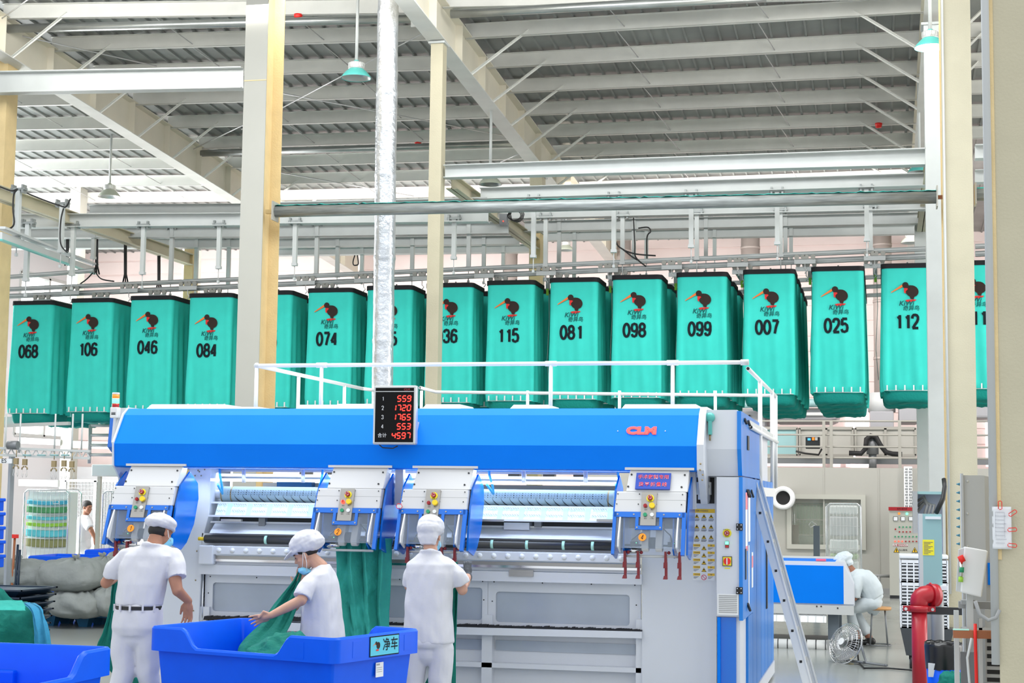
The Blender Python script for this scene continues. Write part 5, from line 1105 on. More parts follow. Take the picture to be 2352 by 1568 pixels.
# exhaust machines behind the walkway
def eq(pa, ya, pb, yb, Y, d, label, m='equip_grey', name='exhaust_unit', rnd=.12):
    A = at(pa, ya, Y); E = at(pb, yb, Y); r = thing(name, label, 'machine', ((A.x + E.x) / 2, Y, E.z)); B().box(A.x, E.x, Y, Y + d, E.z, A.z).obj('housing', m, r, bevel=rnd); return r, A, E
r, A, E = eq(1640, 938, 1760, 990, 34.2, 1.5, 'grey exhaust unit behind the handrail right of the blue machine')
for i in (0, 1):
    for j in (0, 1): B().tube([(E.x - .35 + .25 * i, 34.17, A.z - .15 - .12 * j), (E.x - .35 + .25 * i, 34.2, A.z - .15 - .12 * j)], .02, 8).obj('bolt', 'dark_metal', r)
r, A, E = eq(1766, 936, 1926, 968, 34.0, 1.6, 'long grey exhaust unit with rounded casing behind the walkway railing', rnd=.18); B().box(A.x + .3, E.x - .3, 33.97, 34.0, E.z + .12, A.z - .1).obj('cover', 'light_grey', r, bevel=.02)
r, A, E = eq(1998, 944, 2053, 985, 34.0, 1.2, 'grey exhaust unit at the foot of the duct by the white column', rnd=.02)
B().tube([((A.x + E.x) / 2, 34.4, A.z), ((A.x + E.x) / 2, 34.4, A.z + .4)], .28, 24).obj('duct_collar', 'light_grey', r)
eq(2064, 920, 2110, 970, 34.0, 1.2, 'grey exhaust unit partly hidden behind the greenish post', rnd=.05)
eq(2240, 905, 2285, 960, 34.0, 1.2, 'grey exhaust unit seen between the two right-hand columns', rnd=.05)
q = at(1700, 928, 33.9); q2 = at(1930, 924, 33.9); B().tube([q, q2], .09, 12).obj('pipe', 'teal_cabinet', label='pale teal pipe under the bags behind the walkway', cat='pipe')
# bright strip windows in the back wall
for i, (pa, ya, pb, yb) in enumerate(((1942, 926, 1997, 1072), (1680, 925, 1694, 940), (2262, 900, 2290, 1072), (1710, 1060, 1895, 1071), (1910, 1048, 1930, 1072), (1953, 1048, 1995, 1072))):
    A = at(pa, ya, YW - .1); E = at(pb, yb, YW - .1); structure(B().box(A.x, E.x, YW - .06, YW - .04, E.z, A.z), 'window_%d' % (31 + i), mat('pink white window light', (1, .9, .9), .5, emit=(1, .86, .88), estr=.95))
# walkway deck, panels and railing
YQ = 32.7
b = B(); A = at(1700, 1048, 33.2); E = at(2110, 1066, 33.2); b.box(A.x, 4.0, 33.2, 33.3, E.z, A.z); b.obj('dark_channel', 'grey_metal', label='dark channel beam at the back of the walkway', cat='beam')
for k, (pa, pb, mm, lb) in enumerate(((1712, 1832, 'teal_cabinet', 'greenish glazed screen behind the walkway railing, left'), (1836, 1960, 'wall_grey', 'pale screen behind the dark control box'), (1964, 2104, 'wall_grey', 'pale screen behind the black hose'))):
    A = at(pa, 983, 33.6); E = at(pb, 1046, 33.6); b = B(); b.box(A.x, E.x, 33.6, 33.64, E.z, A.z); b.m(1)
    for z in (A.z, E.z): b.box(A.x, E.x, 33.56, 33.66, z - .03, z + .03)
    for f in (0, .5, 1): x = lerp(A.x, E.x, f); b.box(x - .025, x + .025, 33.56, 33.6, E.z, A.z)
    b.obj('screen_panel', [mm, 'rail_grey'], label=lb, cat='panel')
rl = thing('walkway_railing', 'grey railing along the walkway on top of the grey partition', 'railing', at(1900, 1070, YQ))
for py in (967, 998, 1025, 1050): A = at(1690, py - .5, YQ); B().tube([A, (4.0, YQ, A.z)], .019, 8).obj('rail', 'rail_grey', rl)
for px in (1892, 1909, 2066, 1722): A = at(px, 967, YQ); B().box(A.x - .03, A.x + .03, YQ - .03, YQ + .03, ZP, A.z).obj('post', 'rail_grey', rl)
q = at(1866, 1030, 33.0); cb = thing('control_box', 'dark control box with a small blue screen on the walkway', 'control box', q); b = B(); A = at(1850, 1003, 33.0); E = at(1883, 1030, 33.0); b.box(A.x, E.x, 33.0, 33.2, E.z, A.z); b.obj('case', 'dark_metal', cb, bevel=.01)
A2 = at(1855, 1006, 32.99); E2 = at(1862, 1011, 32.99); B().box(A2.x, E2.x, 32.985, 33, E2.z, A2.z).obj('display', mat('blue screen', (.05, .3, .8), .4, emit=(.1, .5, 1), estr=.8), cb)
for px, cm in ((1867, 'orange_glow'), (1874, 'light_grey')): A2 = at(px - 2, 1004, 32.99); B().box(A2.x, A2.x + .05, 32.985, 33, A2.z - .06, A2.z).obj('button', cm, cb)
B().tube([at(1828, 1036, 32.9), at(1850, 1041, 32.9), at(1880, 1044, 32.9), at(1888, 1030, 32.9)], .02, 6).obj('cable', 'cable_black', label='black cable below the dark control box', cat='cable')
B().tube([at(1950, 1040, 32.95), at(1978, 1041, 32.95), at(1988, 1030, 32.95), at(1990, 1008, 32.95), at(2000, 1000, 32.95), at(2012, 1003, 32.95), at(2022, 1022, 32.95), at(2035, 1038, 32.95), at(2050, 1042, 32.95), at(2072, 1043, 32.95)], [.05] * 10, 10).obj('hose', 'black_rubber', label='thick black hose arching over the walkway', cat='hose')
q = at(2004, 1020, 33.1); B().tube([(q.x, 33.1, q.z - .2), (q.x, 33.1, q.z + .14)], .12, 16).tube([(q.x, 33.1, ZP), (q.x, 33.1, q.z - .19)], .08, 12).obj('pump', 'grey_metal', label='grey pump motor under the black hose arch', cat='pump')
# perforated cable tray running down the partition
A = at(2076, 1073, 32.3); E = at(2098, 1300, 32.3); b = B(); b.box(A.x, E.x, 32.35, 32.5, 0, A.z + .02)
b.m(1); z = .6
while z < A.z:
    for f in (.12, .3, .6, .78): x = lerp(A.x, E.x, f) + (.012 if int(z / .055) % 2 else 0); b.box(x, x + .018, 32.345, 32.351, z, z + .03)
    z += .055
b.m(0); x = lerp(A.x, E.x, .5); b.box(x - .008, x + .008, 32.3, 32.35, .5, A.z + .02); b.obj('cable_tray', ['white_plastic', 'grey_metal'], label='white perforated cable tray on the grey partition wall', cat='cable tray')
# round white air outlet on the wall
q = at(1793, 1143, 31.5); b = B(); b.lathe([(.14, -.02), (.20, -.06), (.23, -.02), (.235, .2), (.13, .2), (.14, -.02)], (q.x, 32.3, q.z), 'y', 28); b.m(1); b.lathe([(.001, 0), (.135, 0)], (q.x, 32.33, q.z), 'y', 24); b.obj('air_outlet', ['white_plastic', 'black_rubber'], label='round white air outlet ring on the grey partition', cat='vent')
# control cabinet with lamps
Yk = 31.2; A = at(2042, 1165, Yk); E = at(2115, 1350, Yk); kc = thing('control_cabinet', 'tall grey control cabinet with red header and rows of lamps', 'cabinet', ((A.x + E.x) / 2, Yk, 0))
B().box(A.x, E.x + .25, Yk, Yk + .5, .06, A.z).obj('body', 'control_cabinet', kc); B().box(A.x - .01, E.x + .26, Yk - .02, Yk, at(2050, 1172, Yk).z, A.z + .01).obj('header', 'red_plastic', kc, label='red header strip')
B().box(A.x, E.x + .25, Yk + .02, Yk + .48, 0, .06).obj('plinth', 'dark_metal', kc)
for px, py, mm in ((2065, 1179, 'orange_glow'), (2083, 1179.5, 'green_glow')): q = at(px, py, Yk); b = B(); fcyl(b, q, .022, .015, 12); b.obj('lamp', mm, kc)
for px in (2057, 2074, 2092): q = at(px, 1191, Yk); b = B(); b.box(q.x - .04, q.x + .04, Yk - .012, Yk, q.z - .04, q.z + .04); b.m(1); b.box(q.x - .034, q.x + .034, Yk - .015, Yk - .012, q.z - .034, q.z + .034); b.obj('meter', ['dark_metal', 'paper'], kc)
for py, n_, mm, x0 in ((1210, 5, 'green_plastic', 2066), (1221, 5, 'red_plastic', 2066), (1232, 7, 'green_plastic', 2056), (1243, 7, 'red_plastic', 2056)):
    for i in range(n_): q = at(x0 + i * 8.2, py, Yk); b = B(); fcyl(b, q, .014, .012, 10); b.obj('lamp', 'red_glow' if (py == 1243 and i < 3) else mm, kc)
q = at(2057, 1215, Yk); b = B(); b.poly([(q.x - .02, Yk - .012, q.z), (q.x, Yk - .012, q.z + .02), (q.x + .02, Yk - .012, q.z), (q.x, Yk - .012, q.z - .02)]); b.obj('selector', 'red_plastic', kc)
A = at(2051, 1249, Yk); E = at(2085, 1254.5, Yk); b = B(); b.box(A.x, E.x, Yk - .004, Yk, E.z, A.z); b.m(1); put_text(b, '危险 DANGER', .045, ((A.x + E.x) / 2, Yk - .0055, (A.z + E.z) / 2), (1, 0, 0), (0, 0, 1), bold=.001); b.obj('danger_plate', ['red_plastic', 'white_plastic'], kc)
for px in (2059, 2101): q = at(px, 1263, Yk); b = B(); b.add([(q.x - .055, Yk - .003, q.z - .045), (q.x + .055, Yk - .003, q.z - .045), (q.x, Yk - .003, q.z + .055)], [(0, 1, 2)]); b.m(1); b.add([(q.x - .042, Yk - .004, q.z - .038), (q.x + .042, Yk - .004, q.z - .038), (q.x, Yk - .004, q.z + .042)], [(0, 1, 2)]); b.m(0); b.box(q.x - .008, q.x + .008, Yk - .006, Yk - .004, q.z - .03, q.z + .02); b.obj('warning_sign', ['print_black', 'warning_yellow'], kc)
b = B(); q = at(2074, 1263, Yk); put_text(b, '当心触电', .04, (q.x, Yk - .004, q.z), (1, 0, 0), (0, 0, 1)); q = at(2101, 1271, Yk); put_text(b, '当心触电', .03, (q.x, Yk - .004, q.z), (1, 0, 0), (0, 0, 1)); q = at(2072, 1168.5, Yk); put_text(b, '配电 操作柜', .035, (q.x, Yk - .022, q.z), (1, 0, 0), (0, 0, 1)); b.obj('lettering', 'print_black', kc)
# plastic covered trolleys seen through and beside the window
def cage(pa, ya, pb, yb, Y, d, label, group=None):
    A = at(pa, ya, Y); E = at(pb, yb, Y); r = thing('roll_cage', label, 'trolley', ((A.x + E.x) / 2, Y + d / 2, .0), group); rr2 = .016
    z0 = .16
    for y in (Y, Y + d):
        B().tube([(A.x, y, z0), (A.x, y, A.z - .06), (A.x + .06, y, A.z), (E.x - .06, y, A.z), (E.x, y, A.z - .06), (E.x, y, z0)], rr2, 8).obj('hoop', 'chrome', r)
    for f in (.1, .2, .3, .4, .5, .6, .7, .8, .9):
        x = lerp(A.x, E.x, f); B().tube([(x, Y, z0), (x, Y, A.z)], .004, 6).obj('bar', 'wire', r)
    nz = 4
    for i in range(1, nz): z = lerp(z0, A.z, i / nz); B().tube([(A.x, Y, z), (E.x, Y, z)], .005, 6).obj('bar', 'wire', r)
    B().box(A.x, E.x, Y, Y + d, z0 - .03, z0).obj('base_frame', 'light_grey', r)
    for x in (A.x + .06, E.x - .06):
        for y in (Y + .06, Y + d - .06): b = B(); b.cyl((x - .02, y, .06), (x + .02, y, .06), .06, 14); b.obj('caster', 'black_rubber', r)
    return r, A, E, z0
r, A, E, z0 = cage(1898, 1156, 1978, 1352, 29.5, .6, 'tall roll cage wrapped in clear film beside the blue folding machine')
for i, (f0, f1, mm) in enumerate(((.02, .12, 'towel_white'), (.14, .36, 'light_grey'), (.40, .54, 'towel_white'), (.56, .62, mat('pale green towel', (.42, .56, .30), .9)), (.64, .82, 'towel_white'))): B().box(A.x + .05, E.x - .05, 29.58, 30.05, lerp(A.z, z0, f1), lerp(A.z, z0, f0)).obj('towel_pile', mm, r, bevel=.03)
b = B(); b.grid(lambda u, v: (lerp(A.x - .02, E.x + .02, u), 29.46 + .02 * noise.noise((u * 6, v * 9, 1)), lerp(z0, A.z, v)), 20, 24); b.obj('plastic_wrap', 'clear_film', r)
r, A, E, z0 = cage(1822, 1156, 1900, 1352, YP + 1.4, .7, 'roll cage with towels seen through the partition window')
for i, (f0, f1, mm) in enumerate(((.02, .2, 'towel_green'), (.22, .4, 'towel_olive'), (.42, .6, 'light_grey'))): B().box(A.x + .05, E.x - .05, YP + 1.5, YP + 2.0, lerp(A.z, z0, f1), lerp(A.z, z0, f0)).obj('towel_pile', mm, r, bevel=.03)
A = at(1820, 1205, YP + .8); E = at(1834, 1247, YP + .8); B().box(A.x, E.x, YP + .8, YP + 1.0, 0, A.z).obj('red_cabinet', 'red_plastic', label='narrow red cabinet seen through the partition window', cat='cabinet')
# grey post with wire by the folding machine
A = at(1868, 1207, 27); E = at(1883, 1300, 27); r = thing('sensor_post', 'dark grey post with a thin wire behind the blue folding machine', 'post', (A.x, 27, 0)); B().box(A.x, E.x, 27, 27.1, 0, A.z).obj('shaft', mat('slate', (.13, .16, .19), .5), r); B().tube([at(1872, 1205, 26.98), at(1862, 1211, 26.98), at(1858, 1205, 26.98), at(1864, 1197, 26.98), at(1876, 1205, 26.98)], .007, 6).obj('wire', 'wire', r)
# rail stand near the wall
b = B(); q = at(2019, 1322, 31.8); b.tube([(q.x - .25, 31.8, q.z), (q.x + .25, 31.8, q.z)], .03, 8); b.tube([(q.x, 31.8, 0), (q.x, 31.8, q.z)], .03, 8); b.obj('barrier', 'mid_grey', label='low grey tube barrier in front of the partition wall', cat='barrier')
# ================================================================ BACKGROUND LEFT
dm('steel_grey', (.33, .36, .40), .45, metal=.2)
boxcol('cream square column behind the clip conveyor at far left', at(136, 1100, 30).x, at(160, 1100, 30).x, 8.2, y=30, mats='pale_cream', dep=.3, name='box_column')
A = at(21, 1045, 19); E = at(36, 1300, 19); r = thing('steel_post', 'grey steel post at the left edge carrying the clip conveyor', 'post', ((A.x + E.x) / 2, 19, 0)); B().box(A.x - .005, A.x + .03, 19, 19.1, 0, A.z).obj('shaft', 'steel_grey', r); B().box(A.x - .06, E.x + .06, 18.96, 19.12, 0, .02).obj('foot_plate', 'steel_grey', r)
def clipconv():
    r = thing('clip_conveyor', 'white overhead conveyor with hanging bronze clips at the far left', 'conveyor', at(80, 1040, 19)); a = at(-40, 1036, 19); e = at(207, 1045, 19)
    for dz in (.05, -.04): B().bar(a + Vector((0, 0, dz)), e + Vector((0, 0, dz)), .03, .03).obj('track', 'white_steel', r)
    b = B(); n_ = 26
    for i in range(n_): p = a.lerp(e, i / n_); q = a.lerp(e, (i + 1) / n_); b.bar(p + Vector((0, 0, .05 if i % 2 else -.04)), q + Vector((0, 0, -.04 if i % 2 else .05)), .012, .012)
    b.obj('chain', 'light_grey', r)
    for px in (15, 48, 128, 168, 190): A_ = at(px, 950, 19.1); B().tube([(A_.x, 19.1, at(px, 1040, 19.1).z), (A_.x, 19.1, A_.z)], .012, 8).obj('drop_rod', 'white_steel', r)
    for px in (62, 95, 125, 150): q = at(px, 1045, 18.9); b = B(); b.lathe([(.05, -.01), (.06, 0), (.05, .01)], q, 'z', 14); b.obj('wheel_ring', 'teal_cabinet', r)
    q = at(30, 1022, 18.95); b = B(); b.tube([(q.x - .07, 18.95, q.z), (q.x + .07, 18.95, q.z)], .055, 16); b.obj('motor', 'grey_metal', r)
    A_ = at(-10, 1053, 18.9); E_ = at(27, 1064, 18.9); b = B(); b.box(A_.x, E_.x, 18.9, 18.92, E_.z, A_.z); b.m(1); put_text(b, 'ES', .08, at(9, 1058, 18.895), (1, 0, 0), (0, 0, 1)); b.obj('tag_plate', ['white_plastic', 'print_black'], r)
    return r
clipconv()
for px, py in ((37, 1060), (57, 1062), (124, 1066), (147, 1065), (165, 1067)):
    q = at(px, py, 18.9); r = thing('linen_clip', 'bronze two-armed linen clip hanging from the clip conveyor', 'clip', q, 'clips on the clip conveyor')
    b = B(); b.box(q.x - .028, q.x + .028, 18.88, 18.92, q.z - .035, q.z + .045); b.tube([(q.x, 18.9, q.z + .06), (q.x, 18.9, q.z + .15)], .006, 6); b.obj('body', 'bronze', r)
    for s in (-1, 1): B().tube([(q.x + s * .01, 18.9, q.z - .05), (q.x + s * .035, 18.9, q.z - .065), (q.x + s * .038, 18.9, q.z - .09)], .010, 8).obj('jaw', 'bronze', r); B().tube([(q.x + s * .03, 18.9, q.z - .09), (q.x + s * .04, 18.9, q.z - .17), (q.x + s * .026, 18.9, q.z - .19), (q.x + s * .016, 18.9, q.z - .14)], .003, 5).obj('wire_loop', 'wire', r)
for (p, q, Y, h, lb) in (((-20, 966), (140, 964), 25.5, .13, 'grey beam just under the leftmost bags'), ((-20, 978), (160, 972), 22.5, .05, 'white rail below the leftmost bags'), ((45, 1011), (140, 1016), 30, .12, 'white ledge along the left wall, upper'), ((45, 1108), (135, 1110), 29, .13, 'grey mesh beam behind the roll cage'), ((160, 1020), (280, 1024), 29.5, .14, 'white ledge behind the white pipe rack')):
    A = at(*p, Y); E = at(*q, Y); B().bar(A, E, .08, h).obj('beam', 'white_steel', label=lb, cat='beam')
rk = thing('pipe_rack', 'white tubular rack behind the left end of the machine', 'rack', at(240, 1062, 24)); 
for px in (208, 268): A = at(px, 975, 24); B().tube([(A.x, 24, at(px, 1064, 24).z), (A.x, 24, A.z)], .03, 8).obj('upright', 'white_steel', rk)
for py in (977, 999, 1022, 1044): A = at(207, py, 24); E = at(285, py, 24); B().tube([A, (E.x, 24, A.z)], .025, 8).obj('rung', 'white_steel', rk)
A = at(210, 1066, 26); E = at(278, 1094, 26); r = thing('wall_cabinet', 'cream box cabinet behind the left feeding station', 'cabinet', ((A.x + E.x) / 2, 26.3, 0)); B().box(A.x, E.x, 26, 26.4, E.z, A.z).obj('body', 'wall_white', r, bevel=.02); B().box(A.x + .02, A.x + .08, 26.2, 26.26, 0, E.z).obj('leg', 'control_cabinet', r); B().box(E.x - .1, E.x - .04, 26.1, 26.16, 0, E.z).obj('leg', 'control_cabinet', r)
def fence(pa, ya, pb, Y, label):
    A = at(pa, ya, Y); E = at(pb, ya, Y); r = thing('wire_fence', label, 'fence', ((A.x + E.x) / 2, Y, 0)); b = B(); x = A.x
    while x <= E.x: b.box(x - .006, x + .006, Y, Y + .012, .1, A.z); x += .075
    z = .15
    while z < A.z: b.box(A.x, E.x, Y - .006, Y + .006, z - .006, z + .006); z += .075
    b.obj('mesh', 'mid_grey', r)
    for x in (A.x, (A.x + E.x) / 2, E.x): B().box(x - .03, x + .03, Y - .02, Y + .03, 0, A.z + .03).obj('post', 'light_grey', r)
    B().box(A.x, E.x, Y - .02, Y + .03, A.z, A.z + .05).obj('top_rail', 'light_grey', r)
fence(150, 1106, 290, 29.8, 'grey wire mesh fence behind the standing man at far left')
YT = 25.5
r, A, E, z0 = cage(57, 1124, 150, 1340, YT, .45, 'roll cage full of striped towels at the far left')
stripes = [('towel_white', 1124, 1132), ('sky_cyan', 1148, 1157), ('towel_green', 1162, 1176), ('towel_cyan', 1184, 1192), ('towel_lime', 1199, 1207), ('towel_cyan', 1215, 1231), ('towel_olive', 1236, 1254)]
b = B(); b.grid(lambda u, v: (lerp(A.x + .03, E.x - .03, u), YT + .08 + .015 * sin(v * 60) * (1 if v < .99 else 0), lerp(z0 + .02, A.z - .02, v) - .02 * sin(pi * u)), 12, 80); b.m(0); b.obj('towel_pile', 'towel_white', r)
B().box(A.x + .04, E.x - .04, YT + .12, YT + .42, z0 + .02, A.z - .03).obj('towel_pile', 'towel_white', r, bevel=.02)
for mm, y0, y1 in stripes[1:]:
    t0, t1 = at(100, y0, YT + .02), at(100, y1, YT + .02); b = B(); b.grid(lambda u, v: (lerp(A.x + .04, E.x - .04, u), YT + .035 + .01 * sin(v * 3), lerp(t1.z, t0.z, v) - .02 * sin(pi * u)), 12, 5); b.obj('towel', mm, r, solid=.02, label={'towel_lime': 'lime green towel edge', 'towel_green': 'dark green towel edge', 'towel_olive': 'olive towel'}.get(mm, 'turquoise towel edge'))
for py in (1150, 1210): q = at(127, py, YT - .05); b = B(); b.tube([(q.x - .05, YT - .03, q.z), (q.x - .05, YT - .03, q.z - .05), (q.x + .06, YT - .03, q.z - .05), (q.x + .06, YT - .03, q.z)], .008, 6); b.obj('latch', 'wire', r)
r, A, E, z0 = cage(237, 1127, 292, 1340, YT - .3, .3, 'empty roll cage partly hidden behind the left feeding station')
b = B(); b.grid(lambda u, v: (lerp(A.x, E.x, u), YT - .33 + .02 * noise.noise((u * 6, v * 9, 4)), lerp(z0, A.z, v)), 14, 18); b.obj('plastic_wrap', 'clear_film', r)
for i in range(5):
    A = at(-90, 1143 + i * 33, 17.5); E = at(-42, 1143 + i * 33 + 31, 17.5); b = B(); b.box(A.x, E.x, 17.5, 18.0, E.z, A.z); b.box(A.x - .02, E.x + .015, 17.48, 18.02, A.z - .04, A.z); b.obj('plastic_crate', 'bin_blue', label=('topmost', 'second', 'third', 'fourth', 'lowest')[i] + ' blue crate of the stack at the left edge', cat='crate', group='blue crates stacked at the left edge', bevel=.01)
for k, (px, t, mm) in enumerate(((31, 1232, 'brown_wood'), (38, 1250, 'navy_plastic'), (43, 1262, 'navy_plastic'))):
    A = at(px, t, 19.6); b = B(); b.tube([(A.x, 19.6, .1), (A.x + .02, 19.6, A.z)], .016, 8); b.m(1); b.box(A.x - .04, A.x + .06, 19.57, 19.63, A.z - .02, A.z + .03) if k == 0 else b.box(A.x - .04, A.x + .04, 19.57, 19.63, .02, .5)
    b.obj('broom', [mm, 'bright_red' if k == 0 else 'navy_plastic'], label=('wooden stick with a red head beside the grey post', 'first dark blue broom beside the grey post', 'second dark blue broom nearer the roll cage')[k], cat='broom')
A = at(190, 1140, 31); B().box(at(120, 1200, 31).x, at(230, 1200, 31).x, 31, 31.3, 0, at(200, 1222, 31).z).obj('white_counter', 'wall_white', label='low white counter behind the standing man at far left', cat='counter')
# ================================================================ PEOPLE
def finish(b, name, mats, parent, voxel=.006, smooth=4, disp=None, label=None):
    me = bpy.data.meshes.new(name); me.from_pydata([tuple(v) for v in b.v], [], b.f)
    bm = bmesh.new(); bm.from_mesh(me); bmesh.ops.recalc_face_normals(bm, faces=bm.faces); bm.to_mesh(me); bm.free()
    o = bpy.data.objects.new(name, me); COL.objects.link(o)
    md = o.modifiers.new('r', 'REMESH'); md.mode = 'VOXEL'; md.voxel_size = voxel; md.use_smooth_shade = True
    s = o.modifiers.new('s', 'SMOOTH'); s.iterations = smooth; s.factor = .5
    dg = bpy.context.evaluated_depsgraph_get(); dg.update(); m2 = bpy.data.meshes.new_from_object(o.evaluated_get(dg))
    bpy.data.objects.remove(o); bpy.data.meshes.remove(me)
    if disp:
        nn = [v.normal.copy() for v in m2.vertices]
        for v, n in zip(m2.vertices, nn): v.co += n * disp(v.co, n)
    base = BASE[parent.name]; 
    for v in m2.vertices: v.co -= base
    for p in m2.polygons: p.use_smooth = True
    m2.materials.clear()
    for k in (mats if isinstance(mats, (list, tuple)) else [mats]): m2.materials.append(M[k])
    o = bpy.data.objects.new(name, m2); COL.objects.link(o); o.parent = parent; kid(parent, o); BASE[o.name] = base
    return tag(o, label)
def loft(b, rings, n=24, e=2.3):
    vs = []; k = len(rings)
    for c, u, v in rings:
        c, u, v = Vector(c), Vector(u), Vector(v)
        for i in range(n): a = 2 * pi * i / n; ca, sa = cos(a), sin(a); vs.append(c + u * (abs(ca) ** (2 / e) * (1 if ca > 0 else -1)) + v * (abs(sa) ** (2 / e) * (1 if sa > 0 else -1)))
    fs = [(i * n + j, i * n + (j + 1) % n, (i + 1) * n + (j + 1) % n, (i + 1) * n + j) for i in range(k - 1) for j in range(n)]
    fs += [tuple(range(n - 1, -1, -1)), tuple((k - 1) * n + j for j in range(n))]
    return b.add(vs, fs, True)
def ell(b, c, rx, ry, rz, mtx=None, n=16):
    o = len(b.v); b.ball((0, 0, 0), 1, n, (rx, ry, rz))
    for i in range(o, len(b.v)): b.v[i] = Vector(c) + (mtx @ b.v[i] if mtx else b.v[i])
    return b
def limb(b, pts, rs):
    b.tube(pts, rs, 14)
    for p, r in zip(pts, rs): b.ball(p, r, 10)
def frame(F, U):  # head frame: x right, y forward, z up
    F = Vector(F).normalized(); U = Vector(U); R_ = F.cross(U).normalized(); U = R_.cross(F); return Matrix((R_, F, U)).transposed()
def head(b, c, m, s=1.0):
    P = lambda x, y, z: Vector(c) + m @ Vector((x * s, y * s, z * s))
    ell(b, P(0, -.012, .035), .073 * s, .092 * s, .085 * s, m); ell(b, P(0, .022, -.035), .060 * s, .068 * s, .075 * s, m); ell(b, P(0, .052, -.088), .030 * s, .030 * s, .026 * s, m)
    ell(b, P(0, .078, .028), .048 * s, .016 * s, .012 * s, m); ell(b, P(0, .094, -.022), .013 * s, .018 * s, .014 * s, m); b.tube([P(0, .084, .022), P(0, .098, -.018)], [.008 * s, .011 * s], 8)
    ell(b, P(0, .082, -.056), .022 * s, .010 * s, .006 * s, m); ell(b, P(0, .079, -.067), .020 * s, .010 * s, .006 * s, m)
    for x in (-1, 1): ell(b, P(x * .074, -.008, -.008), .010 * s, .020 * s, .031 * s, m); ell(b, P(x * .030, .072, .010), .013 * s, .010 * s, .009 * s, m); ell(b, P(x * .038, .058, -.025), .018 * s, .018 * s, .015 * s, m)
def hand(b, w, d, side, curl=.25, spread=.12, s=1.0, thumb=None):
    # w wrist, d pointing direction of the fingers, side = direction across the palm toward the thumb
    d = Vector(d).normalized(); sd = Vector(side); sd = (sd - d * sd.dot(d)).normalized(); nrm = d.cross(sd)
    pc = Vector(w) + d * .05 * s
    m = Matrix((sd, d, nrm)).transposed(); ell(b, pc, .040 * s, .052 * s, .015 * s, m); limb(b, [Vector(w), pc], [.026 * s, .022 * s])
    for i, (o, L) in enumerate(((.029, .072), (.010, .080), (-.010, .074), (-.028, .058))):
        p0 = pc + sd * o * s + d * .036 * s; a = (1.5 - i) * spread; dd = (d + sd * a * .6).normalized()
        c1 = nrm * -1; p1 = p0 + dd * L * .45 * s; d2 = (dd + c1 * curl).normalized(); p2 = p1 + d2 * L * .32 * s; d3 = (dd + c1 * curl * 2.2).normalized(); p3 = p2 + d3 * L * .25 * s
        b.tube([pc + sd * o * .8 * s, p0, p1, p2, p3], [.010 * s, .0092 * s, .0085 * s, .0078 * s, .0065 * s], 10); b.ball(p3, .0066 * s, 8); b.ball(p1, .0088 * s, 8)
    t = Vector(thumb).normalized() if thumb else (sd * .8 + d * .7 - nrm * .25).normalized()
    q0 = Vector(w) + d * .018 * s + sd * .022 * s; q1 = q0 + (sd * .6 + d * .6).normalized() * .034 * s; q2 = q1 + t * .032 * s; q3 = q2 + (t + d * .4).normalized() * .026 * s
    b.tube([q0, q1, q2, q3], [.014 * s, .0125 * s, .0105 * s, .0075 * s], 10); b.ball(q3, .0075 * s, 8)
def cloth_disp(seed, amp=.006, fx=7, fz=3.2):
    def f(p, n): return amp * (noise.noise((p.x * fx + seed, p.y * fx, p.z * fz)) + .6 * noise.noise((p.x * fx * 2.3, p.y * fx * 2.3 + seed, p.z * fz * 2.6)))
    return f
def trousers(r, hipc, hw, hd, legs, mat_, waist, seed, top=None):
    b = B(); w = Vector(waist); h = Vector(hipc)
    loft(b, [(w, hw * .86, hd * .9), (w.lerp(h, .5), hw * .95, hd * .97), (h, hw, hd), (h + (h - w) * .35, hw * .9, hd * .85)]); ell(b, h - Zv * .07, hw.length * .62, hd.length * .72, .10)
    for pts, rs in legs: limb(b, pts, rs)
    return finish(b, 'trousers', mat_, r, .011, 5, cloth_disp(seed, .015, 6, 2.6))
def shirt(r, rings, sleeves, mat_, seed, name='shirt', extra=None):
    b = B(); loft(b, rings)
    for pts, rs in sleeves: limb(b, pts[:-1], rs[:-1]); b.tube(pts[-2:], rs[-2:], 20)
    if len(sleeves) == 2: a_, c_ = sleeves[0][0][0], sleeves[1][0][0]; n_ = rings[-1][0]; mid_ = Vector(n_) - Vector((0, 0, .045)); limb(b, [a_, a_.lerp(mid_, .6), c_.lerp(mid_, .6), c_], [.062, .066, .066, .062])
    if extra: extra(b)
    return finish(b, name, mat_, r, .009, 4, cloth_disp(seed, .012, 9, 3.4))
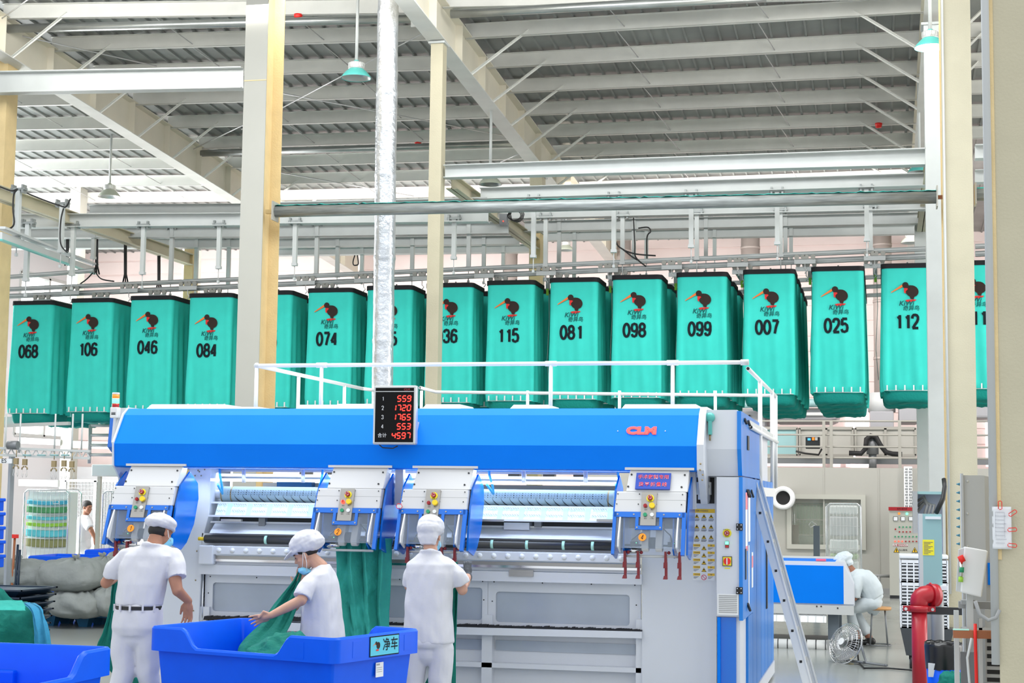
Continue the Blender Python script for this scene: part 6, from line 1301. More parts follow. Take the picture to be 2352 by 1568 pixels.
def cap_puff(r, c, m, s, mat_, brim=True, seed=0, drop=0.0, rr=(.098, .118, .075)):
    b = B(); P = lambda x, y, z: Vector(c) + m @ Vector((x * s, y * s, z * s))
    ell(b, P(0, -.02, .075), rr[0] * s, rr[1] * s, rr[2] * s, m, 24); ell(b, P(0, -.045, .055), rr[0] * .98 * s, rr[1] * .9 * s, rr[2] * .75 * s, m, 24)
    b.tube([P(.086 * cos(a), -.006 + .104 * sin(a), .045 - .012 * sin(a)) for a in [radians(t) for t in range(0, 361, 15)]], .012 * s, 8)
    if brim: loft(b, [(P(0, .088, .05), m @ Vector((.07 * s, 0, 0)), m @ Vector((0, 0, .012 * s))), (P(0, .125, .038), m @ Vector((.068 * s, 0, 0)), m @ Vector((0, 0, .007 * s))), (P(0, .165, .018), m @ Vector((.045 * s, 0, 0)), m @ Vector((0, 0, .005 * s)))], 20)
    if drop: loft(b, [(P(0, -.06, .05), m @ Vector((.085 * s, 0, 0)), m @ Vector((0, .06 * s, 0))), (P(0, -.075, -.02), m @ Vector((.082 * s, 0, 0)), m @ Vector((0, .045 * s, 0))), (P(0, -.068, -drop), m @ Vector((.06 * s, 0, 0)), m @ Vector((0, .035 * s, 0)))])
    return finish(b, 'cap', mat_, r, .006, 3, cloth_disp(seed, .006, 16, 14))
X = Vector((1, 0, 0)); Yv = Vector((0, 1, 0)); Zv = Vector((0, 0, 1))
def shoes(r, feet, F, m_='leather_black'):
    F = Vector(F).normalized()
    for f in feet:
        b = B(); f = Vector(f); m = frame(F, Zv); ell(b, f + F * .05 + Zv * .035, .045, .12, .035, m); ell(b, f - F * .03 + Zv * .05, .042, .055, .05, m); b.tube([f + F * .0 + Zv * .03, f + Zv * .10], .045, 12); finish(b, 'shoe', m_, r, .008, 3)
# ---- person at the first station, seen from behind
def man1():
    Y = 11.45; p = lambda x, y, d=0: at(x, y, Y + d)
    r = thing('person', 'person in white polo shirt, cap and black belt, back turned at the first station', 'person', (p(315, 1500).x, Y, 0))
    hc = p(370, 1222, .12); F = Vector((.42, .85, -.32)); m = frame(F, Vector((.10, .30, 1)))
    b = B(); head(b, hc, m, .98); nb = p(352, 1256, .03); limb(b, [hc + m @ Vector((0, -.03, -.05)), nb], [.058, .062])
    sh = [p(284, 1276, .02), p(404, 1274, .06)]; limb(b, [sh[0] - Zv * .02, nb, sh[1] - Zv * .02], [.02, .045, .02])
    le, lw = p(243, 1338, .02), p(262, 1330, .30); limb(b, [sh[0] - Zv * .03, le, lw], [.036, .043, .030]); hand(b, lw, (.3, 1, -.1), (0, .2, 1), .3)
    re, rw = p(408, 1356, -.02), p(433, 1380, .06); limb(b, [sh[1] - Zv * .03, p(402, 1330, .0), re, rw], [.036, .050, .044, .030]); hand(b, rw, (-.06, .1, -1), (-.9, .1, -.3), .45, .14, 1.08, thumb=(-.35, .2, -1))
    wst, hip = p(318, 1393, .0), p(316, 1440, .0); limb(b, [nb, p(335, 1320), wst, hip], [.05, .09, .08, .07])
    fl, fr = Vector((p(262, 1560).x, Y - .05, 0)), Vector((p(345, 1560).x, Y + .12, 0)); kl, kr = p(287, 1540), p(340, 1545, .04)
    limb(b, [p(292, 1450), kl, fl + Zv * .1], [.08, .06, .045]); limb(b, [p(342, 1450), kr, fr + Zv * .1], [.08, .06, .045])
    finish(b, 'body', 'skin', r, .006, 3)
    tilt = Vector((0, .10, .1))
    def coll(b): b.tube([nb + Vector((.078 * cos(a), .075 * sin(a) + .0, .006 + .018 * -sin(a))) for a in [radians(t) for t in range(0, 361, 20)]], .017, 8)
    shirt(r, [(wst + Zv * .014, X * .184, Yv * .128), (p(319, 1380), X * .187, Yv * .13), (p(327, 1340), X * .19, Yv * .135), (p(336, 1300, .02), X * .205, Yv * .135), (p(343, 1275, .03), X * .205, Yv * .12), (p(349, 1258, .03), X * .13, Yv * .085), (nb + Zv * .015, X * .07, Yv * .07)],
          [([sh[0] + Vector((.02, 0, -.01)), p(262, 1305, .01), p(256, 1324, .02)], [.066, .070, .070]), ([sh[1] - Vector((.02, 0, .01)), p(406, 1305, .02), p(408, 1326, .0)], [.066, .070, .072])], 'uniform', 1.0, extra=coll)
    trousers(r, hip, X * .20, Yv * .14, [([p(290, 1450), p(283, 1500), kl, fl + Vector((0, 0, .12))], [.105, .098, .088, .080]), ([p(342, 1450), p(342, 1500, .02), kr, fr + Vector((0, 0, .12))], [.105, .098, .088, .080])], 'uniform', wst + Zv * .03, 2.0)
    b = B(); n_ = 40; w2 = wst - Zv * .004; vs = []
    for k, (f, z) in enumerate(((1, -.014), (1, .014), (.96, .014), (.96, -.014))): vs += [w2 + Vector((.184 * f * cos(2 * pi * i / n_), .138 * f * sin(2 * pi * i / n_), z)) for i in range(n_)]
    b.add(vs, [(k * n_ + i, k * n_ + (i + 1) % n_, (k + 1) % 4 * n_ + (i + 1) % n_, (k + 1) % 4 * n_ + i) for k in range(4) for i in range(n_)]); b.obj('belt', 'leather_black', r)
    for a in (-150, -118, -90, -60, -30): q = w2 + Vector((.189 * cos(radians(a)), .143 * sin(radians(a)), 0)); B().cbox(q, (.014, .014, .05), Matrix.Rotation(radians(a) + pi / 2, 3, 'Z')).obj('belt_loop', 'uniform', r)
    cap_puff(r, hc, m, 1.0, 'uniform', False, 3, rr=(.112, .125, .066))
    b = B(); ell(b, hc + m @ Vector((0, -.035, .0)), .077, .075, .058, m, 20); finish(b, 'hair', 'hair', r, .007, 2)
    b = B(); loft(b, [(hc + m @ Vector((0, .07, -.02)), m @ Vector((.055, 0, 0)), m @ Vector((0, .04, 0))), (hc + m @ Vector((0, .07, -.06)), m @ Vector((.062, 0, 0)), m @ Vector((0, .05, 0))), (hc + m @ Vector((0, .05, -.10)), m @ Vector((.045, 0, 0)), m @ Vector((0, .045, 0)))]); finish(b, 'face_mask', 'mask_blue', r, .006, 2)
    for s in (-1, 1): b = B(); b.tube([hc + m @ Vector((s * .06, .07, -.05)), hc + m @ Vector((s * .077, .02, -.03)), hc + m @ Vector((s * .086, -.01, .012))], .003, 5); b.obj('mask_strap', 'white_plastic', r)
    shoes(r, (fl, fr), (0, 1, 0))
man1()
# ---- person bending over the blue bin, in profile
def woman2():
    Y = 11.85; p = lambda x, y, d=0: at(x, y, Y + d)
    r = thing('person', 'person in white tunic and peaked cap bending over the blue bin, mask under the chin', 'person', (p(745, 1500).x, Y, 0))
    hc = p(703, 1275, 0); F = Vector((-.90, -.12, -.40)); m = frame(F, Vector((-.38, 0, .92)))
    b = B(); head(b, hc, m, .95); nb = p(739, 1303, .0); limb(b, [hc + m @ Vector((0, -.035, -.04)), nb], [.050, .055])
    sn, sf = p(716, 1330, -.16), p(722, 1322, .17); limb(b, [sn - Zv * .02, nb, sf - Zv * .02], [.02, .042, .02])
    e1, w1 = p(692, 1378, -.28), p(622, 1413, -.40); limb(b, [sn - Zv * .03, e1, e1.lerp(w1, .5), w1], [.036, .043, .037, .027]); hand(b, w1, (-1, -.12, -.32), (-.1, -.35, .9), .18, .22, 1.0, thumb=(-.5, -.2, -.9))
    e2, w2 = p(676, 1392, .10), p(690, 1352, .0); limb(b, [sf - Zv * .03, e2, w2], [.036, .040, .027]); hand(b, w2, (.05, -.1, 1), (-1, 0, 0), .5)
    hip = p(744, 1470, .05); limb(b, [nb, p(740, 1380), hip], [.05, .08, .07])
    f1, f2 = Vector((hip.x - .02, Y - .1, 0)), Vector((hip.x + .06, Y + .14, 0))
    limb(b, [hip - Yv * .09, f1 + Zv * .5, f1 + Zv * .1], [.08, .06, .045]); limb(b, [hip + Yv * .09, f2 + Zv * .5, f2 + Zv * .1], [.08, .06, .045])
    finish(b, 'body', 'skin_light', r, .0055, 3)
    U = Vector((.97, 0, .2)); V = Yv
    shirt(r, [(p(738, 1490), X * .165, V * .20), (p(740, 1462), X * .165, V * .20), (p(740, 1420), X * .150, V * .19), (p(739, 1380), X * .142, V * .195), (p(737, 1345), U * .130, V * .20), (p(738, 1320), U * .10, V * .18), (p(740, 1303), U * .066, V * .075), (p(741, 1298), U * .06, V * .062)],
          [([sn + Vector((.01, .04, 0)), p(702, 1350, -.22), p(693, 1372, -.26)], [.066, .070, .072]), ([sf - Vector((0, .04, 0)), p(690, 1345, .16)], [.075, .075])], 'uniform', 5.0, 'tunic')
    trousers(r, hip - Zv * .05, X * .15, Yv * .18, [([hip - Yv * .09 - Zv * .05, f1 + Zv * .5, f1 + Zv * .12], [.10, .085, .075]), ([hip + Yv * .09 - Zv * .05, f2 + Zv * .5, f2 + Zv * .12], [.10, .085, .075])], 'uniform', hip + Zv * .05, 6.0)
    cap_puff(r, hc + m @ Vector((0, -.012, .012)), m, 1.06, 'uniform', True, 8, rr=(.108, .130, .092))
    b = B(); ell(b, hc + m @ Vector((0, -.03, .022)), .077, .08, .05, m, 20); ell(b, hc + m @ Vector((-.066, .018, .036)), .011, .026, .02, m); ell(b, hc + m @ Vector((.066, .018, .036)), .011, .026, .02, m); finish(b, 'hair', 'hair', r, .006, 2)
    b = B()
    for s in (-1, 1): b.tube([hc + m @ Vector((s * .018, .089, .03)), hc + m @ Vector((s * .034, .083, .034)), hc + m @ Vector((s * .048, .07, .028))], .0032, 5); b.tube([hc + m @ Vector((s * .02, .0835, .008)), hc + m @ Vector((s * .032, .0825, .004)), hc + m @ Vector((s * .044, .073, .008))], .0028, 5)
    b.obj('brows_and_lashes', 'hair', r)
    b = B(); b.tube([hc + m @ Vector((-.02, .087, -.061)), hc + m @ Vector((0, .094, -.0615)), hc + m @ Vector((.02, .087, -.061))], [.003, .0045, .003], 6); b.obj('lips', mat('lip', (.45, .14, .12), .5), r)
    b = B(); loft(b, [(hc + m @ Vector((0, .068, -.075)), m @ Vector((.045, 0, 0)), m @ Vector((0, .030, 0))), (hc + m @ Vector((0, .060, -.10)), m @ Vector((.055, 0, 0)), m @ Vector((0, .042, 0))), (hc + m @ Vector((0, .03, -.135)), m @ Vector((.040, 0, 0)), m @ Vector((0, .042, 0)))]); finish(b, 'face_mask', 'mask_blue', r, .005, 2)
    for s in (-1, 1): b = B(); b.tube([hc + m @ Vector((s * .048, .05, -.08)), hc + m @ Vector((s * .07, .02, -.03)), hc + m @ Vector((s * .086, -.004, .02))], .0028, 5); b.tube([hc + m @ Vector((s * .048, .03, -.12)), hc + m @ Vector((s * .07, .0, -.06)), hc + m @ Vector((s * .086, -.012, .015))], .0028, 5); b.obj('mask_strap', 'white_plastic', r)
    shoes(r, (f1, f2), (-1, 0, 0))
woman2()
# ---- person at the third station, seen from behind
def woman3():
    Y = 12.2; p = lambda x, y, d=0: at(x, y, Y + d)
    r = thing('person', 'person in white tunic and cap with grey gloves, back turned at the third station', 'person', (p(985, 1500).x, Y, 0))
    hc = p(990, 1232, .06); F = Vector((.05, .92, -.18)); m = frame(F, Vector((0, .2, 1)))
    b = B(); head(b, hc, m, .96); nb = p(990, 1272, .0); limb(b, [hc + m @ Vector((0, -.02, -.05)), nb], [.052, .058])
    sh = [p(950, 1298, .0), p(1036, 1298, .02)]; limb(b, [sh[0] - Zv * .02, nb, sh[1] - Zv * .02], [.02, .042, .02])
    e1, w1 = p(940, 1345, .06), p(962, 1312, .30); limb(b, [sh[0] - Zv * .03, e1, w1], [.036, .042, .028])
    e2, w2 = p(1062, 1354, .06), p(1075, 1322, .22); limb(b, [sh[1] - Zv * .03, e2, e2.lerp(w2, .5), w2], [.036, .043, .038, .029])
    hip = p(985, 1470, .0); limb(b, [nb, p(988, 1380), hip], [.05, .09, .07])
    f1, f2 = Vector((p(950, 1560).x, Y - .03, 0)), Vector((p(1012, 1560).x, Y + .05, 0)); k1, k2 = p(948, 1560), p(1012, 1560)
    limb(b, [p(960, 1480), k1, f1 + Zv * .1], [.08, .06, .045]); limb(b, [p(1012, 1480), k2, f2 + Zv * .1], [.08, .06, .045])
    finish(b, 'body', 'skin_light', r, .006, 3)
    def coll(b): b.tube([nb + Vector((.07 * cos(a), .065 * sin(a), .014 - .014 * sin(a))) for a in [radians(t) for t in range(0, 361, 20)]], .018, 8)
    shirt(r, [(p(983, 1474), X * .20, Yv * .15), (p(983, 1450), X * .198, Yv * .15), (p(984, 1400), X * .185, Yv * .14), (p(987, 1350), X * .18, Yv * .135), (p(990, 1315), X * .198, Yv * .13), (p(990, 1295), X * .195, Yv * .115), (p(990, 1279), X * .12, Yv * .08), (nb + Zv * .02, X * .062, Yv * .062)],
          [([sh[0] + Vector((.02, 0, -.01)), p(944, 1322, .02), p(942, 1345, .04)], [.064, .066, .064]), ([sh[1] - Vector((.02, 0, .01)), p(1052, 1322, .02), p(1058, 1338, .05)], [.064, .068, .072])], 'uniform', 9.0, 'tunic', extra=coll)
    trousers(r, hip - Zv * .02, X * .19, Yv * .145, [([p(957, 1485), p(952, 1520), k1, f1 + Zv * .12], [.10, .092, .086, .075]), ([p(1013, 1485), p(1015, 1520), k2, f2 + Zv * .12], [.10, .094, .088, .076])], 'uniform', hip + Zv * .06, 10.0)
    cap_puff(r, hc, m, 1.0, 'uniform', False, 12, drop=.075, rr=(.106, .116, .098))
    for w, d, sd in ((w2, (-.15, .35, 1), (-1, 0, .1)), (w1, (.2, .5, 1), (1, 0, 0))):
        b = B(); hand(b, w, d, sd, 1.0, .1, .9); limb(b, [w - Vector(d).normalized() * .015, w], [.033, .032]); finish(b, 'glove', 'glove_grey', r, .005, 2, label='grey work glove')
    b = B(); loft(b, [(hc + m @ Vector((0, .07, -.02)), m @ Vector((.055, 0, 0)), m @ Vector((0, .04, 0))), (hc + m @ Vector((0, .07, -.06)), m @ Vector((.065, 0, 0)), m @ Vector((0, .05, 0))), (hc + m @ Vector((0, .05, -.10)), m @ Vector((.045, 0, 0)), m @ Vector((0, .045, 0)))]); finish(b, 'face_mask', 'mask_blue', r, .006, 2)
    for s in (-1, 1): b = B(); b.tube([hc + m @ Vector((s * .055, .06, -.08)), hc + m @ Vector((s * .075, .01, -.04)), hc + m @ Vector((s * .084, -.01, .0))], .003, 5); b.obj('mask_strap', 'white_plastic', r)
    shoes(r, (f1, f2), (0, 1, 0))
woman3()
# ---- standing man far left
def man4():
    Y = 28.3; p = lambda x, y, d=0: at(x, y, Y + d)
    r = thing('person', 'dark-haired person in white polo shirt walking behind the blue bins at far left', 'person', (p(194, 1300).x, Y, 0))
    hc = p(201, 1165); F = Vector((.88, -.42, -.08)); m = frame(F, Zv)
    b = B(); head(b, hc, m, 1.05); nb = p(196, 1185); limb(b, [hc + m @ Vector((0, -.03, -.06)), nb], [.062, .07])
    sn, sf = p(197, 1196, -.19), p(195, 1194, .19); limb(b, [sn, nb, sf], [.04, .05, .04]); e1, w1 = p(210, 1218, -.24), p(217, 1234, -.22); limb(b, [sn, e1, w1], [.052, .048, .033]); hand(b, w1, (.2, .1, -1), (1, .2, .1), .4)
    e2, w2 = p(186, 1220, .24), p(190, 1240, .26); limb(b, [sf, e2, w2], [.052, .045, .033]); hand(b, w2, (.1, 0, -1), (1, 0, 0), .4)
    hip = p(190, 1250); f1, f2 = Vector((hip.x + .18, Y - .1, 0)), Vector((hip.x - .2, Y + .1, 0)); limb(b, [nb, p(192, 1220), hip], [.06, .09, .07]); limb(b, [hip - Yv * .1, f1 + Zv * .5, f1 + Zv * .1], [.08, .06, .045]); limb(b, [hip + Yv * .1, f2 + Zv * .5, f2 + Zv * .1], [.08, .06, .045])
    finish(b, 'body', 'skin_dark', r, .008, 3)
    shirt(r, [(p(190, 1244), X * .135, Yv * .19), (p(192, 1220), X * .14, Yv * .20), (p(194, 1200), X * .135, Yv * .215), (p(195, 1190), X * .11, Yv * .18), (nb + Zv * .02, X * .075, Yv * .075)], [([sn + Yv * .03, p(202, 1206, -.22), p(207, 1213, -.24)], [.085, .085, .08]), ([sf - Yv * .03, p(190, 1210, .23)], [.085, .08])], 'uniform', 13.0, 'polo_shirt')
    trousers(r, hip - Zv * .03, X * .15, Yv * .18, [([hip - Yv * .1 - Zv * .05, f1 + Zv * .5, f1 + Zv * .12], [.105, .085, .075]), ([hip + Yv * .1 - Zv * .05, f2 + Zv * .5, f2 + Zv * .12], [.105, .085, .075])], 'uniform', hip + Zv * .1, 14.0)
    b = B(); ell(b, hc + m @ Vector((0, -.024, .052)), .090, .106, .084, m, 20); ell(b, hc + m @ Vector((0, -.06, .01)), .076, .055, .06, m, 20); finish(b, 'hair', 'hair', r, .008, 2)
    shoes(r, (f1, f2), (1, -.3, 0))
man4()
# ---- seated worker at the blue folding machine
def man5():
    Y = 20.9; p = lambda x, y, d=0: at(x, y, Y + d)
    r = thing('person', 'person in white cap and uniform hunched on a stool beside the blue folding machine', 'person', (p(2005, 1400).x, Y, 0))
    hc = p(1938, 1296); F = Vector((-.86, .1, -.5)); m = frame(F, Vector((-.5, 0, .87)))
    b = B(); head(b, hc, m, 1.0); nb = p(1958, 1314); limb(b, [hc + m @ Vector((0, -.03, -.05)), nb], [.056, .06])
    sn, sf = p(1968, 1332, -.18), p(1966, 1328, .18); limb(b, [sn, nb, sf], [.036, .046, .036]); e1, w1 = p(1962, 1372, -.22), p(1945, 1385, -.12); limb(b, [sn, e1, w1], [.05, .044, .03]); hand(b, w1, (-1, .2, .1), (0, .3, 1), .4)
    e2, w2 = p(1955, 1372, .22), p(1935, 1378, .12); limb(b, [sf, e2, w2], [.05, .044, .03]); hand(b, w2, (-1, -.2, .1), (0, -.3, 1), .4)
    hip = p(2006, 1382); k1, k2 = p(1952, 1398, -.10), p(1962, 1400, .12); f1, f2 = p(1968, 1470, -.1), p(1996, 1464, .10); f1.z = 0; f2.z = 0
    limb(b, [nb, p(1990, 1345), hip], [.055, .085, .07]); limb(b, [hip - Yv * .08, k1, f1 + Zv * .1], [.08, .06, .045]); limb(b, [hip + Yv * .08, k2, f2 + Zv * .1], [.08, .06, .045])
    finish(b, 'body', 'skin_dark', r, .007, 3)
    D = (nb - hip).normalized(); U = D.cross(Yv).normalized()
    shirt(r, [(p(2008, 1376), U * .135, Yv * .185), (p(2003, 1358), U * .15, Yv * .19), (p(1990, 1338), U * .15, Yv * .20), (p(1976, 1324), U * .14, Yv * .205), (p(1965, 1318), U * .11, Yv * .17), (nb - X * .01, U * .07, Yv * .07)], [([sn + Yv * .03, p(1966, 1352, -.21), e1 + X * .01], [.085, .075, .066]), ([sf - Yv * .03, e2], [.085, .07])], 'uniform_cool', 16.0, 'tunic')
    trousers(r, hip, U * .14, Yv * .185, [([hip - Yv * .09, k1, p(1960, 1440, -.1)], [.105, .085, .07]), ([hip + Yv * .09, k2, p(1988, 1448, .1)], [.105, .085, .07])], 'uniform_cool', p(2004, 1372), 17.0)
    cap_puff(r, hc, m, 1.02, 'uniform_cool', True, 18, drop=.05, rr=(.105, .125, .075))
    b = B(); ell(b, hc + m @ Vector((0, -.03, .0)), .077, .075, .06, m, 20); finish(b, 'hair', 'hair', r, .008, 2)
    shoes(r, (f1, f2), (-.9, 0, 0))
man5()
# ================================================================ BINS, CLOTH, SACKS
def tub(label, p0, ux, L, W_, h, col='bin_blue', cut=True, hl_=.17, name='laundry_bin', low=.135, group=None, c0=.20, c1=.76):
    # p0: ground point under the front-left rim corner, ux: unit vector along the long front side
    ux = Vector(ux).normalized(); uy = Vector((-ux.y, ux.x, 0)); P0 = Vector((p0[0], p0[1], 0)); ctr = P0 + ux * L / 2 + uy * W_ / 2
    r = thing(name, label, 'bin', ctr, group); rc = .07; per = []
    def corner(cx, cy, a0): return [(cx + rc * cos(radians(a0 + t)), cy + rc * sin(radians(a0 + t))) for t in range(0, 91, 15)]
    def line(a, b_, n): return [(lerp(a[0], b_[0], i / n), lerp(a[1], b_[1], i / n)) for i in range(1, n)]
    per = corner(L - rc, rc, -90) + line((L, rc), (L, W_ - rc), 10) + corner(L - rc, W_ - rc, 0) + line((L - rc, W_), (rc, W_), 44) + corner(rc, W_ - rc, 90) + line((0, W_ - rc), (0, rc), 10) + corner(rc, rc, 180) + line((rc, 0), (L - rc, 0), 44)
    def top(x, y):
        if not cut: return h
        f = x / L; d = 0
        if y < .05 or y > W_ - .05:
            t = min((f - c0) / .06, (c1 - f) / .06); d = low * max(0, min(1, t))
        return h - d
    prof = [(.10, 0, 0), (.05, 0, 1), (0, 0, 1), (-.0, 1, 0), (.012, 1.0, 2), (.03, 1.0, 2), (.042, 1.0, 3), (.07, 0, 4), (.14, 0, 5)]
    n = len(per); vs = []
    for off, _, kd in prof:
        for x, y in per:
            re_ = max(.015, rc - off); dx, dy = x - min(max(x, rc), L - rc), y - min(max(y, rc), W_ - rc); q = math.hypot(dx, dy) or 1; X_ = min(max(x, off + re_), L - off - re_) + dx / q * re_; Y_ = min(max(y, off + re_), W_ - off - re_) + dy / q * re_; t = top(x, y)
            z = {0: .10, 1: h - hl_, 2: t, 3: t - .012, 4: h - hl_ - .02, 5: .16}[kd] if not (kd == 0 and off == 0) else t - .014
            if kd == 1 and off == .05: z = h - hl_ + .004
            v = P0 + ux * X_ + uy * Y_; v.z = z; vs.append(v)
    b = B(); k = len(prof); b.add(vs, [(i * n + j, i * n + (j + 1) % n, (i + 1) * n + (j + 1) % n, (i + 1) * n + j) for i in range(k - 1) for j in range(n)] + [tuple((k - 1) * n + j for j in range(n)), tuple(range(n - 1, -1, -1))], True)
    o = b.obj('tub', col, r); o.modifiers.new('es', 'EDGE_SPLIT').split_angle = radians(38)
    for fx in (.08, .92):
        for fy in (.1, .9):
            c = P0 + ux * L * lerp(.12, .88, (fx > .5)) + uy * W_ * lerp(.16, .84, fy > .5); b = B(); b.cyl(c + ux * -.02 + Zv * .05, c + ux * .02 + Zv * .05, .05, 14); b.box(c.x - .02, c.x + .02, c.y - .02, c.y + .02, .06, .115); b.obj('caster', 'black_rubber', r)
    return r, (lambda u, v, z: P0 + ux * (L * u) + uy * (W_ * v) + Zv * z), ux, uy
HB = .85
FL, FR, BR = atz(340, 1437, HB), atz(770, 1466, HB), atz(951, 1442, HB)
ux = (FR - FL); L = ux.length; W_ = (BR - FR).length
r, bp, ux, uy = tub('large blue laundry bin in the middle with a teal name label', FL, ux, L, W_, HB)
for u_ in (.27, .62):
    b = B(); P_ = [bp(u_ - .05, .925, .20), bp(u_ + .05, .925, .20), bp(u_ + .05, .97, .20), bp(u_ - .05, .97, .20), bp(u_ - .04, .945, HB - .22), bp(u_ + .04, .945, HB - .22), bp(u_ + .04, .97, HB - .22), bp(u_ - .04, .97, HB - .22)]; b.hexa(P_); b.obj('inner_rib', 'bin_blue', r, bevel=.01)
# recessed grip panels, name label and sticker on the outside
def on_side(u, z, w, h_, d, sd):  # sd 0 front side (v=0) , 1 right side (u=1)
    if sd: o = bp(1, u, z) + ux * d; a = uy
    else: o = bp(u, 0, z) - uy * d; a = ux
    return [o - a * w / 2 - Zv * h_ / 2, o + a * w / 2 - Zv * h_ / 2, o + a * w / 2 + Zv * h_ / 2, o - a * w / 2 + Zv * h_ / 2]
def plate(b, u, z, w, h_, d0, d1, sd): return b.hexa([*(on_side(u, z, w, h_, d1, sd)[:2]), *(on_side(u, z, w, h_, d0, sd)[1::-1]), on_side(u, z, w, h_, d1, sd)[3], on_side(u, z, w, h_, d1, sd)[2], on_side(u, z, w, h_, d0, sd)[2], on_side(u, z, w, h_, d0, sd)[3]])
for u_, z_, w_, sd_ in ((.82, .095, .08, 0), (.24, .09, .10, 1), (.83, .085, .09, 1)): b = B(); plate(b, u_, HB - z_, w_, .11, -.004, .002, sd_); b.obj('grip_recess', 'bin_blue', r)
lab = thing('bin_label', 'teal label with black writing stuck on the right side of the large blue bin', 'label', bp(1, .55, HB - .10)); BASE[lab.name] = Vector(lab.location)
b = B(); plate(b, .55, HB - .085, .34, .125, .002, .006, 1); b.m(1); plate(b, .55, HB - .085, .355, .14, .001, .004, 1); b.obj('sheet', ['sky_cyan', 'print_black'], lab)
o_ = bp(1, .55, HB - .085) + ux * .0075; b = B()
for t, x in (('净', .02), ('车', .115)): vs, fs = text_mesh(t, .092, bold=.001); b.add([o_ + uy * (v[0] + x) + Zv * v[1] for v in vs], fs)
b.obj('lettering', 'print_black', lab)
b = B(); o2 = o_ - uy * .10
for (cx, cz, rx, rz, mi) in ((.02, .005, .022, .024, 0), (-.005, .022, .012, .012, 0), (.01, -.026, .02, .006, 2)): b.m(mi).add([o2 + uy * (cx + rx * cos(2 * pi * i / 14)) + Zv * (cz + rz * sin(2 * pi * i / 14)) for i in range(14)], [tuple(range(14))])
b.m(1).add([o2 + uy * -.012 + Zv * .026, o2 + uy * -.014 + Zv * .016, o2 + uy * -.05 + Zv * .002], [(0, 1, 2)]); b.obj('bird_emblem', ['bird_brown', 'bird_orange', 'bird_red'], lab, fix=False)
st_ = thing('sticker', 'small white sticker low on the right side of the large blue bin', 'sticker', bp(1, .56, HB - .27))
b = B(); o3 = bp(1, .56, HB - .255) - ux * .045; q = [o3 + uy * x + Zv * z for x, z in ((-.045, -.05), (.045, -.05), (.045, .05), (-.045, .05))]; b.add(q + [v + ux * .004 for v in q], [(0, 1, 2, 3), (4, 5, 6, 7), (0, 1, 5, 4), (1, 2, 6, 5), (2, 3, 7, 6), (3, 0, 4, 7)]); b.obj('sheet', 'paper', st_)
b = B(); o4 = o3 + ux * .0045; b.add([o4 + uy * x + Zv * z for x, z in ((-.04, .03), (.0, .03), (.0, .042), (-.04, .042))], [(0, 1, 2, 3)])
for k in range(3): b.add([o4 + uy * x + Zv * (z - k * .014) for x, z in ((-.038, .012), (.03, .012), (.03, .016), (-.038, .016))], [(0, 1, 2, 3)])
b.obj('print', 'mid_grey', st_)
# left foreground bin
PR = atz(263, 1484, HB); PA = atz(170, 1501, HB); d1 = (PA - PR).normalized(); 
uxl = Vector((d1.y, -d1.x, 0)) * -1 if False else Vector((-d1.y, d1.x, 0))
if uxl.x > 0: uxl = -uxl
# long cut-out side runs from the right corner towards the viewer; build with front side = that side
Ll = 2.1
p_start = PR + d1 * Ll
rl_, bl_, _a, _b = tub('blue laundry bin cut off by the bottom left corner of the picture', p_start, -d1, Ll, 1.5, HB, c0=.1, c1=.825)
B().hexa([bl_(.93, .40, .2), bl_(.93, .54, .2), bl_(.975, .54, .2), bl_(.975, .40, .2), bl_(.945, .415, HB - .16), bl_(.945, .525, HB - .16), bl_(.975, .525, HB - .16), bl_(.975, .415, HB - .16)]).obj('inner_rib', 'bin_blue', rl_, bevel=.015)
# bins beyond the sacks
for (px, py, lx, wy, hh, lb) in ((60, 1276, 1.5, 1.0, .86, 'blue laundry bin behind the grey sacks, nearer the left edge'), (190, 1262, 1.3, 1.0, .9, 'blue laundry bin behind the grey sacks, nearer the machine')):
    q = atz(px, py, hh); tub(lb, (q.x, q.y), (1, .06, 0), lx, wy, hh, cut=False)
# ---- loose cloth
def drape(name, rows, m_, label, cat='cloth', folds=5, amp=.04, seed=0, nu=44, nv=50, parent=None, thick=.004, rag=.0):
    # rows: (y_px_left, x_left, y_px_right, x_right, Y)
    pts = [(at(xl, yl, Yc), at(xr_, yr, Yc)) for yl, xl, yr, xr_, Yc in rows]; k = len(pts) - 1
    def cr(ps, t):
        i = min(int(t), k - 1); f = t - i; p0, p1, p2, p3 = ps[max(i - 1, 0)], ps[i], ps[i + 1], ps[min(i + 2, k)]
        return .5 * ((2 * p1) + (p2 - p0) * f + (2 * p0 - 5 * p1 + 4 * p2 - p3) * f * f + (3 * p1 - p0 - 3 * p2 + p3) * f ** 3)
    Ls_ = [p[0] for p in pts]; Rs_ = [p[1] for p in pts]
    def fn(u, v):
        t = v * k; a = cr(Ls_, t); e = cr(Rs_, t); p = a.lerp(e, u); ph = u * folds * 2 * pi + 1.5 * noise.noise((v * 2.2, seed, u * 1.5)) + seed
        d = amp * (sin(ph) * (.55 + .45 * noise.noise((u * 3, v * 2.5, seed))) + .5 * noise.noise((u * 5, v * 4, seed + 3)) + .25 * noise.noise((u * 14, v * 12, seed)))
        p.y -= d; p.x += .25 * d * cos(ph); p.z += rag * noise.noise((u * 9, 0, seed)) * (v > .98); return p
    return B().grid(fn, nu, nv).obj(name, m_, label=label, cat=cat, solid=thick)
drape('surgical_sheet', [(1236, 778, 1236, 897, 12.93), (1275, 775, 1275, 895, 12.95), (1340, 778, 1340, 895, 12.95), (1400, 788, 1400, 890, 12.95), (1450, 796, 1450, 891, 12.9), (1520, 800, 1520, 892, 12.85), (1600, 805, 1600, 890, 12.8)], 'surgical_teal', 'wide green surgical sheet hanging down from the second feeding station', 'sheet', 3.3, .075, 2, 90, 90)
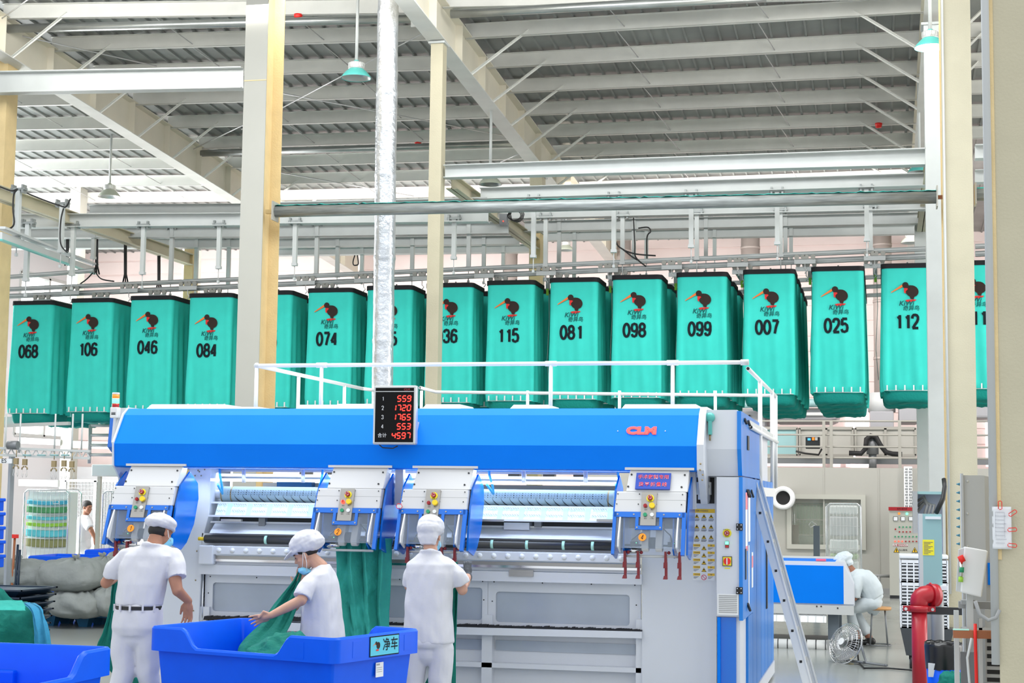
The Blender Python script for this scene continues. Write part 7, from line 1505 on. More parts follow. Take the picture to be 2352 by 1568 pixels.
drape('surgical_sheet', [(1308, 686, 1312, 697, 11.84), (1335, 672, 1338, 694, 11.83), (1366, 647, 1370, 690, 11.80), (1396, 622, 1400, 682, 11.74), (1432, 596, 1436, 668, 11.64), (1466, 562, 1468, 652, 11.5), (1492, 545, 1494, 642, 11.4), (1530, 545, 1530, 640, 11.3)], 'surgical_green', 'green surgical sheet pulled out of the large bin by the bending person', 'sheet', 2.3, .035, 5, 60, 60)
drape('surgical_sheet', [(1300, 262, 1300, 272, 11.75), (1350, 258, 1350, 268, 11.75), (1400, 252, 1400, 264, 11.78), (1450, 238, 1450, 258, 11.8), (1500, 225, 1500, 262, 11.82), (1580, 285, 1580, 335, 11.85), (1640, 290, 1640, 330, 11.85)], 'surgical_green', 'green sheet trailing beside the left hip of the person at the first station', 'sheet', 1.6, .02, 7, 24, 40)
drape('surgical_sheet', [(1290, 1030, 1290, 1052, 12.5), (1350, 1036, 1350, 1052, 12.5), (1420, 1034, 1420, 1050, 12.48), (1500, 1010, 1500, 1047, 12.46), (1600, 960, 1600, 1046, 12.45)], 'surgical_green', 'green sheet hanging in front of the person at the third station', 'sheet', 2, .02, 9, 24, 40)
def heap(name, c, rx, ry, rz, m_, label, seed, n1=56, n2=30, amp=.1):
    c = Vector(c)
    def fn(u, v):
        a = 2 * pi * u; f = pi / 2 * (1 - v); x, y, z = cos(a) * cos(f), sin(a) * cos(f), sin(f); k = 1 + amp * noise.noise((x * 2.4 + seed, y * 2.4, z * 2.4)) + amp * .5 * noise.noise((x * 5, y * 5 + seed, z * 5)) + .035 * sin(13 * (x + y * .6 - z * .8 + .9 * noise.noise((x * 2, y * 2, z * 2 + seed))))
        return c + Vector((x * rx * k, y * ry * k, z * rz * k))
    return B().grid(fn, n1, n2, True, True).obj(name, m_, label=label, cat='cloth')
q = bp(.56, .45, .53); heap('cloth_heap', q, .36, .30, .28, 'surgical_green', 'heap of green surgical sheets lying in the large blue bin', 3)
# bin with cloth behind the left foreground bin
q = at(20, 1478, 13.0); tub('blue bin heaped with green cloth at the left edge', (q.x - 1.5, q.y - .1), (1, .05, 0), 1.25, .8, .62, cut=False)
heap('cloth_heap', (q.x - .45, q.y + .3, .28), .60, .42, .64, 'surgical_green', 'dark green cloth heaped over a blue bin at the left edge', 11, amp=.12)
drape('draped_sheet', [(1382, 40, 1384, 78, 12.86), (1395, 62, 1396, 98, 12.66), (1420, 74, 1424, 106, 12.56), (1460, 78, 1462, 114, 12.5), (1510, 76, 1512, 122, 12.48)], 'blue_sheet', 'blue sheet draped down beside the dark green cloth heap', 'sheet', 1.8, .03, 4, 30, 36)
drape('draped_sheet', [(1378, -10, 1378, 52, 12.8), (1386, -10, 1388, 58, 12.72), (1400, -10, 1402, 60, 12.62)], 'surgical_teal', 'teal sheet folded on top of the dark green cloth heap', 'sheet', 1.5, .02, 6, 30, 16)
# navy tray stack
Yt_ = 15.0
for i in range(8):
    zt = .80 - i * .075; E = at(146, 1350, Yt_ + .9); A = E - Vector((1.2, 0, 0)); b = B(); x0_, x1_ = A.x, E.x - .012 * i
    P = [(x0_, Yt_), (x1_, Yt_), (x1_ - .02, Yt_ + .75), (x0_, Yt_ + .75)]
    b.hexa([(x0_ + .07, Yt_ + .07, zt - .075), (x1_ - .09, Yt_ + .07, zt - .075), (x1_ - .09, Yt_ + .68, zt - .075), (x0_ + .07, Yt_ + .68, zt - .075), (x0_, Yt_, zt - .012), (x1_, Yt_, zt - .012), (x1_, Yt_ + .75, zt - .012), (x0_, Yt_ + .75, zt - .012)])
    b.box(x0_ - .01, x1_ + .01, Yt_ - .01, Yt_ + .03, zt - .015, zt); b.box(x0_ - .01, x1_ + .01, Yt_ + .72, Yt_ + .76, zt - .015, zt); b.box(x1_ - .03, x1_ + .01, Yt_, Yt_ + .75, zt - .015, zt); b.box(x0_ - .01, x0_ + .03, Yt_, Yt_ + .75, zt - .015, zt)
    b.obj('plastic_tray', 'navy_plastic', label='navy plastic tray, %s of the stack in front of the grey sacks' % ('topmost', 'second', 'third', 'fourth', 'fifth', 'sixth', 'seventh', 'lowest')[i], cat='tray', group='stack of navy trays')
B().box(x0_ + .1, x1_ - .15, Yt_ + .1, Yt_ + .8, 0, .19).obj('tray_dolly', 'navy_plastic', label='dark dolly under the stack of navy trays', cat='dolly')
# pallet and sacks
Yp = 20.0; A = at(128, 1400, Yp); E = at(290, 1400, Yp)
pl_ = thing('pallet', 'blue plastic pallet under the grey laundry sacks', 'pallet', ((A.x + E.x) / 2 - .4, Yp + .5, 0)); B().box(A.x - .7, E.x, Yp, Yp + 1.1, .13, .17).obj('deck', 'pallet_blue', pl_)
for i in range(4):
    for j in range(3): x = lerp(A.x - .6, E.x - .15, i / 3); y = Yp + .1 + j * .42; b = B(); b.hexa([(x - .06, y - .06, 0), (x + .06, y - .06, 0), (x + .06, y + .06, 0), (x - .06, y + .06, 0), (x - .1, y - .09, .13), (x + .1, y - .09, .13), (x + .1, y + .09, .13), (x - .1, y + .09, .13)]); b.obj('foot', 'pallet_blue', pl_)
def sack(px, py, w_px, h_px, Y, label, seed, knot=(.3, .95), d=.42):
    s = FPX / (Y / .91); c = at(px, py, Y); rx = w_px / 2 / s; rz = h_px / 2 / s; r = thing('laundry_sack', label, 'sack', (c.x, Y, c.z - rz), 'grey laundry sacks')
    kx = (knot[0] * 2 - 1) * rx
    def fn(u, v):
        a = 2 * pi * u; f = pi * (v - .5); x, z = cos(a) * cos(f), sin(f); y = sin(a) * cos(f)
        e = .72; X_ = abs(x) ** e * (1 if x > 0 else -1); Z_ = abs(z) ** .8 * (1 if z > 0 else -1); Y_ = abs(y) ** e * (1 if y > 0 else -1)
        k = 1 + .07 * noise.noise((x * 2 + seed, y * 2, z * 2)) + .035 * noise.noise((x * 7, y * 7 + seed, z * 5)); g = max(0, z - .15)
        k += g * .075 * sin(a * 13 + seed + 2 * noise.noise((x * 2, y * 2, seed))) + .02 * sin(a * 7 + z * 5 + seed)
        return c + Vector((X_ * rx * k + max(0, z - .45) * .4 * kx, Y_ * d * k, Z_ * rz * (k if z > -.2 else min(k, 1.0))))
    B().grid(fn, 64, 32, True, True).obj('sack_body', 'bag_grey', r)
    t = c + Vector((kx * .5, -.04, rz * .97)); b = B()
    for i in range(9): a = 2 * pi * i / 9; b.tube([t - Vector((0, 0, .02)), t + Vector((.015 * cos(a), .015 * sin(a), .02)), t + Vector((.05 * cos(a), .05 * sin(a), .05 + .01 * (i % 3)))], [.02, .014, .012], 6)
    b.obj('tied_neck', 'bag_grey', r)
    b = B(); b.cbox(c + Vector((rx * .62, -d * .62, rz * .52)), (.07, .004, .035), Matrix.Rotation(.3, 3, 'Y')); b.obj('paper_tag', 'paper', r)
sack(40, 1322, 190, 72, 20.0, 'grey laundry sack at the left end of the top layer', 1.0, (.55, 1))
sack(168, 1322, 150, 76, 19.9, 'large grey laundry sack in the middle of the top layer', 2.0, (.62, 1))
sack(245, 1316, 90, 72, 20.5, 'grey laundry sack half behind the first worker, top layer', 3.0, (.3, 1))
sack(185, 1386, 125, 66, 19.9, 'large grey laundry sack in the bottom layer on the pallet', 4.0, (.5, 1))
sack(258, 1380, 62, 68, 20.1, 'grey laundry sack standing upright at the right end of the bottom layer', 5.0, (.4, 1))
sack(60, 1388, 130, 66, 20.0, 'grey laundry sack of the bottom layer behind the navy trays', 6.0, (.4, 1))
sack(285, 1290, 70, 50, 21.2, 'grey laundry sack on the far side beside the blue bins', 7.0, (.4, 1), .3)
# ================================================================ RIGHT SIDE
# blue folding machine
Yf_ = 20.3; A = at(1778, 1300, Yf_); E = at(1938, 1388, Yf_); zt = at(1860, 1298, Yf_).z; zb_ = at(1860, 1385, Yf_).z
fm = thing('folding_machine', 'blue and white folding machine with a discharge belt, behind the ladder', 'machine', ((A.x + E.x) / 2, Yf_ + 1, 0))
xe = at(1962, 1330, Yf_).x
B().box(A.x - .5, E.x, Yf_, Yf_ + .02, zb_, zt).obj('side_panel', 'machine_blue', fm)
B().prism([(A.x - .5, zb_ - .02), (xe, zb_ - .02), (xe, zt - .22), (E.x + .01, zt + .05), (A.x - .5, zt + .05)], Yf_ + .02, Yf_ + 1.9, 'y').obj('body', 'white_machine', fm)
B().prism([(E.x, zb_), (xe - .005, zb_), (xe - .005, zt - .22), (E.x, zt + .02)], Yf_ + .0, Yf_ + .02, 'y').obj('end_plate', 'white_machine', fm)
B().box(A.x - .5, E.x - .1, Yf_ + .05, Yf_ + .9, zt + .05, zt + .056).obj('top_sheet', 'machine_blue', fm)
q = at(1886, 1294, Yf_ + .1); B().box(q.x - .06, q.x + .06, Yf_ + .02, Yf_ + .1, zt + .056, zt + .08).obj('pink_cover', mat('pink plastic', (.9, .15, .3), .5), fm, label='pink strip')
b = B(); b.box(A.x - .5, E.x + .12, Yf_ - .01, Yf_ + .06, zb_ - .13, zb_ - .02); b.obj('rail', 'light_grey', fm); b = B()
for px in (1876, 1886, 1924): q = at(px, 1392 if px < 1900 else 1396, Yf_ - .012); b.ball(q, .01, 8)
b.obj('bolt', 'dark_metal', fm)
q = at(1914, 1420, Yf_ + .1); B().box(q.x - .065, q.x + .065, Yf_ + .1, Yf_ + .2, .05, zb_ - .1).obj('leg', mat('slate', (.13, .16, .19), .5), fm); B().box(q.x - .065, q.x + .065, Yf_ + 1.6, Yf_ + 1.7, .05, zb_ - .1).obj('leg', 'slate' if 'slate' in M else mat('slate', (.13, .16, .19), .5), fm)
A2 = at(1782, 1405, Yf_ + .5); E2 = at(1900, 1455, Yf_ + .3); b = B(); b.hexa([(A2.x - .3, Yf_ - .05, .32), (E2.x, Yf_ - .05, .32), (E2.x, Yf_, .32), (A2.x - .3, Yf_, .32), (A2.x - .3, Yf_ + .3, .80), (E2.x, Yf_ + .3, .80), (E2.x, Yf_ + .35, .80), (A2.x - .3, Yf_ + .35, .80)]); b.m(1)
x = A2.x - .25
while x < E2.x: b.hexa([(x, Yf_ - .055, .325), (x + .012, Yf_ - .055, .325), (x + .012, Yf_ - .05, .325), (x, Yf_ - .05, .325), (x, Yf_ + .292, .805), (x + .012, Yf_ + .292, .805), (x + .012, Yf_ + .3, .805), (x, Yf_ + .3, .805)]); x += .095
b.obj('discharge_belt', ['white_plastic', 'light_grey'], fm)
b = B(); z = at(1840, 1482, Yf_ - .05).z; q0_, q1_ = at(1778, 1482, Yf_ - .05), at(1900, 1487, Yf_ - .05); b.tube([(q0_.x - .3, Yf_ - .05, z), (q1_.x, Yf_ - .05, z)], .075, 20); b.m(1)
for i in range(9): x = lerp(q0_.x - .3, q1_.x, i / 8.2); b.tube([(x, Yf_ - .05, z), (x + .012, Yf_ - .05, z)], .077, 20)
b.obj('belt_roller', ['light_grey', 'dark_metal'], fm); q = q1_; B().box(q.x, q.x + .08, Yf_ - .12, Yf_ + .3, z - .1, z + .07).obj('roller_bracket', 'mid_grey', fm); B().box(q0_.x - .3, q.x + .05, Yf_, Yf_ + .9, .04, .09).obj('base_frame', 'dark_metal', fm)
# stool
q = at(2018, 1396, 20.9); st2 = thing('stool', 'low stool with round wooden seat under the hunched person', 'stool', (q.x, 20.9, 0)); zs = q.z
B().tube([(q.x, 20.9, zs - .02), (q.x, 20.9, zs + .015)], .155, 24).obj('seat', 'stool_wood', st2)
for i in range(4): a = pi / 4 + i * pi / 2; B().tube([(q.x + .11 * cos(a), 20.9 + .11 * sin(a), zs - .02), (q.x + .15 * cos(a), 20.9 + .15 * sin(a), .02)], .011, 8).obj('leg', 'grey_metal', st2)
B().tube([(q.x + .15 * cos(t * pi / 12), 20.9 + .15 * sin(t * pi / 12), .02) for t in range(25)], .009, 8).obj('foot_ring', 'grey_metal', st2)
# floor fan
def fan():
    c = at(1943, 1478, 18.6); r = thing('floor_fan', 'chrome floor fan tilted up beside the folding machine', 'fan', (c.x, 18.6, 0)); ax = Vector((-.62, -.62, .36)).normalized(); m = frame(ax, Zv); R_ = .235
    P = lambda x, y, z: c + m @ Vector((x, y, z))
    b = B()
    for k in range(44):
        a = 2 * pi * k / 44; b.tube([P(rr * cos(a), y, rr * sin(a)) for rr, y in ((.04, .075), (.12, .07), (.2, .045), (R_, 0))], .0022, 4); b.tube([P(rr * cos(a), y, rr * sin(a)) for rr, y in ((.05, -.075), (.14, -.07), (.21, -.045), (R_, 0))], .0022, 4)
    for rr, y, w in ((R_, 0, .007), (.2, .045, .003), (.15, .065, .003), (.1, .073, .003), (.2, -.045, .003), (.12, -.072, .003)): b.tube([P(rr * cos(t * pi / 18), y, rr * sin(t * pi / 18)) for t in range(37)], w, 6)
    b.obj('guard', 'chrome', r)
    b = B()
    for k in range(3):
        a0 = k * 2 * pi / 3
        def bl(u, v): a = a0 + (v - .5) * 1.5 * (.6 + .4 * u); rr = .035 + u * .165; return P(rr * cos(a), (v - .5) * .05, rr * sin(a))
        b.grid(bl, 8, 8)
    b.obj('blades', 'mid_grey', r)
    b = B(); b.tube([P(0, -.15, 0), P(0, -.02, 0)], .06, 16); b.obj('motor', 'dark_metal', r); b = B(); b.tube([P(0, .07, 0), P(0, .082, 0)], .04, 20); b.obj('badge', 'white_plastic', r)
    b = B()
    for s in (-1, 1): p0 = P(s * .245, 0, 0); b.tube([p0, (p0.x + .02, p0.y + .02, .12), (p0.x + .02 + .03, p0.y - .02, .03), (p0.x + .25, p0.y - .12, .02)], .014, 8)
    p0, p1 = P(.245, 0, 0), P(-.245, 0, 0); b.tube([(p0.x + .27, p0.y - .12, .02), (p1.x + .27, p1.y - .12, .02)], .014, 8); b.tube([(p0.x + .02, p0.y + .02, .03), (p1.x + .02, p1.y + .02, .03)], .014, 8); b.obj('stand', 'grey_metal', r)
fan()
B().tube([at(1968, 1480, 18.7), atz(1972, 1520, .02), atz(1985, 1534, .012), atz(2040, 1534, .012), atz(2090, 1538, .012), atz(2140, 1545, .012)], .009, 6).obj('power_cable', 'cable_black', label='black cable running along the floor from the fan', cat='cable')
b = B()
for i in range(5): q = atz(1955 + (i % 2), 1508 + i * 4, .002); b.box(q.x - .03, q.x + .03, q.y - .012, q.y + .012, .001, .003)
b.obj('floor_marking', 'warning_yellow', label='small yellow striped mark on the floor beside the fan', cat='floor marking')
# stack of grey louvred crates on a wheeled grey cart
Yc_ = 18.2; A = at(2066, 1285, Yc_); E = at(2180, 1420, Yc_); 
for i in range(3):
    z1_ = at(2070, 1285, Yc_).z - i * .245; b = B(); x0_, x1_ = A.x, E.x; y0_, y1_ = Yc_, Yc_ + .55
    b.box(x0_, x1_, y0_, y0_ + .02, z1_ - .035, z1_); b.box(x0_, x1_, y1_ - .02, y1_, z1_ - .24, z1_); b.box(x0_, x0_ + .02, y0_, y1_, z1_ - .24, z1_); b.box(x1_ - .02, x1_, y0_, y1_, z1_ - .24, z1_); b.box(x0_, x1_, y0_, y1_, z1_ - .24, z1_ - .225)
    nx = 7
    for k in range(nx + 1): x = lerp(x0_, x1_ - .015, k / nx); b.box(x, x + .015, y0_ - .004, y0_ + .016, z1_ - .24, z1_)
    for j in range(6): z = z1_ - .24 + j * .036; b.box(x0_, x1_, y0_, y0_ + .02, z, z + .014)
    b.m(1); b.box(x0_ + .02, x1_ - .02, y0_ + .05, y0_ + .06, z1_ - .23, z1_ - .03); b.obj('louvred_crate', ['white_plastic', 'grey_metal'], label='grey louvred crate, %s of the stack behind the red pipe' % ('topmost', 'middle', 'lowest')[i], cat='crate', group='louvred crates')
q = at(2069, 1276, Yc_); B().box(A.x + .0, E.x, Yc_ - .01, Yc_ + .5, at(2070, 1283, Yc_).z + .005, at(2070, 1273, Yc_).z).obj('crate_lid', 'white_plastic', label='flat white lid on top of the louvred crates', cat='lid', bevel=.01)
ct = thing('wheeled_cart', 'dark grey plastic cart on wheels under the louvred crates', 'cart', ((A.x + E.x) / 2, Yc_ + .3, 0)); zt = at(2070, 1285, Yc_).z - .735
b = B(); b.hexa([(A.x + .06, Yc_ + .06, .14), (E.x - .02, Yc_ + .06, .14), (E.x - .02, Yc_ + .55, .14), (A.x + .06, Yc_ + .55, .14), (A.x, Yc_, zt), (E.x + .05, Yc_, zt), (E.x + .05, Yc_ + .62, zt), (A.x, Yc_ + .62, zt)]); b.obj('tub', mat('charcoal', (.07, .075, .08), .5), ct)
for x in (A.x + .12, E.x - .08):
    for y in (Yc_ + .1, Yc_ + .5): b = B(); b.cyl((x - .02, y, .065), (x + .02, y, .065), .065, 18); b.m(1); b.cyl((x - .022, y, .065), (x + .022, y, .065), .03, 12); b.m(0); b.box(x - .03, x + .03, y - .02, y + .02, .1, .15); b.obj('wheel', ['black_rubber', 'light_grey'], ct)
# teal wall cabinet hung on the broad column, and the open grey cabinet behind it
Yw_ = 15.4; A = at(2110, 1180, Yw_); E = at(2165, 1350, Yw_); tc_ = thing('wall_cabinet', 'tall pale teal electrical cabinet with yellow notice beside the broad column', 'cabinet', ((A.x + E.x) / 2, Yw_, E.z))
B().box(A.x + .035, E.x, Yw_, Yw_ + .3, E.z, A.z).obj('body', 'teal_cabinet', tc_); B().box(A.x, A.x + .035, Yw_ + .0, Yw_ + .3, E.z, A.z).obj('door_edge', 'light_grey', tc_)
a_, e_ = at(2119, 1239, Yw_), at(2146, 1275, Yw_); b = B(); b.box(a_.x, e_.x, Yw_ - .003, Yw_, e_.z, a_.z); b.m(1)
for k in range(9): z = lerp(a_.z - .025, e_.z + .012, k / 8); b.box(a_.x + .01, e_.x - .012 - .02 * (k % 3), Yw_ - .0042, Yw_ - .003, z, z + .005)
b.obj('yellow_notice', ['bright_yellow', mat('grey print', (.12, .12, .14), .7)], tc_, label='yellow notice')
a_ = at(2143, 1189, Yw_); B().box(a_.x - .07, a_.x + .07, Yw_ - .012, Yw_, a_.z - .012, a_.z + .012).obj('label_strip', 'paper', tc_)
q = at(2152, 1189 - 16, Yw_ + .1); b = B(); b.tube([at(2168, 1100, Yw_ + .3), at(2170, 1118, Yw_ + .25), at(2166, 1145, Yw_ + .2), at(2150, 1178, Yw_ + .15)], .022, 10); b.obj('cable', 'cable_black', tc_)
for px, t, bb in ((2132, 1350, 1400), (2150, 1352, 1390)): a_ = at(px, t, Yw_ + .12); B().tube([(a_.x, Yw_ + .12, 0), (a_.x, Yw_ + .12, a_.z)], .055 if px < 2140 else .07, 12).obj('conduit', 'grey_metal', tc_)
q = at(2160, 1352, Yw_ - .02); b = B(); b.ball(q, .03, 10, (1.4, .8, 1)); b.obj('stained_gland', 'bronze', tc_); B().box(q.x + .0, q.x + .06, Yw_ - .05, Yw_, q.z - .01, q.z + .03).obj('clip', 'paper', tc_)
Yo = 18.55; A = at(2096, 1128, Yo); E = at(2168, 1225, Yo); oc = thing('open_cabinet', 'open grey wiring cabinet with blue-white inside behind the teal cabinet', 'cabinet', ((A.x + E.x) / 2, Yo, E.z))
B().box(A.x + .06, E.x, Yo + .3, Yo + .32, E.z - .3, A.z).obj('back', mat('pale blue', (.5, .58, .8), .5), oc); B().box(A.x + .02, E.x, Yo, Yo + .32, A.z - .03, A.z).obj('top', 'teal_cabinet', oc); B().box(A.x, A.x + .05, Yo - .1, Yo + .3, E.z, A.z).obj('door_edge', 'mid_grey', oc)
for k in range(3): B().tube([at(2108, 1150 + k * 12, Yo + .2), at(2122, 1140 + k * 8, Yo + .15), at(2130 + k * 8, 1160, Yo + .1), at(2122 + k * 9, 1185, Yo + .1)], .016, 8).obj('wire_loom', 'mid_grey', oc)
# conduit strip down the broad column
a_ = at(2168, 300, YC - .03); B().tube([(a_.x, YC - .03, .8), (a_.x, YC - .03, 7.8)], .012, 8).obj('conduit', 'light_grey', label='thin grey conduit running down the left edge of the broad column', cat='conduit')
# red hydrant pipe
Yh = 14.9; c0 = at(2112, 1568, Yh); zc = at(2112, 1398, Yh).z; hy = thing('hydrant_pipe', 'red fire hydrant pipe with elbow and clamp', 'pipe', (c0.x, Yh, 0)); xx = at(2112, 1460, Yh).x
B().tube([(xx, Yh, 0), (xx, Yh, zc)], .068, 24).obj('riser', 'red_paint', hy)
b = B(); pts = [(xx, Yh, zc), (xx, Yh, zc + .06)] + [(xx + .085 * (1 - cos(t)), Yh + .06 * sin(t) * .3, zc + .06 + .07 * sin(t)) for t in [radians(a) for a in (20, 40, 60, 80)]] + [(xx + .15, Yh + .1, zc + .115)]; b.tube(pts, [.075, .08, .082, .082, .082, .08, .07], 20); b.obj('elbow', 'red_paint', hy)
b = B(); b.tube([(xx, Yh, zc - .025), (xx, Yh, zc + .03)], .088, 24); b.box(xx - .14, xx + .14, Yh - .03, Yh + .03, zc - .02, zc + .025); b.obj('clamp', 'red_paint', hy)
for s in (-1, 1): B().cyl((xx + s * .115, Yh - .05, zc), (xx + s * .115, Yh + .05, zc), .014, 10).obj('bolt', 'chrome', hy)
b = B(); q = Vector((xx + .12, Yh + .06, zc + .12)); b.tube([q - Vector((.03, .02, 0)), q + Vector((.03, .02, 0))], .1, 22); b.obj('flange', 'red_paint', hy)
for k in range(5): a = radians(40 + k * 50); b = B(); b.ball((q.x - .02 + .0, q.y - .095 * cos(a) * .4, q.z + .098 * sin(a)), .014, 8); b.obj('flange_bolt', 'red_paint', hy)
b = B(); b.box(xx + .0, xx + .42, Yh + .15, Yh + .2, at(2130, 1405, Yh).z - .03, at(2130, 1396, Yh).z); b.obj('support_arm', 'dark_metal', hy)
# waste bin
Yb_ = 13.6; A = at(2125, 1480, Yb_); E = at(2212, 1480, Yb_); xm = (A.x + E.x) / 2; R_ = (E.x - A.x) / 2; zt = A.z; wb_ = thing('waste_bin', 'blue waste bin lined with a black bag beside the red pipe', 'bin', (xm, Yb_ + R_, 0))
b = B(); b.lathe([(.001, 0), (R_ * .75, 0), (R_ * .95, zt - .16), (.001, zt - .16)], (xm, Yb_ + R_, 0), 'z', 32); b.obj('bucket', 'bin_blue', wb_)
def bg(u, v): a = 2 * pi * u; pr_ = [(.97, -.20), (1.0, -.12), (1.03, -.02), (1.0, .015), (.93, .0), (.85, -.1)][int(round(v * 5))]; k = 1 + .03 * noise.noise((cos(a) * 4, sin(a) * 4, v * 4)); return (xm + R_ * pr_[0] * k * cos(a), Yb_ + R_ + R_ * pr_[0] * k * sin(a), zt + pr_[1] + .012 * noise.noise((cos(a) * 6, sin(a) * 6, v)))
B().grid(bg, 48, 6, True, True).obj('liner', 'bin_bag', wb_); heap('bag_filling', (xm, Yb_ + R_, zt - .09), R_ * .82, R_ * .82, .10, 'bin_bag', 'crumpled black liner filling inside the blue waste bin', 21) ; 
q = at(2150, 1540, Yb_); b = B(); b.hexa([(q.x - .06, Yb_ + .045, q.z - .055), (q.x + .06, Yb_ + .045, q.z - .055), (q.x + .06, Yb_ + .06, q.z - .055), (q.x - .06, Yb_ + .06, q.z - .055), (q.x - .06, Yb_ + .02, q.z + .055), (q.x + .06, Yb_ + .02, q.z + .055), (q.x + .06, Yb_ + .05, q.z + .055), (q.x - .06, Yb_ + .05, q.z + .055)]); b.obj('sticker', 'paper', wb_)
q = at(2188, 1555, 13.2); heap('cloth_heap', (q.x, 13.25, q.z - .1), .12, .12, .15, 'surgical_green', 'crumpled green cloth beside the blue waste bin', 31); B().box(q.x - .16, q.x + .16, 13.1, 13.42, 0, q.z - .09).obj('cloth_box', 'navy_plastic', label='dark box under the crumpled green cloth', cat='box')
# foreground rack, panel and controls in front of the nearest column
Yq = 9.6
A = at(2207, 1087, Yq); E = at(2290, 1250, Yq); gp = thing('ribbed_screen', 'grey ribbed metal panel standing behind the nearest column', 'panel', ((A.x + E.x) / 2, Yq, 0))
b = B(); b.box(A.x, A.x + .012, Yq - .02, Yq + .1, .3, A.z); b.box(A.x + .012, A.x + .13, Yq, Yq + .01, .3, A.z - .01); b.hexa([(A.x + .13, Yq, .3), (A.x + .17, Yq + .03, .3), (A.x + .17, Yq + .04, .3), (A.x + .13, Yq + .01, .3), (A.x + .13, Yq, A.z - .012), (A.x + .17, Yq + .03, A.z - .02), (A.x + .17, Yq + .04, A.z - .02), (A.x + .13, Yq + .01, A.z - .012)]); b.box(A.x + .17, A.x + .6, Yq + .03, Yq + .04, .3, A.z - .018); b.obj('sheet', mat('panel grey', (.48, .50, .515), .5), gp)
for py in (1105, 1179, 1254): q = at(2222, py, Yq); b = B(); b.ball((q.x, Yq, q.z), .008, 8); b.obj('rivet', 'light_grey', gp)
for py in (1145, 1212): q = at(2252, py, Yq + .03); b = B(); b.box(q.x, q.x + .14, Yq + .015, Yq + .03, q.z - .008, q.z + .008); b.obj('rib', 'light_grey', gp)
for i in range(8): q = at(2205, 1111.5 + i * 19.6, Yq - .02); b = B(); b.tube([(q.x - .02, Yq, q.z), (q.x, Yq, q.z)], [.002, .009], 8); b.obj('clip', mat('clip blue', (.05, .25, .38), .5), gp)
# push-button box
Ybx = 9.2; P4 = [at(2215, 1255, Ybx), at(2270, 1265, Ybx), at(2255, 1372, Ybx), at(2206, 1360, Ybx)]; bb_ = thing('button_box', 'tilted white button box with red, black and green buttons in front of the nearest column', 'switch box', (P4[0].x, Ybx, P4[3].z))
o_ = Vector((0, .09, 0)); b = B(); b.hexa([P4[3], P4[2], P4[2] + o_, P4[3] + o_, P4[0], P4[1], P4[1] + o_, P4[0] + o_]); b.obj('case', 'white_plastic', bb_, bevel=.008)
P5 = [at(2203, 1262, Ybx), at(2216, 1258, Ybx), at(2208, 1360, Ybx), at(2197, 1358, Ybx)]; b = B(); o2_ = Vector((0, .06, 0)); b.hexa([P5[3] + o_ * .2, P5[2] + o_ * .2, P5[2] + o_, P5[3] + o_, P5[0] + o_ * .2, P5[1] + o_ * .2, P5[1] + o_, P5[0] + o_]); b.obj('button_plate', 'light_grey', bb_)
for (x0_, y0_, x1_, y1_, w, mm, nm) in ((2205, 1276, 2212, 1290, .017, 'bright_red', 'button'), (2208, 1290, 2207, 1330, .01, 'chrome', 'spindle'), (2209, 1302, 2208.5, 1314, .013, 'green_plastic', 'button'), (2207, 1325, 2206.5, 1336, .013, 'towel_lime', 'button')): a_ = at(x0_, y0_, Ybx - .02); e2_ = at(x1_, y1_, Ybx - .02); B().tube([a_, e2_], w, 12).obj(nm, mm, bb_)
# rack of grey slotted trolleys
rk2 = thing('slotted_rack', 'grey slotted plastic rack at the lower right in front of the waste bin', 'rack', at(2240, 1568, 9.3)); Yr_ = 9.3
def rb(xa, ya, xb_, yb_, d0, d1, m_, nm, **k):
    A = at(xa, ya, Yr_); E = at(xb_, yb_, Yr_); return B().box(A.x, E.x, Yr_ + d0, Yr_ + d1, max(.0, E.z), A.z).obj(nm, m_, rk2, **k)
rb(2191, 1402, 2208, 1800, 0, .05, 'light_grey', 'upright'); rb(2248, 1420, 2262, 1800, 0, .05, 'light_grey', 'upright'); rb(2219, 1352, 2236, 1450, -.02, .06, 'light_grey', 'post'); rb(2208, 1440, 2300, 1452, .0, .05, 'light_grey', 'rail'); rb(2208, 1378, 2240, 1388, 0, .08, 'mid_grey', 'block'); rb(2204, 1383, 2300, 1402, .1, .16, 'mid_grey', 'rail'); rb(2208, 1500, 2250, 1800, .1, .12, 'grey_metal', 'back')
A = at(2262, 1400, Yr_ + .03); E = at(2305, 1568, Yr_ + .03); b = B(); b.box(A.x, E.x + .1, Yr_ + .04, Yr_ + .06, .2, A.z)
for i in range(13): q = at(2283, 1453 + i * 18, Yr_ + .03); b.m(1).box(q.x - .036, q.x + .036, Yr_ + .034, Yr_ + .041, q.z - .011, q.z + .011)
b.obj('slotted_side', ['light_grey', 'black_rubber'], rk2)
q0_ = at(2189, 1455, Yr_ - .12); q1_ = at(2277, 1457, Yr_ - .12); b = B(); b.bar(q0_, q1_, .05, .042); b.m(1); b.bar(q0_ + Vector((0, -.0, .023)), q0_.lerp(q1_, .42) + Vector((0, 0, .023)), .05, .006); b.obj('wooden_bar', ['brown_wood', 'mint_band'], rk2, label='brown wooden bar')
B().tube([at(2240, 1432, Yr_ - .15), at(2240, 1462, Yr_ - .16), at(2243, 1568, Yr_ - .13), at(2245, 1700, Yr_ - .13)], .009, 8).obj('red_strap', 'red_strap' if False else 'bright_red', label='red strap hanging from the brown wooden bar', cat='strap')
B().tube([at(2240, 1380, 8.95), at(2250, 1410, 8.95), at(2270, 1424, 8.95), at(2288, 1418, 8.95), at(2296, 1400, 8.95)], .010, 8).obj('grey_cable', 'mid_grey', label='grey cable looping below the tilted button box', cat='cable')
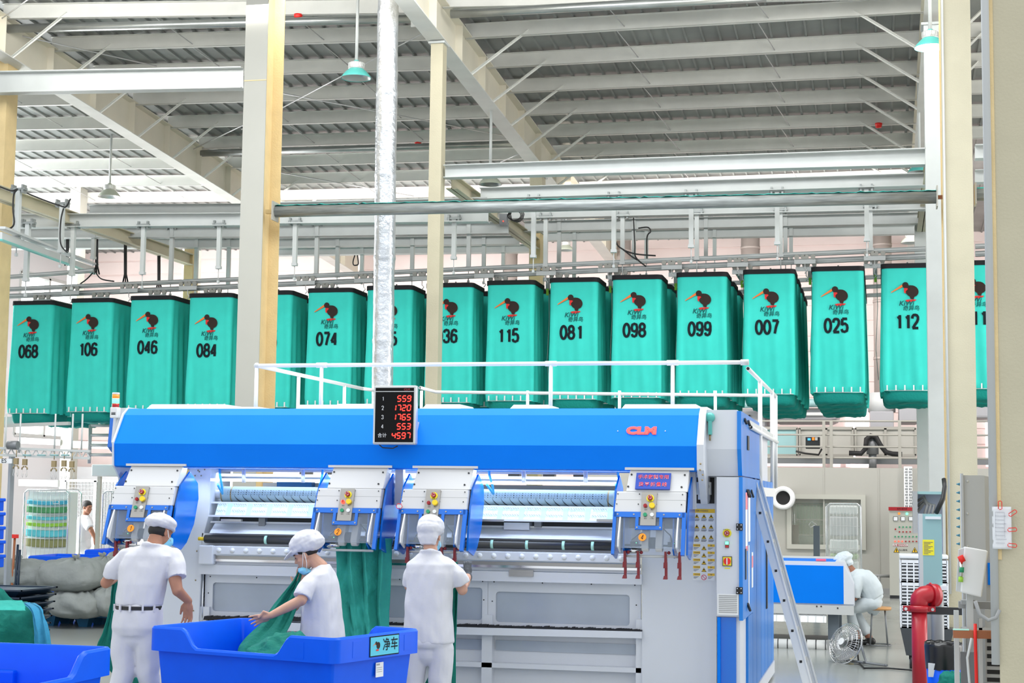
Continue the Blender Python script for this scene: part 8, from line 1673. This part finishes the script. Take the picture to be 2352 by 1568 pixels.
B().tube([at(2232, 1465, 9.1), at(2222, 1510, 9.1), at(2226, 1560, 9.1), at(2230, 1600, 9.1)], .007, 8).obj('grey_cable', 'light_grey', label='thin pale cable hanging inside the slotted rack', cat='cable')
A = at(2265, 1290, 9.75); E = at(2282, 1340, 9.75); B().box(A.x, E.x, 9.6, 9.63, E.z, A.z).obj('blue_board', 'machine_blue', label='small blue board between the button box and the nearest column', cat='board')
# notice and red clips on the nearest column
nt = thing('paper_notice', 'white paper notice taped to the nearest column', 'notice', at(2302, 1260, YN)); A = at(2279, 1163, YN - .05); E = at(2325, 1261, YN - .05); b = B(); b.grid(lambda u, v: (lerp(A.x, E.x, u), YN - .03 - .012 * sin(u * 3) - .006 * noise.noise((u * 3, v * 4, 0)), lerp(E.z, A.z, v)), 12, 16); b.obj('sheet', 'paper', nt, solid=.001)
b = B()
for k in range(9): z = lerp(A.z - .03, E.z + .03, k / 8); b.box(lerp(A.x, E.x, .15), lerp(A.x, E.x, .62 + .1 * (k % 2)), YN - .049, YN - .047, z, z + .003)
for u in (.15, .62): b.box(lerp(A.x, E.x, u), lerp(A.x, E.x, u) + .002, YN - .049, YN - .047, E.z + .06, A.z - .03)
b.obj('print', mat('pale print', (.5, .5, .55), .8), nt)
for i, (px, py, a, lb) in enumerate(((2297, 1160, 90, 'red wire clip at the top left of the paper notice'), (2326, 1178, 35, 'red wire clip slanting at the top right of the paper notice'), (2325, 1216, 5, 'red wire clip at the middle right of the paper notice'), (2325, 1252, -5, 'red wire clip at the bottom right of the paper notice'))):
    q = at(px, py, YN - .055); m = Matrix.Rotation(-radians(a), 3, 'Y'); b = B(); pts = [(-.02, 0, .009), (.018, 0, .009), (.022, 0, .004), (.022, 0, -.005), (.018, 0, -.009), (-.018, 0, -.009), (-.022, 0, -.004), (-.022, 0, .005)]; b.tube([q + m @ Vector(v) for v in pts], .0022, 6); b.obj('wire_clip', 'bright_red', label=lb, cat='clip')
print('OBJ', len(bpy.data.objects))
